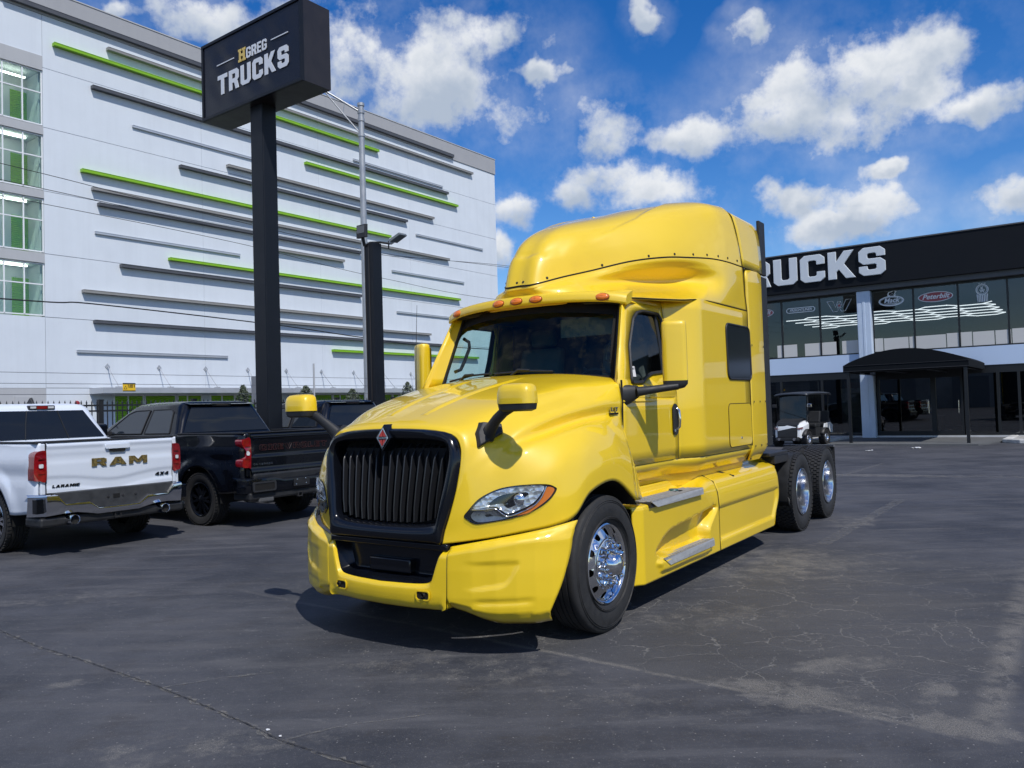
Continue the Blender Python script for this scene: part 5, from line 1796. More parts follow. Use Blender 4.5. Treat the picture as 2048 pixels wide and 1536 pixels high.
# electric security fence just behind it
EF = empty('electric_fence', BL * -19.6, math.atan2(BA.y, BA.x), 'thin security wires on slim grey posts above the picket fence', 'wire fence')
M_WIRE = pmat('wire_grey', (.20, .21, .23), rough=.4, metal=.6)
for z in (2.85, 2.6, 2.35):
    b = MB(); b.tube([(1.0, 0, z), (13, 0, z - .01), (26.0, 0, z)], .006, 4); b.build('fence_wire', M_WIRE, EF, smooth=None)
for x, h in ((1.2, 3.25), (16.06, 3.27), (26.0, 3.25)):
    b = MB(); b.tube([(x, 0, 0), (x, 0, h)], .028, 8); b.build('wire_post', pmat('post_grey', (.42, .43, .45), rough=.5), EF, smooth=60)
M_SYEL = pmat('sign_yellow', (.80, .50, .02), rough=.5)
for k, (x, lab) in enumerate(((10.23, 'small yellow warning sign reading 7,000 V hung on the wires above the white pickup'), (18.42, 'small yellow warning sign beside the grey pole behind the dark pickups'))):
    sg = empty('warning_sign', BL * -19.57 + BA * x + Vector((0, 0, 2.515)), math.atan2(BA.y, BA.x), lab, 'sign', 'yellow warning signs on the security wires')
    w = .16 if k == 0 else .12
    b = MB(); b.bx(-w, w, -.006, .006, -.105, .105); b.build('sign_plate', M_SYEL, sg, smooth=None)
    b = MB(); b.bx(-w, w, -.010, -.006, .075, .105); b.bx(-w, w, -.010, -.006, -.105, -.080); b.build('sign_band', M_BLK, sg, smooth=None)
    b = MB()
    for ch, lp in letters('7,000 V', .075, .19, gap=.1):
        b.plate(lp, lambda a, c: (-.04 + a, -.0065, -.01 + c), (0, -.002, 0))
    b.build('sign_lettering', M_BLK, sg, smooth=None)
    b = MB(); b.fill([[(-.14, -.05), (-.05, -.05), (-.095, .04)], [(-.125, -.04), (-.065, -.04), (-.095, .02)]], lambda a, c: (a, -.008, c)); b.build('sign_symbol', M_BLK, sg, smooth=None)

# ------------------------------------------------------------------ sign on its pole
SP = BA * 9.888 + BL * -13.46
SG = empty('pole_sign', SP, math.atan2(BL.y, BL.x), 'black box sign reading HGREG TRUCKS high on a square black pole', 'sign')
M_SGF = pmat('sign_face', (.008, .010, .019), rough=.25, spec=.3)
M_SGB = pmat('sign_box_metal', (.020, .016, .016), rough=.35, var=.2, vscale=4)
M_POLE = pmat('pole_black', (.008, .010, .015), rough=.40, spec=.25, var=.15, vscale=3)
# local x = BL (towards the truck), y = BA (away), z up
b = MB(); b.bx(-.20, .20, -.17, .17, 0, 7.98); b.build('pole', M_POLE, SG, smooth=None, bevel=.02)
b = MB(); b.bx(-.35, .35, -.32, .32, 0, .04); b.build('base_plate', M_POLE, SG, smooth=None)
x0, x1, z0, z1, yf, yb = -1.57, 1.69, 7.95, 9.53, -.35, .33
b = MB(); b.bx(x0, x1, yf + .02, yb, z0, z1); b.build('sign_box', M_SGB, SG, smooth=None)
nx_, nz_ = 40, 22
G = np.zeros((nx_, nz_, 3))
rnd = np.random.RandomState(4)
for i in range(nx_):
    for j in range(nz_):
        u, v = i / (nx_ - 1), j / (nz_ - 1)
        e = min(1, 6 * u, 6 * (1 - u)) * min(1, 6 * v, 6 * (1 - v))
        dz = .012 * math.sin(u * 17 + 2.4 * math.sin(v * 5)) * math.sin(v * 8 + u * 4) + .008 * math.sin(u * 31 + v * 11)
        G[i, j] = (x0 + .04 + (x1 - x0 - .08) * u, yf + .006 + dz * e * .6, z0 + .04 + (z1 - z0 - .08) * v)
b = MB(); b.grid(G); b.build('sign_face', M_SGF, SG, smooth=80)
b = MB()
b.bx(x0 - .01, x1 + .01, yf - .02, yf + .04, z1 - .045, z1 + .01); b.bx(x0 - .01, x1 + .01, yf - .02, yf + .04, z0 - .01, z0 + .045)
b.bx(x0 - .01, x0 + .045, yf - .018, yf + .038, z0 + .045, z1 - .045); b.bx(x1 - .045, x1 + .01, yf - .018, yf + .038, z0 + .045, z1 - .045)
b.build('sign_rim', M_POLE, SG, smooth=None)
M_LET = pmat('sign_white', (.72, .74, .78), rough=.4)
M_GOLD = pmat('sign_gold', (.72, .52, .14), rough=.4)
for ch, lp in letters('TRUCKS', .41, 2.31, gap=.13):
    b = MB(); b.plate(lp, lambda a, c: (-1.005 + a, yf - .012, 8.335 + c), (0, .008, 0)); b.build('sign_letter', M_LET, SG, smooth=None)
for ch, lp in letters('H', .26, .24):
    b = MB(); b.plate(lp, lambda a, c: (-.285 + a, yf - .012, 8.83 + c), (0, .008, 0)); b.build('sign_letter', M_GOLD, SG, smooth=None)
for ch, lp in letters('GREG', .215, .66, gap=.13):
    b = MB(); b.plate(lp, lambda a, c: (-.02 + a, yf - .012, 8.84 + c), (0, .008, 0)); b.build('sign_letter', M_LET, SG, smooth=None)
for xa, xb in ((-1.03, -.43), (.78, 1.30)):
    b = MB(); b.bx(xa, xb, yf - .012, yf - .004, 8.965, 8.985); b.build('sign_rule', M_LET, SG, smooth=None)

# ------------------------------------------------------------------ light pole and utility pole
LP = Vector((-3.40, 19.95, 0))
LT_ = empty('light_pole', LP, math.atan2(BL.y, BL.x), 'square black light pole with a floodlight and a side lamp', 'light pole')
b = MB()
b.bx(-.15, .15, -.15, .15, 0, 5.95)
b.build('pole', M_POLE, LT_, smooth=None, bevel=.012)
b = MB(); b.bx(-.155, -.12, -.158, -.15, 0, 5.9); b.bx(-.02, .02, -.158, -.15, 0, 5.9); b.build('pole_channel', M_SGB, LT_, smooth=None)
def loc(px, py, pz):      # world point -> local of the light pole
    d = Vector((px, py, pz)) - LP
    return Vector((d.dot(BL), d.dot(BA), d.z))
c = loc(-3.66, 19.80, 6.24)
fl = MB(); fl.prism([c + Vector(p) for p in ((-.17, 0, .17), (.15, 0, .17), (.17, -.03, -.17), (-.15, -.03, -.17))], (.0, .09, .01)); f_ = fl.build('floodlight', M_BLK, LT_, smooth=None, bevel=.01)
b = MB(); b.prism([c + Vector(p) for p in ((-.14, -.004, .14), (.125, -.004, .14), (.135, -.022, -.05), (-.13, -.022, -.05))], (0, -.004, 0)); b.build('lamp_glass', pmat('lamp_grey_glass', (.10, .11, .12), rough=.15), f_, smooth=None)
b = MB(); b.tube([c + Vector((0, .05, -.15)), c + Vector((.02, .08, -.34)), (-.10, -.02, 5.94)], .045, 8); b.build('lamp_bracket', M_BLK, LT_, smooth=50)
e = loc(-2.96, 19.9, 5.93); e2 = loc(-2.62, 19.85, 6.15)
b = MB(); b.tube([(-.1, -.02, 5.99), loc(-3.2, 19.9, 5.97), e], .028, 8); b.build('lamp_arm', M_BLK, LT_, smooth=50)
b = MB(); b.tube([e + Vector((-.05, 0, .07)), e + Vector((-.05, 0, -.13))], .018, 6); b.build('lamp_bolt', M_BLK, LT_, smooth=50)
b = MB(); b.tube([e, e + (e2 - e) * .25], [.045, .05], 8); b.build('lamp_neck', M_BSIL, LT_, smooth=50)
d = (e2 - e); sd_ = Vector((0, .13, 0)); up_ = Vector((-d.z, 0, d.x)).normalized() * .035
p0 = e + d * .22
b = MB(); b.prism([p0 - sd_ - up_, p0 - sd_ + up_, p0 + sd_ + up_, p0 + sd_ - up_], d * .78); b.build('side_lamp', pmat('lamp_housing', (.13, .15, .16), rough=.4), LT_, smooth=None, bevel=.008)

UP = Vector((-5.05, 27.85, 0))
UT = empty('utility_pole', UP, 0, 'slim galvanised grey utility pole with a bracket arm behind the box sign', 'utility pole')
M_GALV = pmat('galvanised', (.40, .41, .42), rough=.42, metal=.55, var=.12, vscale=2.5)
b = MB(); b.tube([(0, 0, 0), (-.0, 0, 6), (.0, 0, 12.62)], [.135, .118, .10], 16); b.build('pole', M_GALV, UT, smooth=60)
b = MB()
for z in (12.05, 12.33, 11.5, 12.60):
    b = MB(); b.tube([(0, 0, z - .05), (0, 0, z + .05)], .125, 14); b.build('pole_collar', M_GALV, UT, smooth=50)
b = MB(); b.tube([(-.02, -.02, 12.33), (-.55, -.08, 12.66), (-1.2, -.2, 13.05), (-2.0, -.35, 13.4)], .038, 8); b.build('bracket_arm', M_GALV, UT, smooth=60)
b = MB(); b.tube([(-.02, -.02, 11.55), (-.6, -.09, 12.25), (-1.2, -.2, 13.0)], .026, 8); b.tube([(-.62, -.1, 12.25), (-.55, -.08, 12.66)], .02, 6); b.build('arm_brace', M_GALV, UT, smooth=60)

b = MB(); b.bx(-.13, .13, -.09, .09, 2.05, 2.86); cb = b.build('control_box', pmat('box_grey', (.24, .25, .27), rough=.6), None, smooth=None)
cb.location = BA * 14.27 + BL * -20.0; cb.rotation_euler = (0, 0, math.atan2(BL.y, BL.x))
tag(cb, 'grey metal control box on a post right beside the square sign pole', 'utility box')
b = MB(); b.bx(-.05, .05, -.04, .04, 0, 2.05); b.build('box_post', M_GALV, cb, smooth=None)

CABLES = [('lowest sagging black cable crossing the white facade below the fins', [(4, 4.64), (8.8, 4.69), (10.2, 4.74), (15.8, 4.57), (19.4, 4.37), (23.2, 4.24), (34, 4.4), (60, 5.2)], .018),
          ('upper thin cable crossing the white facade and meeting the pole', [(4, 8.1), (8.87, 7.9), (12, 7.75), (20.4, 7.52), (28.1, 8.02), (40, 8.6), (60, 9.6)], .009),
          ('second thin cable just below the upper one', [(4, 7.66), (9.9, 7.49), (15.1, 7.34), (20.5, 7.46), (28.1, 7.95), (60, 9.4)], .009),
          ('third thin cable crossing the tall windows and the green fins', [(4, 7.22), (8.9, 7.14), (14.5, 6.98), (20.45, 6.6), (30, 6.5), (60, 7.6)], .008)]
for lab, pts, r in CABLES:
    P = catmull([(BA * a + BL * -21.0 + Vector((0, 0, z))) for a, z in pts], 60)
    b = MB(); b.tube([tuple(p) for p in P], r, 5)
    tag(b.build('overhead_cable', M_BLK, None, smooth=None), lab, 'cable', 'overhead cables in front of the white building')

# ------------------------------------------------------------------ small trees in front of the green doors
M_LEAF = pmat('small_tree_leaf', (.075, .095, .060), rough=.7, var=.5, vscale=4)
M_BARK = pmat('bark', (.12, .10, .08), rough=.9)
TREES = [(21.4, -31, 3.05, 'thin young tree left of the square sign pole'), (24.9, -31, 3.05, 'small young tree behind the left yellow hood mirror'), (27.87, -31, 2.9, 'low round young tree between sign pole and light pole'),
         (31.9, -31, 3.3, 'pointed young tree right of the light pole')]
for k, (a, L_, h, lab) in enumerate(TREES):
    t = empty('young_tree', BA * a + BL * L_, 0, lab, 'tree', 'young trees in front of the green doors')
    b = MB(); b.tube([(0, 0, 0), (.03, .01, h * .5), (0, 0, h * .92)], [.05, .035, .012], 7)
    rt = random.Random(k)
    for q in range(7):
        an = rt.uniform(0, 6.28); z = rt.uniform(1.3, h * .85)
        b.tube([(0, 0, z), (.3 * math.cos(an), .3 * math.sin(an), z + .28)], [.016, .006], 5)
    b.build('trunk', M_BARK, t, smooth=60)
    cr = MB()
    for q in range(900):
        z = rt.random() ** .8
        rad = (.52 if k != 0 else .36) * math.sin(math.pi * (.12 + .86 * z)) ** .8
        an = rt.uniform(0, 6.28); rr = rad * math.sqrt(rt.random()) * rt.uniform(.75, 1.2)
        c = Vector((rr * math.cos(an), rr * math.sin(an), 1.25 + (h - 1.2) * z))
        d1 = Vector((rt.uniform(-1, 1), rt.uniform(-1, 1), rt.uniform(-.5, 1))).normalized() * rt.uniform(.05, .10)
        d2 = d1.orthogonal().normalized() * .028
        cr.add([c - d1, c + d2, c + d1, c - d2], [(0, 1, 2, 3)])
    cr.build('crown', M_LEAF, t, smooth=None, recalc=False, weld=False)

# ------------------------------------------------------------------ truck dealership
FD = 35.5
DB = empty('dealership_building', BA * FD, math.atan2(BL.y, BL.x), 'two storey dealership with black fascia reading TRUCKS and dark windows', 'building')
M_FAS = pmat('fascia_black', (.008, .010, .014), rough=.6, spec=.15, var=.1, vscale=1)
M_DTRIM = pmat('fascia_trim_grey', (.085, .09, .10), rough=.55)
M_BAND = pmat('pale_blue_band', (.49, .61, .80), rough=.6, var=.02, vscale=.7)
M_COLM = pmat('column_blue_grey', (.52, .62, .76), rough=.55, var=.05, vscale=2, bump=.1, bscale=3)
M_DFRM = pmat('storefront_frame', (.010, .011, .013), rough=.4)
M_SHOP = glass_mat('storefront_glass', (.50, .53, .54), base=.10)
M_UPGL = glass_mat('upper_glass', (.62, .66, .68), base=.05)
XL, XR = -22.0, 14.0
b = MB(); b.bx(XL, XR, -.55, .35, 6.36, 8.0); b.build('fascia', M_FAS, DB, smooth=None)
b = MB(); b.bx(XL - .02, XR + .02, -.58, .38, 8.0, 8.05); b.build('fascia_cap', M_DTRIM, DB, smooth=None)
b = MB(); b.bx(XL, XR, -.36, .3, 6.14, 6.357); b.build('fascia_trim', M_DTRIM, DB, smooth=None)
b = MB(); b.bx(XL, XR, -.06, .30, 2.82, 3.54); b.build('wall_band', M_BAND, DB, smooth=None)
b = MB(); b.bx(XL, XR, .02, 16, 7.3, 7.35); b.bx(XL, XR, 15.7, 16, 0, 8.0); b.bx(XL - .1, XL, .0, 16, 0, 8.0); b.bx(XR, XR + .1, .0, 16, 0, 8.0); b.build('rear_shell', M_GREY, DB, smooth=None)
M_INT = pmat('interior_dark', (.035, .037, .040), rough=.8)
M_INTF = pmat('interior_floor', (.045, .045, .046), rough=.35)
b = MB(); b.bx(XL, XR, .3, 15.6, .06, .10); b.build('ground_floor', M_INTF, DB, smooth=None)
b = MB(); b.bx(XL, XR, .3, 15.6, 2.86, 3.5); b.build('upper_floor', M_INT, DB, smooth=None)
b = MB(); b.bx(XL, XR, .3, 15.6, 6.15, 6.2); b.build('upper_ceiling', M_INT, DB, smooth=None)
b = MB(); b.bx(XL, XR, 12.0, 12.1, .1, 6.15); b.build('back_wall', M_INT, DB, smooth=None)
for xc in (-16.9, -7.92, 1.1, 10.0):
    b = MB(); b.bx(xc - .27, xc + .27, -.30, .1, .0, 6.137); cl = b.build('column', M_COLM, DB, smooth=None, bevel=.03)
    b = MB(); b.bx(xc - .05, xc + .05, -.315, -.29, .0, 6.13); b.build('column_rib', M_COLM, cl, smooth=None, bevel=.01)
# upper windows
umx = [-20.2, -18.6, -17.2, -16.6, -14.7, -13.05, -11.40, -9.76, -8.20, -7.64, -6.09, -4.50, -2.84, -1.15, .8, 1.4, 3.0, 4.6, 6.2, 8.0, 9.7, 10.3, 12.0, 13.9]
for xa, xb in zip(umx[:-1], umx[1:]):
    if xb - xa < .8:
        continue
    w = MB()
    w.bx(xa, xa + .035, -.03, .06, 3.545, 6.135); w.bx(xb - .035, xb, -.03, .06, 3.545, 6.135)
    w.bx(xa + .035, xb - .035, -.03, .06, 3.545, 3.59); w.bx(xa + .035, xb - .035, -.03, .06, 6.05, 6.135)
    f_ = w.build('upper_window', M_DFRM, DB, smooth=None)
    p = MB(); p.bx(xa + .035, xb - .035, .0, .008, 3.59, 6.05); p.build('pane', M_UPGL, f_, smooth=None)
M_PALE = pmat('pale_panel', (.58, .575, .56), rough=.7, emit=None)  # pale opaque strips on the outer face of the upper panes
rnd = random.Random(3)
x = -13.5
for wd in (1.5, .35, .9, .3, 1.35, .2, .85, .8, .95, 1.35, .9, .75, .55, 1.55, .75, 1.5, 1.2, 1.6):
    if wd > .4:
        b = MB(); b.bx(x, x + wd - .035, -.006, -.002, 3.595, 4.13 + rnd.uniform(-.01, .02)); b.build('pale_panel', M_PALE, DB, smooth=None)
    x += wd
# honeycomb ceiling lights upstairs
hx = MB()
segs = set()
R_h = .78
for i in range(-3, 14):
    for j in range(-1, 8):
        cx = -12.4 + i * R_h * 1.5
        cy = 1.3 + (j + .5 * (i % 2)) * R_h * math.sqrt(3)
        for k in range(6):
            a0, a1 = R(60 * k), R(60 * k + 60)
            p = (round(cx + R_h * math.cos(a0), 2), round(cy + R_h * math.sin(a0), 2)); q = (round(cx + R_h * math.cos(a1), 2), round(cy + R_h * math.sin(a1), 2))
            if -12.0 < min(p[0], q[0]) and max(p[0], q[0]) < -2.9 and min(p[1], q[1]) > .5 and max(p[1], q[1]) < 7.0:
                segs.add((min(p, q), max(p, q)))
for p, q in sorted(segs):
    hx.tube([(p[0], p[1], 5.32), (q[0], q[1], 5.32)], .019, 5)
tag(hx.build('honeycomb_light', pmat('led_tube', (.9, .9, .9), emit=(1, 1, 1), estr=2.0), DB, smooth=None), kind='stuff')
# ground floor storefront
gmx = [-20.4, -18.5, -17.2, -16.6, -14.7, -13.1, -11.55, -9.80, -8.20, -7.63]
gmx2 = [-4.45, -3.30, -2.62, -.9, .8, 1.4, 3.2, 5.0, 6.8, 8.5, 9.7, 10.3, 12.0, 13.9]
for lst in (gmx, gmx2):
    for xa, xb in zip(lst[:-1], lst[1:]):
        if xb - xa < .6 and xa < -4.6:
            continue
        w = MB()
        w.bx(xa, xa + .045, -.03, .08, .12, 2.815); w.bx(xb - .045, xb, -.03, .08, .12, 2.815)
        w.bx(xa + .045, xb - .045, -.03, .08, .12, .19); w.bx(xa + .045, xb - .045, -.03, .08, 2.52, 2.815)
        f_ = w.build('shop_window', M_DFRM, DB, smooth=None)
        p = MB(); p.bx(xa + .045, xb - .045, .02, .03, .19, 2.52); p.build('pane', M_SHOP, f_, smooth=None)
for xa, xb in ((-7.60, -5.53), (-5.53, -4.48)):
    w = MB()
    w.bx(xa, xa + .10, -.05, .08, .10, 2.6); w.bx(xb - .08, xb, -.05, .08, .10, 2.6)
    w.bx(xa + .1, xb - .08, -.05, .08, .10, .30); w.bx(xa + .1, xb - .08, -.05, .08, 2.42, 2.6); w.bx(xa, xb, -.045, .075, 2.6, 2.815)
    f_ = w.build('entrance_door', M_DFRM, DB, smooth=None)
    p = MB(); p.bx(xa + .1, xb - .08, .01, .02, .30, 2.42); p.build('pane', M_SHOP, f_, smooth=None)
    b = MB(); b.tube([(xb - .16, -.09, 1.0), (xb - .16, -.09, 1.5)], .015, 8); b.build('door_handle', M_ALU, f_, smooth=60)
b = MB(); b.bx(XL, XR, -.10, .05, 0, .12); b.build('base_kerb', pmat('kerb_white', (.55, .56, .57), rough=.7, var=.1), DB, smooth=None)
# fascia lettering (the rest of the name is hidden by the truck)
M_FLET = pmat('fascia_letter', (.62, .67, .72), rough=.45)
for ch, lp in letters('TRUCKS', 1.16, 6.88, gap=.09):
    b = MB(); b.plate([smooth_poly(q, 3) if False else q for q in lp], lambda a, c: (-13.82 + a, -.64, 6.70 + c), (0, .085, 0)); b.build('fascia_letter', M_FLET, DB, smooth=None, bevel=.02)
# brand decals on the upper panes
M_DEC = pmat('decal_silver', (.80, .82, .84), rough=.5)
M_DECR = pmat('decal_red', (.36, .07, .08), rough=.5)


def decal(name):
    return empty(name, (0, 0, 0), parent=DB)


YD = -.004
def oval(cx, cz, rx, rz, k=40):
    return [(cx + rx * math.cos(t), cz + rz * math.sin(t)) for t in np.linspace(0, 2 * math.pi, k, endpoint=False)]
def dplate(mb, loops, off=0.0):
    return mb.fill(loops, lambda a, c: (a, YD - off, c))
# red script ovals
for cx in (-12.38, -5.29):
    dc = decal('oval_decal')
    b = MB(); dplate(b, [oval(cx, 5.64, .60, .185)]); b.build('decal_field', M_DECR, dc, smooth=None)
    b = MB(); dplate(b, [oval(cx, 5.64, .625, .205), oval(cx, 5.64, .595, .18)], .002); b.build('decal_rim', M_DEC, dc, smooth=None)
    font_obj('decal_lettering', 'Peterbilt', .27, M_DEC, dc, face_matrix((cx, YD - .004, 5.65), (1, 0, .0), (0, 0, 1)), extrude=.001, shear=.35, offset=.006, xs=1.02)
dc = decal('pill_decal')
b = MB(); dplate(b, [rrect(-11.19, -9.95, 5.52, 5.75, .11), rrect(-11.155, -9.985, 5.55, 5.72, .08)]); b.build('decal_rim', M_DEC, dc, smooth=None)
font_obj('decal_lettering', 'FREIGHTLINER', .145, M_DEC, dc, face_matrix((-10.57, YD - .002, 5.635), (1, 0, 0), (0, 0, 1)), extrude=.001, shear=.3, offset=.004, xs=1.0)
dc = decal('star_decal')
Wp = [(-.49, .22), (-.26, .22), (-.14, -.06), (-.06, .18), (.06, .18), (.14, -.06), (.28, .24), (.50, .24), (.24, -.24), (.08, -.24), (0, -.08), (-.08, -.24), (-.26, -.24)]
ins = []
cxx = sum(p[0] for p in Wp) / len(Wp)
b = MB(); P_ = [(-8.95 + p[0], YD - .002, 5.655 + p[1]) for p in Wp]
b.tube(P_ + [P_[0]], .014, 4, cap=False); b.build('decal_outline', M_DEC, dc, smooth=None)
star = [(.115 * (1 if k % 2 == 0 else .42) * math.sin(R(36 * k)), .115 * (1 if k % 2 == 0 else .42) * math.cos(R(36 * k))) for k in range(10)]
b = MB(); dplate(b, [[(-8.95 + x * 1.25, 5.66 + z * 1.25) for x, z in star], [(-8.95 + x * .95, 5.66 + z * .95) for x, z in star]], .006); b.build('decal_star', M_DEC, dc, smooth=None)
b = MB(); dplate(b, [[(-8.95 + x * .72, 5.66 + z * .72) for x, z in star]], .006); b.build('decal_star', M_DECR, dc, smooth=None)
dc = decal('oval_decal')
b = MB(); dplate(b, [oval(-6.91, 5.64, .48, .21), oval(-6.91, 5.64, .435, .165)]); dplate(b, [oval(-6.91, 5.64, .42, .15), oval(-6.91, 5.64, .405, .138)]); b.build('decal_rim', M_DEC, dc, smooth=None)
font_obj('decal_lettering', 'Mack', .27, M_DEC, dc, face_matrix((-6.91, YD - .003, 5.66), (1, 0, .05), (0, 0, 1)), extrude=.001, shear=.3, offset=.006)
b = MB(); b.bx(-7.12, -6.68, YD - .004, YD, 5.53, 5.55)
dog = smooth_poly([(-.17, -.10), (-.17, .0), (-.13, .07), (-.04, .08), (.03, .13), (.10, .15), (.16, .11), (.17, .05), (.12, .0), (.13, -.10), (.07, -.10), (.05, -.03), (-.05, -.03), (-.09, -.10)], 3)
dplate(b, [[(-6.87 + x, 5.945 + z) for x, z in dog], [(-6.87 + x * .72 + .003, 5.95 + z * .62) for x, z in dog]]); tag(b.build('decal_mark', M_DEC, dc, smooth=None), kind='stuff')
dc = decal('badge_decal')
b = MB()
dplate(b, [oval(-3.67, 5.74, .215, .215), oval(-3.67, 5.74, .185, .185)]); dplate(b, [oval(-3.67, 5.74, .165, .165), oval(-3.67, 5.74, .15, .15)])
for k in range(3):
    dplate(b, [[(-3.80 + .09 * k, 5.985), (-3.72 + .09 * k, 5.985), (-3.74 + .09 * k, 5.96), (-3.78 + .09 * k, 5.96)]])
for k in range(5):
    xx = -3.80 + .058 * k
    dplate(b, [[(xx, 5.27), (xx + .034, 5.27), (xx + .034, 5.54), (xx, 5.54)]])
dplate(b, [[(-3.84, 5.27), (-3.825, 5.27), (-3.825, 5.57), (-3.86, 5.57)]]); dplate(b, [[(-3.50, 5.27), (-3.515, 5.27), (-3.515, 5.57), (-3.48, 5.57)]])
tag(b.build('decal_mark', M_DEC, dc, smooth=None), kind='stuff')
font_obj('decal_lettering', 'K', .16, M_DEC, dc, face_matrix((-3.67, YD - .002, 5.79), (1, 0, 0), (0, 0, 1)), extrude=.001, offset=.004)
font_obj('decal_lettering', 'W', .16, M_DEC, dc, face_matrix((-3.67, YD - .002, 5.68), (1, 0, 0), (0, 0, 1)), extrude=.001, offset=.004)

# awning over the entrance
AW = empty('entrance_awning', BA * FD, math.atan2(BL.y, BL.x), 'black arched canvas awning on two posts over the glass entrance', 'awning')
M_AWN = pmat('awning_black', (.007, .009, .012), rough=.85, spec=.12, bump=.15, bscale=8)
ax0, ax1, ayf = -7.78, -3.70, -4.5
def arch(n=24):
    return [(ax0 + (ax1 - ax0) * t, 2.90 + .52 * math.sin(math.pi * t) ** .85) for t in np.linspace(0, 1, n)]
ar = arch()
b = MB(); b.grid(np.array([[(x, ayf, z) for x, z in ar], [(x, ayf + 1.4, z) for x, z in ar], [(x, -.08, z - .0) for x, z in ar]])); b.build('canopy_top', M_AWN, AW, smooth=50, solid=.01)
b = MB(); b.fill([[(ax0, 2.66)] + ar + [(ax1, 2.66)]], lambda a, c: (a, ayf - .004, c)); b.build('canopy_front', M_AWN, AW, smooth=None)
b = MB()
for x in (ax0, ax1):
    b.add([(x, ayf, 2.66), (x, -.08, 2.66), (x, -.08, 2.9), (x, ayf, 2.9)], [(0, 1, 2, 3)])
b.build('canopy_side', M_AWN, AW, smooth=None)
b = MB(); b.tube([(ax0, ayf - .01, 2.88), (ax1, ayf - .01, 2.88)], .012, 6); b.tube([(ax0, ayf - .01, 2.68), (ax1, ayf - .01, 2.68)], .018, 6); b.build('canopy_hem', M_DFRM, AW, smooth=None)
for x in (-7.62, -3.82):
    b = MB(); b.bx(x - .05, x + .05, ayf + .02, ayf + .12, 0, 2.66); b.build('awning_post', M_DFRM, AW, smooth=None)
b = MB()
for x in (-7.62, -6.3, -5.0, -3.82):
    b.tube([(x, ayf + .07, 2.62), (x, -.1, 2.62)], .02, 6)
b.tube([(ax0 + .1, ayf + .07, 2.64), (ax1 - .1, ayf + .07, 2.64)], .025, 6)
b.build('awning_frame', M_DFRM, AW, smooth=None)

# entrance pad and painted kerbs
pad = MB(); pad.prism([(-8.3, -5.2, 0), (-3.45, -5.2, 0), (-3.0, -3.2, 0), (-3.0, -.1, 0), (-8.5, -.1, 0), (-8.5, -3.4, 0)], (0, 0, .05))
po = pad.build('entrance_path', pmat('pad_concrete', (.10, .105, .11), rough=.8, var=.15, vscale=1.5), None, smooth=None); tag(po, kind='structure'); po.location = BA * FD; po.rotation_euler = (0, 0, math.atan2(BL.y, BL.x))
M_KERB = pmat('kerb_worn_white', (.50, .50, .49), rough=.85, var=.3, vscale=3, bump=.3, bscale=9)
for k, poly in enumerate(([(-2.95, -3.3), (-2.4, -3.9), (4.0, -3.9), (4.0, -3.5), (-2.3, -3.5), (-2.7, -3.0), (-2.7, -.12), (-2.95, -.12)],
                          [(-8.55, -.12), (-8.55, -2.6), (-8.9, -3.4), (-16, -3.4), (-16, -3.0), (-9.1, -3.0), (-8.8, -2.5), (-8.8, -.12)])):
    kb = MB(); kb.prism([(x, y, 0) for x, y in poly], (0, 0, .13)); ko = kb.build('kerb', M_KERB, None, smooth=None, bevel=.02)
    tag(ko, kind='structure'); ko.location = BA * FD; ko.rotation_euler = (0, 0, math.atan2(BL.y, BL.x))
    bed = MB(); bed.prism([(x, y, 0) for x, y in ([(-2.7, -3.5), (4, -3.5), (4, -.12), (-2.7, -.12)] if k == 0 else [(-16, -3.0), (-9.0, -3.0), (-8.8, -2.5), (-8.8, -.12), (-16, -.12)])], (0, 0, .10))
    bo = bed.build('path', pmat('bed_gravel', (.38, .38, .37), rough=.9, var=.5, vscale=6, bump=.5, bscale=18), None, smooth=None); tag(bo, kind='structure'); bo.location = BA * FD; bo.rotation_euler = (0, 0, math.atan2(BL.y, BL.x))

# things inside the showroom that show through the glass
def inside(name, lab, cat, x, y, z=.10, group=None):
    return empty(name, BA * (FD + y) + BL * x + Vector((0, 0, z)), math.atan2(BL.y, BL.x), lab, cat, group)


t = inside('storage_cabinet', 'cream roll front cabinet standing inside the glass left of the column', 'cabinet', -8.9, 2.2)
b = MB(); b.bx(-.62, .62, -.25, .25, 0, 2.05); b.build('cabinet_body', pmat('cabinet_cream', (.48, .47, .43), rough=.6), t, smooth=None, bevel=.02)
b = MB()
for r in range(16):
    b.bx(-.55, .55, -.27, -.25, .1 + r * .11, .19 + r * .11)
b.build('cabinet_shutter', pmat('shutter_cream', (.58, .57, .52), rough=.5), t, smooth=None)
b = MB(); b.bx(-.5, .2, -.22, .2, 2.05, 2.32); rb = inside('red_box', 'red box lying on top of the cream cabinet indoors', 'box', -8.9, 2.2, 2.15); b2 = MB(); b2.bx(-.45, .3, -.2, .2, 0, .24); b2.build('box_body', M_RED, rb, smooth=None); b3 = MB(); b3.bx(-.46, .31, -.21, .21, .24, .27); b3.build('box_lid', M_RED, rb, smooth=None)
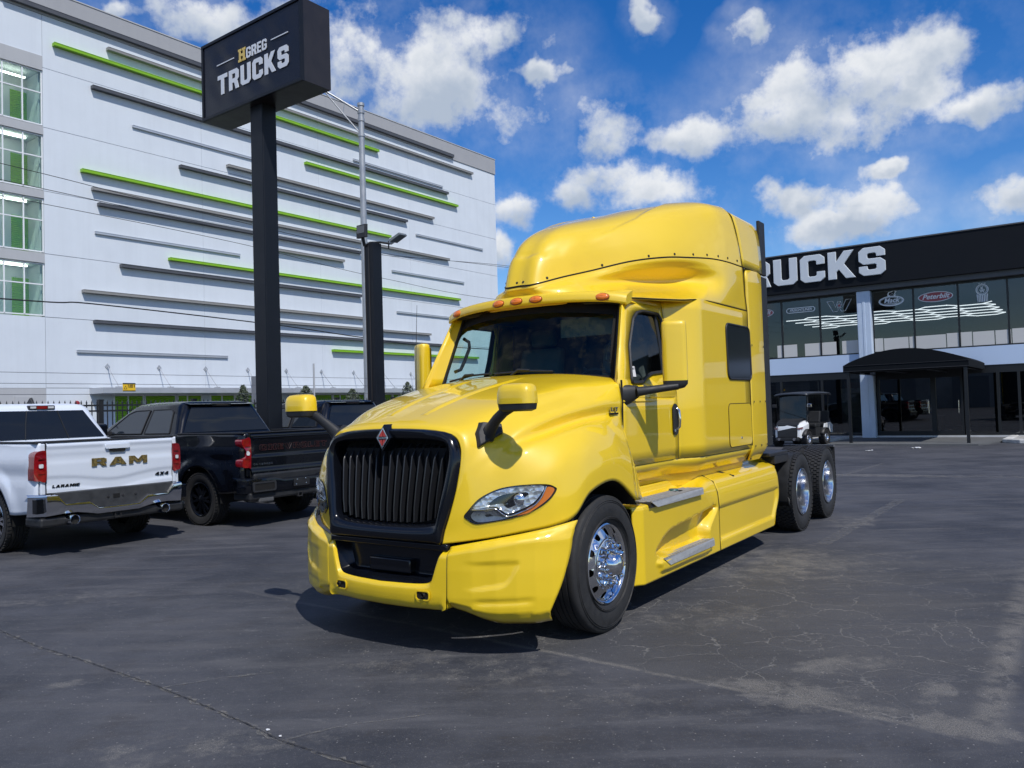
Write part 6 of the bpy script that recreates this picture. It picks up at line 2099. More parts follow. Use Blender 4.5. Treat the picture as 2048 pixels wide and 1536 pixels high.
for k, (x, y, lab) in enumerate(((-10.3, 1.6, 'dark desk behind the shop glass beside the cream cabinet'), (-6.4, 2.6, 'dark desk behind the wide entrance pane'), (-2.9, 2.2, 'dark desk behind the glass right of the awning post'))):
    t = inside('office_desk', lab, 'desk', x, y, group='desks inside the showroom')
    b = MB(); b.bx(-.8, .8, -.38, .38, .72, .76); b.build('desk_top', pmat('desk_top_grey', (.10, .11, .11), rough=.5), t, smooth=None)
    b = MB(); b.bx(-.78, -.73, -.36, .36, 0, .72); b.build('desk_leg', M_BLK, t, smooth=None)
    b = MB(); b.bx(.73, .78, -.36, .36, 0, .72); b.build('desk_leg', M_BLK, t, smooth=None)
    b = MB(); b.bx(-.73, .73, -.30, -.27, .2, .72); b.build('desk_front', pmat('desk_front_grey', (.07, .07, .07), rough=.6), t, smooth=None)
    m_ = inside('monitor', 'flat black monitor on the ' + lab.split(' behind')[0] + ' behind' + lab.split(' behind')[1], 'monitor', x + .25, y, .86, group='monitors on the showroom desks')
    b = MB(); b.bx(-.28, .28, -.02, .02, .12, .45); b.build('screen', M_BLKP, m_, smooth=None)
    b = MB(); b.bx(-.03, .03, -.02, .02, 0, .14); b.bx(-.12, .12, -.08, .08, -.0, .015); b.build('stand', M_BLK, m_, smooth=None)


# ------------------------------------------------------------------ unseen building, added to block low sky in the showroom glass reflections
WH = empty('added_building', (-52, -12, 0), math.atan2(-.87, .46), 'long pale building out of view, added for the showroom glass to mirror', 'building')
b = MB(); b.bx(-36, 36, -18, 0, 0, 7.2); b.build('wall', pmat('added_building_wall', (.24, .245, .25), rough=.8, var=.35, vscale=.35), WH, smooth=None)
b = MB(); b.bx(-36.3, 36.3, -18.3, .3, 7.2, 7.7); b.build('roof', M_GREY, WH, smooth=None)
for i in range(8):
    b = MB(); b.bx(-34 + i * 9, -29.5 + i * 9, .0, .06, 0, 4.2); b.build('loading_door', pmat('dock_door', (.12, .13, .15), rough=.6) if 'dock_door' not in bpy.data.materials else bpy.data.materials['dock_door'], WH, smooth=None)

# ------------------------------------------------------------------ pickups
M_WPNT = paint('white_paint', (.68, .735, .82), .35, 1.0)
M_BPNT = paint('black_paint', (.003, .004, .007), .25, .75, spec=.1)
M_DPNT = paint('dark_navy_paint', (.004, .0055, .010), .25, .75, spec=.1)


def pickup(o, body, style, label, group='pickups parked along the fence', cat='pickup truck'):
    """o: rear axle on the ground; local x forward, y left, z up. style 'ram' or 'sil'"""
    PK = empty('pickup_truck', o, math.atan2(-PL.y, -PL.x), label, cat, group)
    ram = style == 'ram'
    hw = 1.0
    xr, xcab, xf = (-1.13 if ram else -1.08), .60, 4.55
    belt = 1.43
    wr = .42
    wf = 3.68

    def zbot(x):
        z = .52 + .03 * float(sstep(-.6, -1.1, x))
        for c in (0.0, wf):
            d = abs(x - c)
            if d < wr + .10:
                z = max(z, .41 + math.sqrt(max(0, (wr + .10) ** 2 - d * d)))
        return z

    def yw(x, z):
        y = hw * (1 - .035 * float(sstep(1.15, 1.43, z))) - .02 * float(sstep(.75, .5, z))
        y -= .018 * math.exp(-((z - 1.02) / .08) ** 2)
        for c in (0.0, wf):
            r = math.hypot(x - c, z - .41)
            y += .028 * float(sstep(.74, .60, r))
        y -= .10 * float(sstep(3.9, 4.6, x)) ** 2 + .22 * float(sstep(4.3, 4.6, x))
        y -= .035 * float(sstep(-.95, xr, x))
        return y
    xs = np.unique(np.concatenate([np.linspace(xr, xf, 70), np.linspace(-.54, .54, 40), np.linspace(wf - .54, wf + .54, 30)]))
    def ztop(x):
        return belt - (.20 * float(sstep(3.0, 4.5, x)) if x > 2.8 else 0)
    for s in (1, -1):
        G = []
        for x in xs:
            zb, zt = zbot(x), ztop(x)
            G.append([(x, s * yw(x, zb + (zt - zb) * v), zb + (zt - zb) * v) for v in np.linspace(0, 1, 20)])
        b = MB(); b.grid(np.array(G)); b.build('body_side', body, PK, smooth=50, solid=.02)
        # inner arches
        for c in (0.0, wf):
            ap = [(c + .52 * math.cos(R(a)), .41 + .52 * math.sin(R(a))) for a in np.linspace(-5, 185, 24)]
            b = MB(); b.grid(np.array([[(x, s * .985, z) for x, z in ap], [(x, s * .55, z) for x, z in ap]])); b.build('wheel_arch', M_GAP, PK, smooth=60)
        # bed rail cap
        b = MB(); b.bx(xr + .02, xcab, s * .90, s * .972, belt - .005, belt + .022); b.build('bed_rail', M_BLK, PK, smooth=None, bevel=.008)
    # bed cover, floor pan
    b = MB(); b.bx(xr + .10, xcab, -.90, .90, belt - .06, belt - .02); b.build('bed_cover', M_BLK, PK, smooth=None)
    b = MB(); b.bx(xr + .15, xf - .3, -.54, .54, .42, .62); b.bx(xr + .15, .9, -.9, .9, .60, .66); b.bx(1.0, 2.7, -.9, .9, .40, .60); b.build('chassis', M_GAP, PK, smooth=None)
    b = MB(); b.tube([(0, -.85, .41), (0, .85, .41)], .06, 10); b.lathe([(.001, -.2), (.16, -.1), (.16, .1), (.001, .2)], (0, 0, .41), (1, 0, 0), 14); b.build('rear_axle', M_GAP, PK, smooth=50)
    # tailgate: sculpted panel
    tw, tz0, tz1 = .86, .80, belt
    G = []
    for u in np.linspace(-1, 1, 49):
        row = []
        for v in np.linspace(0, 1, 33):
            y, z = u * tw, tz0 + (tz1 - tz0) * v
            x = xr - .018 - .012 * float(sstep(.86, .93, v)) + .022 * float(sstep(.95, 1.0, v))
            if ram:
                wave = .30 + .13 * math.exp(-(y / .42) ** 2) * -1 + .0
                x += .011 * float(sstep(wave + .05, wave - .03, v)) - .009 * float(sstep(wave - .16, wave - .22, v))
                x += .006 * float(sstep(.80, .70, v)) * float(sstep(.55, .65, v))
            else:
                x += .020 * float(sstep(.80, .77, v)) * float(sstep(.44, .47, v)) * float(sstep(.97, .93, abs(u)))
                x -= .02 * float(sstep(.16, .10, v))
            row.append((x, y, z))
        G.append(row)
    b = MB(); b.grid(np.array(G)); b.bx(xr + .03, xr + .06, -tw, tw, tz0, tz1 - .01); tg = b.build('tailgate', body, PK, smooth=60, recalc=False)
    for s in (1, -1):
        b = MB(); b.bx(xr - .012, xr + .06, s * .868, s * .93, tz0 - .02, belt - .01); b.build('rear_post', body, PK, smooth=None, bevel=.012)
        b = MB(); b.bx(xr - .012, xr + .03, s * .860, s * .868, tz0 - .02, belt); b.build('tailgate_gap', M_GAP, PK, smooth=None)
    b = MB(); b.bx(xr - .03, xr + .06, -tw, tw, belt + .0, belt + .022); b.build('tailgate_cap', M_BLK, tg, smooth=None, bevel=.006)
    fm = lambda y, z, off: face_matrix((xr - off, y, z), (0, -1, 0), (0, 0, 1))
    # lamps
    for s in (1, -1):
        tl = empty('tail_lamp', (0, 0, 0), parent=PK)
        if ram:
            poly = smooth_poly([(.868, .965), (.868, 1.30), (.875, 1.335), (.94, 1.335), (.985, 1.305), (1.0, 1.22), (1.004, 1.0), (.995, .965), (.94, .958)], 3)
            rev = rrect(.905, .955, 1.12, 1.17, .012)
        else:
            poly = smooth_poly([(.868, .93), (.868, 1.34), (.96, 1.345), (1.0, 1.33), (.995, 1.25), (.945, 1.17), (.94, 1.12), (.965, 1.06), (.995, 1.03), (1.0, .95), (.985, .922), (.90, .918)], 3)
            rev = smooth_poly([(.885, 1.14), (.915, 1.17), (.94, 1.16), (.94, 1.11), (.895, 1.105)], 3)
        lx = lambda a: xr - .035 + .9 * max(0.0, a - .93) ** 1.3
        k = len(poly)
        b = MB()
        b.fill([poly], lambda a, c: (lx(a), s * a, c))
        b.grid(np.array([[(lx(a), s * a, c) for a, c in poly], [(lx(a) + .06, s * a, c) for a, c in poly], [(xr + .17, s * (a if a < .97 else a - .01), c) for a, c in poly]]), closed_v=True)
        b.build('lamp_lens', M_RED, tl, smooth=50)
        b = MB(); b.plate([rev], lambda a, c: (lx(a) - .004, s * a, c), (.004, 0, 0)); b.build('reverse_lamp', M_CLR, tl, smooth=None)
        for z0, z1 in ((1.225, 1.24), (1.04, 1.05)):
            b = MB(); b.plate([[(.88, z0), (.96, z0), (.96, z1), (.88, z1)]], lambda a, c: (lx(a) - .003, s * a, c), (.003, 0, 0))
            b.build('lamp_rib', pmat('lamp_dark_red', (.12, .004, .006), rough=.2) if 'lamp_dark_red' not in bpy.data.materials else bpy.data.materials['lamp_dark_red'], tl, smooth=None)
    # lettering, handle
    if ram:
        gold = pmat('camo_gold', (.13, .095, .03), rough=.4, var=.9, vscale=30)
        for ch, lp_ in letters('RAM', .105, .77, gap=.14):
            b = MB(); b.plate(lp_, lambda a, c: (xr - .036, -.085 + .38 - a, 1.095 + c), (.012, 0, 0)); b.build('tailgate_letter', gold, tg, smooth=None)
        for txt, y0, w, h, z in (('LARAMIE', .795, .34, .034, .862), ('4X4', -.60, .20, .042, .905)):
            for ch, lp_ in letters(txt, h, w, gap=.14, shear=.25):
                b = MB(); b.plate(lp_, lambda a, c: (xr - .022, y0 - a, z + c), (.010, 0, 0)); b.build('badge_letter', M_BLKP, tg, smooth=None)
        b = MB(); b.plate([rrect(-.17, .17, 1.315, 1.375, .02)], lambda a, c: (xr - .048, a - .05, c), (.02, 0, 0)); b.build('tailgate_handle', body, tg, smooth=40, bevel=.006)
        b = MB(); b.plate([rrect(-.11, .11, 1.272, 1.316, .015)], lambda a, c: (xr - .0385, a - .05, c), (.004, 0, 0)); b.build('handle_pocket', M_GAP, tg, smooth=None)
    else:
        redt = pmat('outline_red', (.055, .014, .012), rough=.4)
        for ch, lp_ in letters('CHEVROLET', .085, 1.36, gap=.16):
            b = MB()
            for q in lp_:
                P_ = [(xr - .006, .68 - a, 1.165 + c) for a, c in q]
                b.tube(P_ + [P_[0]], .0034, 4, cap=False)
            b.build('tailgate_letter', redt, tg, smooth=None)
        for txt, y0, w, h, z in (('SILVERADO', .82, .36, .028, .945), ('RST', -.66, .16, .034, .985)):
            for ch, lp_ in letters(txt, h, w, gap=.3, shear=.2):
                b = MB(); b.plate(lp_, lambda a, c: (xr - .026, y0 - a, z + c), (.010, 0, 0)); b.build('badge_letter', M_CHR, tg, smooth=None)
        b = MB(); b.tube([(xr - .022, .82, 1.36), (xr - .030, 0, 1.365), (xr - .022, -.82, 1.36)], .010, 6); b.build('tailgate_spoiler', body, tg, smooth=60)
    # rear bumper
    bp = empty('rear_bumper', (0, 0, 0), parent=PK)
    if ram:
        top = [(1.03, .79), (.78, .785), (.70, .665), (.40, .665), (.28, .575)]
        botz = lambda y: float(np.interp(abs(y), [0, .3, .45, .6, .75, 1.03], [.47, .47, .51, .53, .52, .50]))
        half = catmull(np.array(top)[:, :], 5)
        ys = [1.03, .92, .79, .70, .55, .40, .28, .14, 0]
        tz = [.785, .785, .780, .668, .668, .668, .575, .572, .572]
        full = [(y, z) for y, z in zip(ys, tz)] + [(-y, z) for y, z in zip(ys[::-1][1:], tz[::-1][1:])]
        rows = []
        for y, z in full:
            a = abs(y); xo = xr - .17 + .07 * max(0, a - .6) ** 1.2 + .30 * float(sstep(.97, 1.05, a))
            zb_ = botz(y)
            rows.append([(xo + .10, y, z + .0), (xo + .03, y, z + .004), (xo + .004, y, z - .012), (xo, y, z - .03), (xo + .008, y, (z + zb_) / 2), (xo + .03, y, zb_ + .015), (xo + .10, y, zb_)])
        b = MB(); b.grid(np.array(rows)); b.build('bumper_bar', M_CHR, bp, smooth=35)
        b = MB(); b.bx(xr - .13, xr + .06, -.80, .80, .56, .80); b.build('bumper_step', pmat('step_plastic', (.035, .037, .04), rough=.6, var=.2, vscale=12), bp, smooth=None, bevel=.01)
        b = MB(); b.bx(xr - .10, xr + .3, -.98, .98, .38, .50); b.build('lower_valance', M_BLK, bp, smooth=None, bevel=.03)
        for s in (1, -1):
            b = MB(); b.bx(xr - .10, xr - .0, s * .93, s * 1.028, .56, .745); b.build('bumper_end', M_BLKP, bp, smooth=None, bevel=.01)
            ex = MB(); ex.lathe([(.052, .0), (.060, .012), (.064, .0), (.064, -.16), (.052, -.16), (.052, .0)], (xr - .22, s * .62, .455), (-1, 0, 0), 24); e_ = ex.build('exhaust_tip', M_CHR, PK, smooth=50)
            b = MB(); b.lathe([(.001, -.03), (.052, -.03)], (xr - .22, s * .62, .455), (-1, 0, 0), 20); b.build('exhaust_bore', M_GAP, e_, smooth=None)
        for y in (.14, -.06, -.24):
            b = MB(); b.lathe([(.001, .008), (.016, .006), (.018, 0)], (xr - .131, y, .69), (-1, 0, 0), 10); b.build('bumper_stud', M_STEEL, bp, smooth=50)
        b = MB(); b.bx(xr - .134, xr - .13, -.02, .07, .665, .72); b.build('plate_mount', M_GAP, bp, smooth=None)
    else:
        rows = []
        ys = [1.03, .98, .86, .62, .50, .34, .20, 0]
        tz = [.745, .745, .745, .745, .745, .70, .70, .70]
        full = list(zip(ys, tz)) + [(-y, z) for y, z in zip(ys[::-1][1:], tz[::-1][1:])]
        for y, z in full:
            a = abs(y); xo = xr - .15 + .26 * float(sstep(.94, 1.05, a))
            rows.append([(xo + .12, y, z + .02), (xo + .01, y, z), (xo, y, z - .03), (xo + .02, y, .58), (xo + .03, y, .53), (xo + .12, y, .52)])
        b = MB(); b.grid(np.array(rows)); b.build('bumper_bar', M_BPNT, bp, smooth=35)
        b = MB(); b.bx(xr - .10, xr + .3, -.95, .95, .42, .54); b.bx(xr - .06, xr + .06, -.84, .84, .54, .82); b.build('lower_valance', M_BLK, bp, smooth=None, bevel=.03)
        for s in (1, -1):
            b = MB(); b.plate([rrect(.50, .93, .55, .70, .03), rrect(.53, .90, .57, .675, .02)], lambda a, c: (xr - .158, s * a, c), (.02, 0, 0)); b.build('corner_step', pmat('step_black', (.03, .031, .034), rough=.35) if 'step_black' not in bpy.data.materials else bpy.data.materials['step_black'], bp, smooth=None)
            b = MB(); b.plate([rrect(.53, .90, .57, .675, .02)], lambda a, c: (xr - .150, s * a, c), (.01, 0, 0)); b.build('step_pocket', M_GAP, bp, smooth=None)
        b = MB(); b.plate([rrect(-.16, .16, .575, .69, .01)], lambda a, c: (xr - .156, a, c), (.01, 0, 0)); b.build('plate_holder', M_BLK, bp, smooth=None)
        for y, z in ((.09, .675), (-.08, .68), (.11, .60), (-.09, .605)):
            b = MB(); b.lathe([(.001, .006), (.011, .004), (.012, 0)], (xr - .156, y, z), (-1, 0, 0), 8); b.build('plate_screw', M_CHR, bp, smooth=50)
        b = MB(); b.bx(xr - .10, xr + .2, .5, .78, .38, .46); b.build('muffler', pmat('muffler_grey', (.18, .18, .18), rough=.5, metal=.6) if 'muffler_grey' not in bpy.data.materials else bpy.data.materials['muffler_grey'], PK, smooth=None, bevel=.02)
    b = MB(); b.plate([rrect(-.045, .045, .40, .475, .008), rrect(-.03, .03, .412, .462, .004)], lambda a, c: (xr - .12, a, c), (.14, 0, 0)); b.build('hitch_receiver', M_STEEL, PK, smooth=None)
    # cab greenhouse
    zb_, zr = belt - .01, 1.90
    ring = lambda x0, x1, w, r, z: [(x, y, z) for x, y in rrect(x0, x1, -w, w, r, 6)]
    roof_w = .70 if ram else .69
    xr0, xr1 = xcab + .20, 2.25
    rows = [ring(xcab, 3.10, .945, .10, zb_), ring(xcab + .10, 2.68, .835, .12, zb_ + .24), ring(xr0 - .02, xr1 + .02, roof_w + .03, .14, zr), ring(xr0 + .02, xr1 - .06, roof_w - .03, .14, zr + .05),
            ring(xr0 + .14, xr1 - .26, roof_w - .16, .14, zr + .075), ring(xr0 + .5, xr1 - .6, roof_w - .5, .10, zr + .082)]
    b = MB(); b.grid(np.array(rows), closed_v=True); b.add(rows[-1], [tuple(range(len(rows[-1])))]); b.build('cab', body, PK, smooth=45)
    # rear window
    def rear(u, v, o=.012):
        w = .845 + (.60 - .845) * v
        z = zb_ + .035 + (zr - .035 - zb_ - .035) * v
        t = (z - zb_) / (zr - zb_)
        dz = z - zb_
        return ((xcab + .10 * dz / .24 if dz < .24 else xcab + .10 + .08 * (dz - .24) / (zr - zb_ - .24)) - o, u * w, z)
    rw = empty('rear_window', (0, 0, 0), parent=PK)
    b = MB(); b.grid(np.array([[rear(u, v) for v in np.linspace(0, 1, 7)] for u in np.linspace(-1, 1, 17)])); b.build('window_glass', pmat('rear_glass', (.012, .014, .016), rough=.03, spec=.5) if 'rear_glass' not in bpy.data.materials else bpy.data.materials['rear_glass'], rw, smooth=60)
    if ram:
        for u in (-.36, .36):
            b = MB(); b.tube([rear(u, v, .016) for v in (0, .5, 1)], .008, 5); b.build('window_bar', M_BLK, rw, smooth=None)
    b = MB(); b.bx(xr0 - .045, xr0 + .03, -.19, .19, zr - .018, zr + .045); th = b.build('brake_lamp', M_BLK, PK, smooth=None, bevel=.015)
    if ram:
        b = MB(); b.bx(xr0 - .050, xr0 - .044, -.075, .075, zr - .006, zr + .034); b.build('lamp_lens', M_RED, th, smooth=None)
        for s in (1, -1):
            b = MB(); b.bx(xr0 - .050, xr0 - .044, s * .085, s * .165, zr, zr + .030); b.build('cargo_lamp', M_CLR, th, smooth=None)
        b = MB(); b.prism([(1.0, -.02, zr + .07), (1.22, -.02, zr + .07), (1.06, -.01, zr + .17)], (0, .04, 0)); b.build('shark_fin', M_BLK, PK, smooth=None, bevel=.008)
    else:
        b = MB(); b.bx(xr0 - .050, xr0 - .044, -.12, .12, zr + .0, zr + .025); b.build('lamp_lens', pmat('lamp_dark', (.08, .02, .02), rough=.2) if 'lamp_dark' not in bpy.data.materials else bpy.data.materials['lamp_dark'], th, smooth=None)
        b = MB(); b.prism([(xr0 - .10, -roof_w + .04, zr + .02), (xr0 + .10, -roof_w + .04, zr + .055), (xr0 + .10, -roof_w + .04, zr + .02)], (0, 2 * roof_w - .08, 0)); b.build('roof_lip', body, PK, smooth=None, bevel=.008)
    # side windows
    for s in (1, -1):
        def sidep(x, z, o=.008):
            t = (z - zb_)
            w = .945 - (.11 * t / .24 if t < .24 else .11 + (.835 - roof_w - .03) * (t - .24) / (zr - zb_ - .24))
            return (x, s * (w + o), z)
        for nm, poly in (('rear_side_window', [(.86, zb_ + .03), (.98, zr - .10), (1.06, zr - .055), (1.58, zr - .055), (1.58, zb_ + .03)]), ('front_side_window', [(1.68, zb_ + .03), (1.68, zr - .055), (2.10, zr - .06), (2.28, zr - .11), (2.78, zb_ + .03)])):
            pp_ = []
            for i, p in enumerate(poly):
                q = poly[(i + 1) % len(poly)]
                pp_ += [tuple(Vector(p).lerp(Vector(q), t)) for t in (0, .25, .5, .75)]
            b = MB(); b.fill([pp_], lambda a, c: sidep(a, c)); b.build(nm, bpy.data.materials['side_glass'] if 'side_glass' in bpy.data.materials else pmat('side_glass', (.015, .022, .034), rough=.03, spec=.55), PK, smooth=60)
            b = MB(); P_ = [sidep(a, c, .010) for a, c in pp_]; b.tube(P_ + [P_[0]], .010, 5, cap=False); b.build('window_trim', M_BLK, PK, smooth=60)
        for x in (1.63, 2.92, .72):
            b = MB(); b.tube([(x, s * (yw(x, z) + .002), z) for z in np.linspace(.60, belt - .01, 8)], .006, 4); b.build('door_gap', M_GAP, PK, smooth=None)
        for x in (.80, 1.80):
            b = MB(); b.bx(x, x + .20, s * (yw(x, 1.28) + .0), s * (yw(x, 1.28) + .035), 1.26, 1.30); b.build('door_handle', body if not ram else M_CHR, PK, smooth=None, bevel=.01)
        mm = empty('side_mirror', (0, 0, 0), parent=PK)
        b = MB(); b.bx(2.55, 2.70, s * 1.02, s * 1.26, 1.42, 1.64); b.build('mirror_cover', body, mm, smooth=None, bevel=.04, bseg=3)
        b = MB(); b.bx(2.58, 2.66, s * .94, s * 1.06, 1.44, 1.50); b.build('mirror_arm', M_BLK, mm, smooth=None)
    # hood and nose
    rows = []
    for x in np.linspace(2.75, 4.56, 12):
        zt = ztop(x) + .02
        w = yw(x, zt - .05) - .02
        rows.append([(x, y * w, zt + .05 * (1 - abs(y) ** 3) - .10 * float(sstep(4.3, 4.56, x))) for y in np.linspace(-1, 1, 15)])
    b = MB(); b.grid(np.array(rows)); b.build('hood', body, PK, smooth=60)
    b = MB(); b.bx(4.30, 4.58, -.80, .80, .55, 1.15); b.build('front_fascia', M_BLK, PK, smooth=None, bevel=.05, bseg=3)
    b = MB(); b.grid(np.array([[(3.06, y * .9, zb_ + .02), (2.30, y * roof_w * .95, zr - .02)] for y in np.linspace(-1, 1, 9)])); b.build('windshield', bpy.data.materials['side_glass'], PK, smooth=60)
    # wheels
    for c in (0.0, wf):
        for s in (1, -1):
            wh = empty('wheel', (0, 0, 0), parent=PK)
            wc = Vector((c, s * .86, .41)); ax = Vector((0, s, 0))
            b = MB()
            p = tyre_profile(.41, .275, .262)
            p = p + [(r, -h) for r, h in p[::-1]]
            b.lathe(p, wc, ax, 48)
            for i in range(48):
                A = 2 * math.pi * i / 48
                for yy, off in ((-.11, 0), (.11, .5)):
                    a2 = A + off * .13
                    b.box(wc + Vector((math.cos(a2) * .411, yy, math.sin(a2) * .411)), (.012, .05, .030), ry=-a2)
            b.build('tyre', M_RUB, wh, smooth=45)
            rm = M_ALU if ram else M_BLKP
            b = MB(); b.lathe([(.264, .10), (.268, .118), (.258, .122), (.248, .112), (.240, .05), (.235, -.06)], wc, ax, 40)
            nsp = 6
            for k in range(nsp):
                A = 2 * math.pi * k / nsp
                for dA in (-.16, .16):
                    d0 = Vector((math.cos(A + dA * .6), 0, math.sin(A + dA * .6))); d1 = Vector((math.cos(A + dA * 1.3), 0, math.sin(A + dA * 1.3)))
                    t = Vector((-math.sin(A), 0, math.cos(A))) * .018
                    p0, p1 = wc + d0 * .055 + ax * .10, wc + d1 * .250 + ax * .095
                    b.prism([p0 - t * 1.2, p0 + t * 1.2, p1 + t, p1 - t], -ax * .035)
            b.lathe([(.001, .115), (.035, .112), (.06, .10), (.065, .07)], wc, ax, 20)
            b.build('rim', rm, wh, smooth=35)
            b = MB(); b.lathe([(.001, -.02), (.24, -.02)], wc, ax, 30); b.build('brake', M_GAP, wh, smooth=None)
    return PK


def pk_at(A_, L_):
    return PA * A_ + PL * L_


P1 = pickup(pk_at(5.87, -11.60), M_WPNT, 'ram', 'white pickup with gold tailgate letters and chrome rear bumper, left edge of the row')
P2 = pickup(pk_at(8.62, -11.13), M_BPNT, 'sil', 'black pickup with red outlined tailgate letters beside the white one')
P3 = pickup(pk_at(11.83, -11.20), M_DPNT, 'sil', 'black pickup mostly hidden behind the yellow truck hood')
b = MB(); b.bx(-.05, .05, -.004, .004, -.022, .022)

# ------------------------------------------------------------------ golf cart by the storefront
CT = R(42)
CA = Vector((math.sin(CT), math.cos(CT), 0)); CL_ = Vector((math.cos(CT), -math.sin(CT), 0))
GC = empty('golf_cart', (10.21, 29.22, 0), math.atan2(-CA.y, -CA.x), 'black and white golf cart parked by the shop windows', 'golf cart')
M_GW = paint('cart_white', (.74, .76, .78), .3, 1.0)
# local: x forward, y left, origin at the front axle
rows = []
for x, w, zt, zb2 in ((.42, .40, .70, .36), (.38, .47, .78, .32), (.20, .52, .86, .34), (-.10, .54, .92, .40), (-.22, .54, .95, .40)):
    rows.append([(x, -w, zb2), (x, -w, zt - .12), (x, -w * .80, zt), (x, 0, zt + .03), (x, w * .80, zt), (x, w, zt - .12), (x, w, zb2)])
b = MB(); b.grid(np.array(rows)); b.add(rows[0], [tuple(range(7))]); b.build('front_cowl', M_GW, GC, smooth=35)
b = MB(); b.prism([(.45, -.36, .36), (.45, .36, .36), (.43, .38, .66), (.39, .36, .80), (.39, -.36, .80), (.43, -.38, .66)], (-.08, 0, 0)); b.grid(np.array([[(x, y * .42, z + .045) for y in (-1, -.5, 0, .5, 1)] for x, z in ((.40, .75), (.36, .82), (.20, .90), (-.10, .96), (-.22, .99))])); b.build('front_panel', M_BLK, GC, smooth=None)
for s in (1, -1):
    b = MB(); b.prism([(.43, s * .33, .66), (.40, s * .46, .70), (.30, s * .53, .72), (.30, s * .53, .66), (.41, s * .44, .62)], (.01, .006 * s, .0)); b.build('headlight', pmat('cart_lamp', (.20, .09, .09), rough=.2) if 'cart_lamp' not in bpy.data.materials else bpy.data.materials['cart_lamp'], GC, smooth=None)
b = MB(); b.bx(-2.35, -.1, -.52, .52, .30, .36); b.bx(.30, .52, -.42, .42, .22, .34); b.build('chassis', M_BLK, GC, smooth=None, bevel=.02)
for s in (1, -1):
    b = MB(); b.lathe([(.001, .02), (.05, .02), (.055, 0)], (.52, s * .28, .28), (1, 0, 0), 12); b.build('fog_lamp', M_CHR, GC, smooth=50)
for x0 in (-1.15, -2.0):
    st = empty('bench_seat', (0, 0, 0), parent=GC)
    b = MB(); b.bx(x0 - .25, x0 + .25, -.52, .52, .66, .80); b.build('seat_cushion', M_BLK, st, smooth=None, bevel=.04, bseg=3)
    b = MB(); b.prism([(x0 - .24, -.52, .84), (x0 - .12, -.52, .84), (x0 - .22, -.52, 1.25), (x0 - .34, -.52, 1.25)], (0, 1.04, 0)); b.build('seat_back', M_BLK, st, smooth=None, bevel=.03, bseg=3)
    b = MB(); b.bx(x0 - .25, x0 + .22, -.50, .50, .36, .66); b.build('seat_box', M_BLK, st, smooth=None)
b = MB(); b.prism([(-1.55, .50, .42), (-2.5, .50, .42), (-2.55, .50, .70), (-2.3, .50, .82), (-1.75, .50, .78)], (0, .05, 0)); b.prism([(-1.55, -.55, .42), (-2.5, -.55, .42), (-2.55, -.55, .70), (-2.3, -.55, .82), (-1.75, -.55, .78)], (0, .05, 0))
b.build('rear_panel', M_GW, GC, smooth=None, bevel=.01)
rows = []
for x, z in ((.05, 1.93), (-.1, 1.97), (-1.0, 2.0), (-2.1, 1.99), (-2.3, 1.94)):
    rows.append([(x, y * .62, z - .05 * abs(y) ** 3) for y in np.linspace(-1, 1, 13)])
b = MB(); b.grid(np.array(rows)); b.build('roof', pmat('cart_roof', (.035, .042, .055), rough=.4), GC, smooth=50, solid=.05)
for s in (1, -1):
    b = MB(); b.tube([(-.15, s * .50, .90), (-.22, s * .52, 1.4), (-.20, s * .54, 1.92)], .022, 6); b.build('roof_post', M_BLK, GC, smooth=60)
    b = MB(); b.tube([(-2.15, s * .50, .80), (-2.2, s * .54, 1.95)], .022, 6); b.build('roof_post', M_BLK, GC, smooth=60)
    b = MB(); b.bx(-.12, -.02, s * .58, s * .74, 1.42, 1.55); b.build('side_mirror', M_CHR if s > 0 else M_BLK, GC, smooth=None, bevel=.02)
b = MB(); b.grid(np.array([[(-.12, y * .5, .95), (-.20, y * .5, 1.88)] for y in np.linspace(-1, 1, 5)])); b.build('windscreen', M_TGL, GC, smooth=None)
b = MB(); b.lathe([(.17 + .014 * math.cos(a), .014 * math.sin(a)) for a in np.linspace(0, 6.2832, 7)], (-.55, .25, 1.05), (-.7, 0, .7), 20); b.tube([(-.55, .25, 1.05), (-.3, .25, .8)], .02, 6); b.build('steering_wheel', M_BLK, GC, smooth=60)
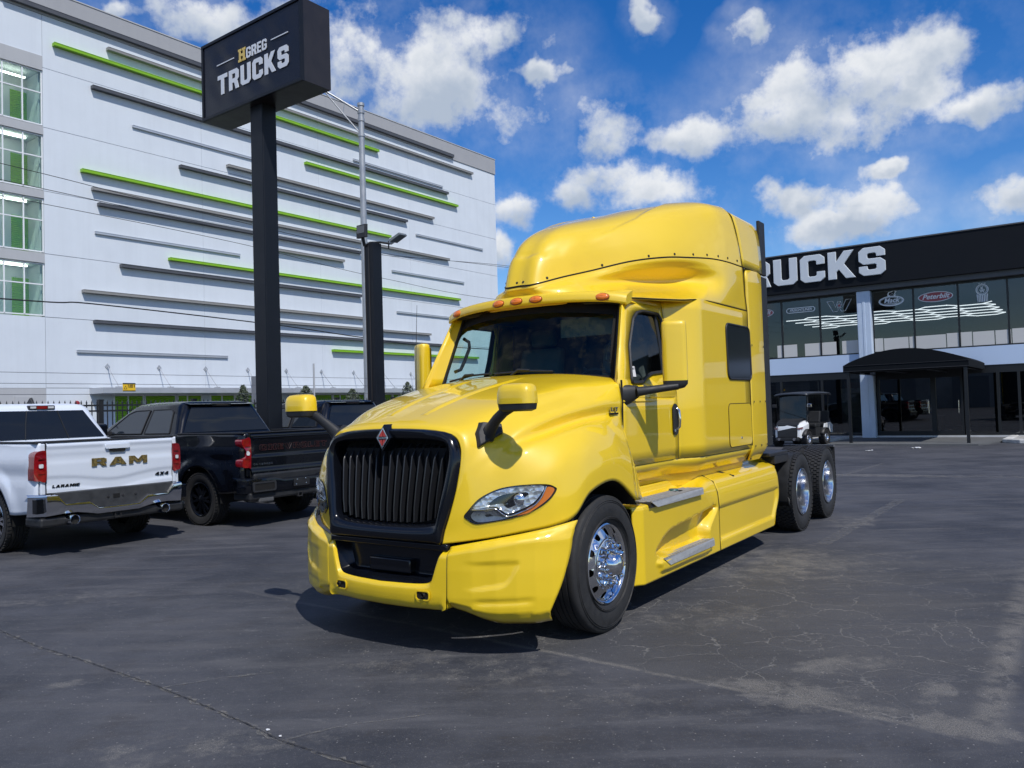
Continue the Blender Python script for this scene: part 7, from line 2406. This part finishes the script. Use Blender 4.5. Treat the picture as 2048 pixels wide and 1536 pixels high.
for x in (0, -1.70):
    for s in (1, -1):
        w = empty('wheel', (0, 0, 0), parent=GC)
        wc = Vector((x, s * .52, .285)); ax = Vector((0, s, 0))
        b = MB(); p = tyre_profile(.285, .22, .155); p = p + [(r, -h) for r, h in p[::-1]]; b.lathe(p, wc, ax, 32)
        for i in range(22):
            A = 2 * math.pi * i / 22
            for yy in (-.07, .07):
                b.box(wc + Vector((math.cos(A + yy) * .287, yy, math.sin(A + yy) * .287)), (.02, .09, .03), ry=-A - yy)
        b.build('tyre', M_RUB, w, smooth=45)
        b = MB(); b.lathe([(.158, .09), (.150, .10), (.13, .06), (.05, .05), (.001, .07)], wc, ax, 20)
        for k in range(6):
            A = 2 * math.pi * k / 6
            b.box(wc + Vector((math.cos(A) * .09, s * .075, math.sin(A) * .09)), (.12, .02, .025), ry=-A)
        b.build('rim', M_ALU, w, smooth=40)
    for s in (1, -1):
        b = MB(); ap = [(x + .36 * math.cos(R(a)), .285 + .36 * math.sin(R(a))) for a in np.linspace(20, 160, 12)]
        b.grid(np.array([[(q[0], s * .42, q[1]) for q in ap], [(q[0], s * .64, q[1] - .01) for q in ap]])); b.build('fender', M_BLK, GC, smooth=60, solid=.015)

# litter on the lot: loose scraps of white
rl = random.Random(11)
for k, (x, y, s_, lab) in enumerate(((11.3, 25.4, .05, 'white paper scrap nearest the golf cart'), (13.1, 25.9, .07, 'white paper scrap on the asphalt before the glass entrance'), (-1.36, 4.31, .012, 'tiny white pebble on the dark pavement seam'), (-1.27, 4.22, .010, 'flat white chip just below the seam pebble'))):
    b = MB()
    for q in range(5 if s_ > .04 else 1):
        c = Vector((x + rl.uniform(-1, 1) * s_ * 2.2 * (q > 0), y + rl.uniform(-1, 1) * s_ * (q > 0), .004 + .002 * q))
        pts = [c + Vector((s_ * math.cos(a) * rl.uniform(.5, 1.2), s_ * math.sin(a) * rl.uniform(.4, 1.0), rl.uniform(.0, .3) * s_)) for a in np.linspace(0, 6.28, 7)[:-1]]
        b.prism(pts, (0, 0, max(.004, s_ * .25)))
    tag(b.build('litter', M_WHT, None, smooth=None), lab, 'litter', 'white scraps on the lot')
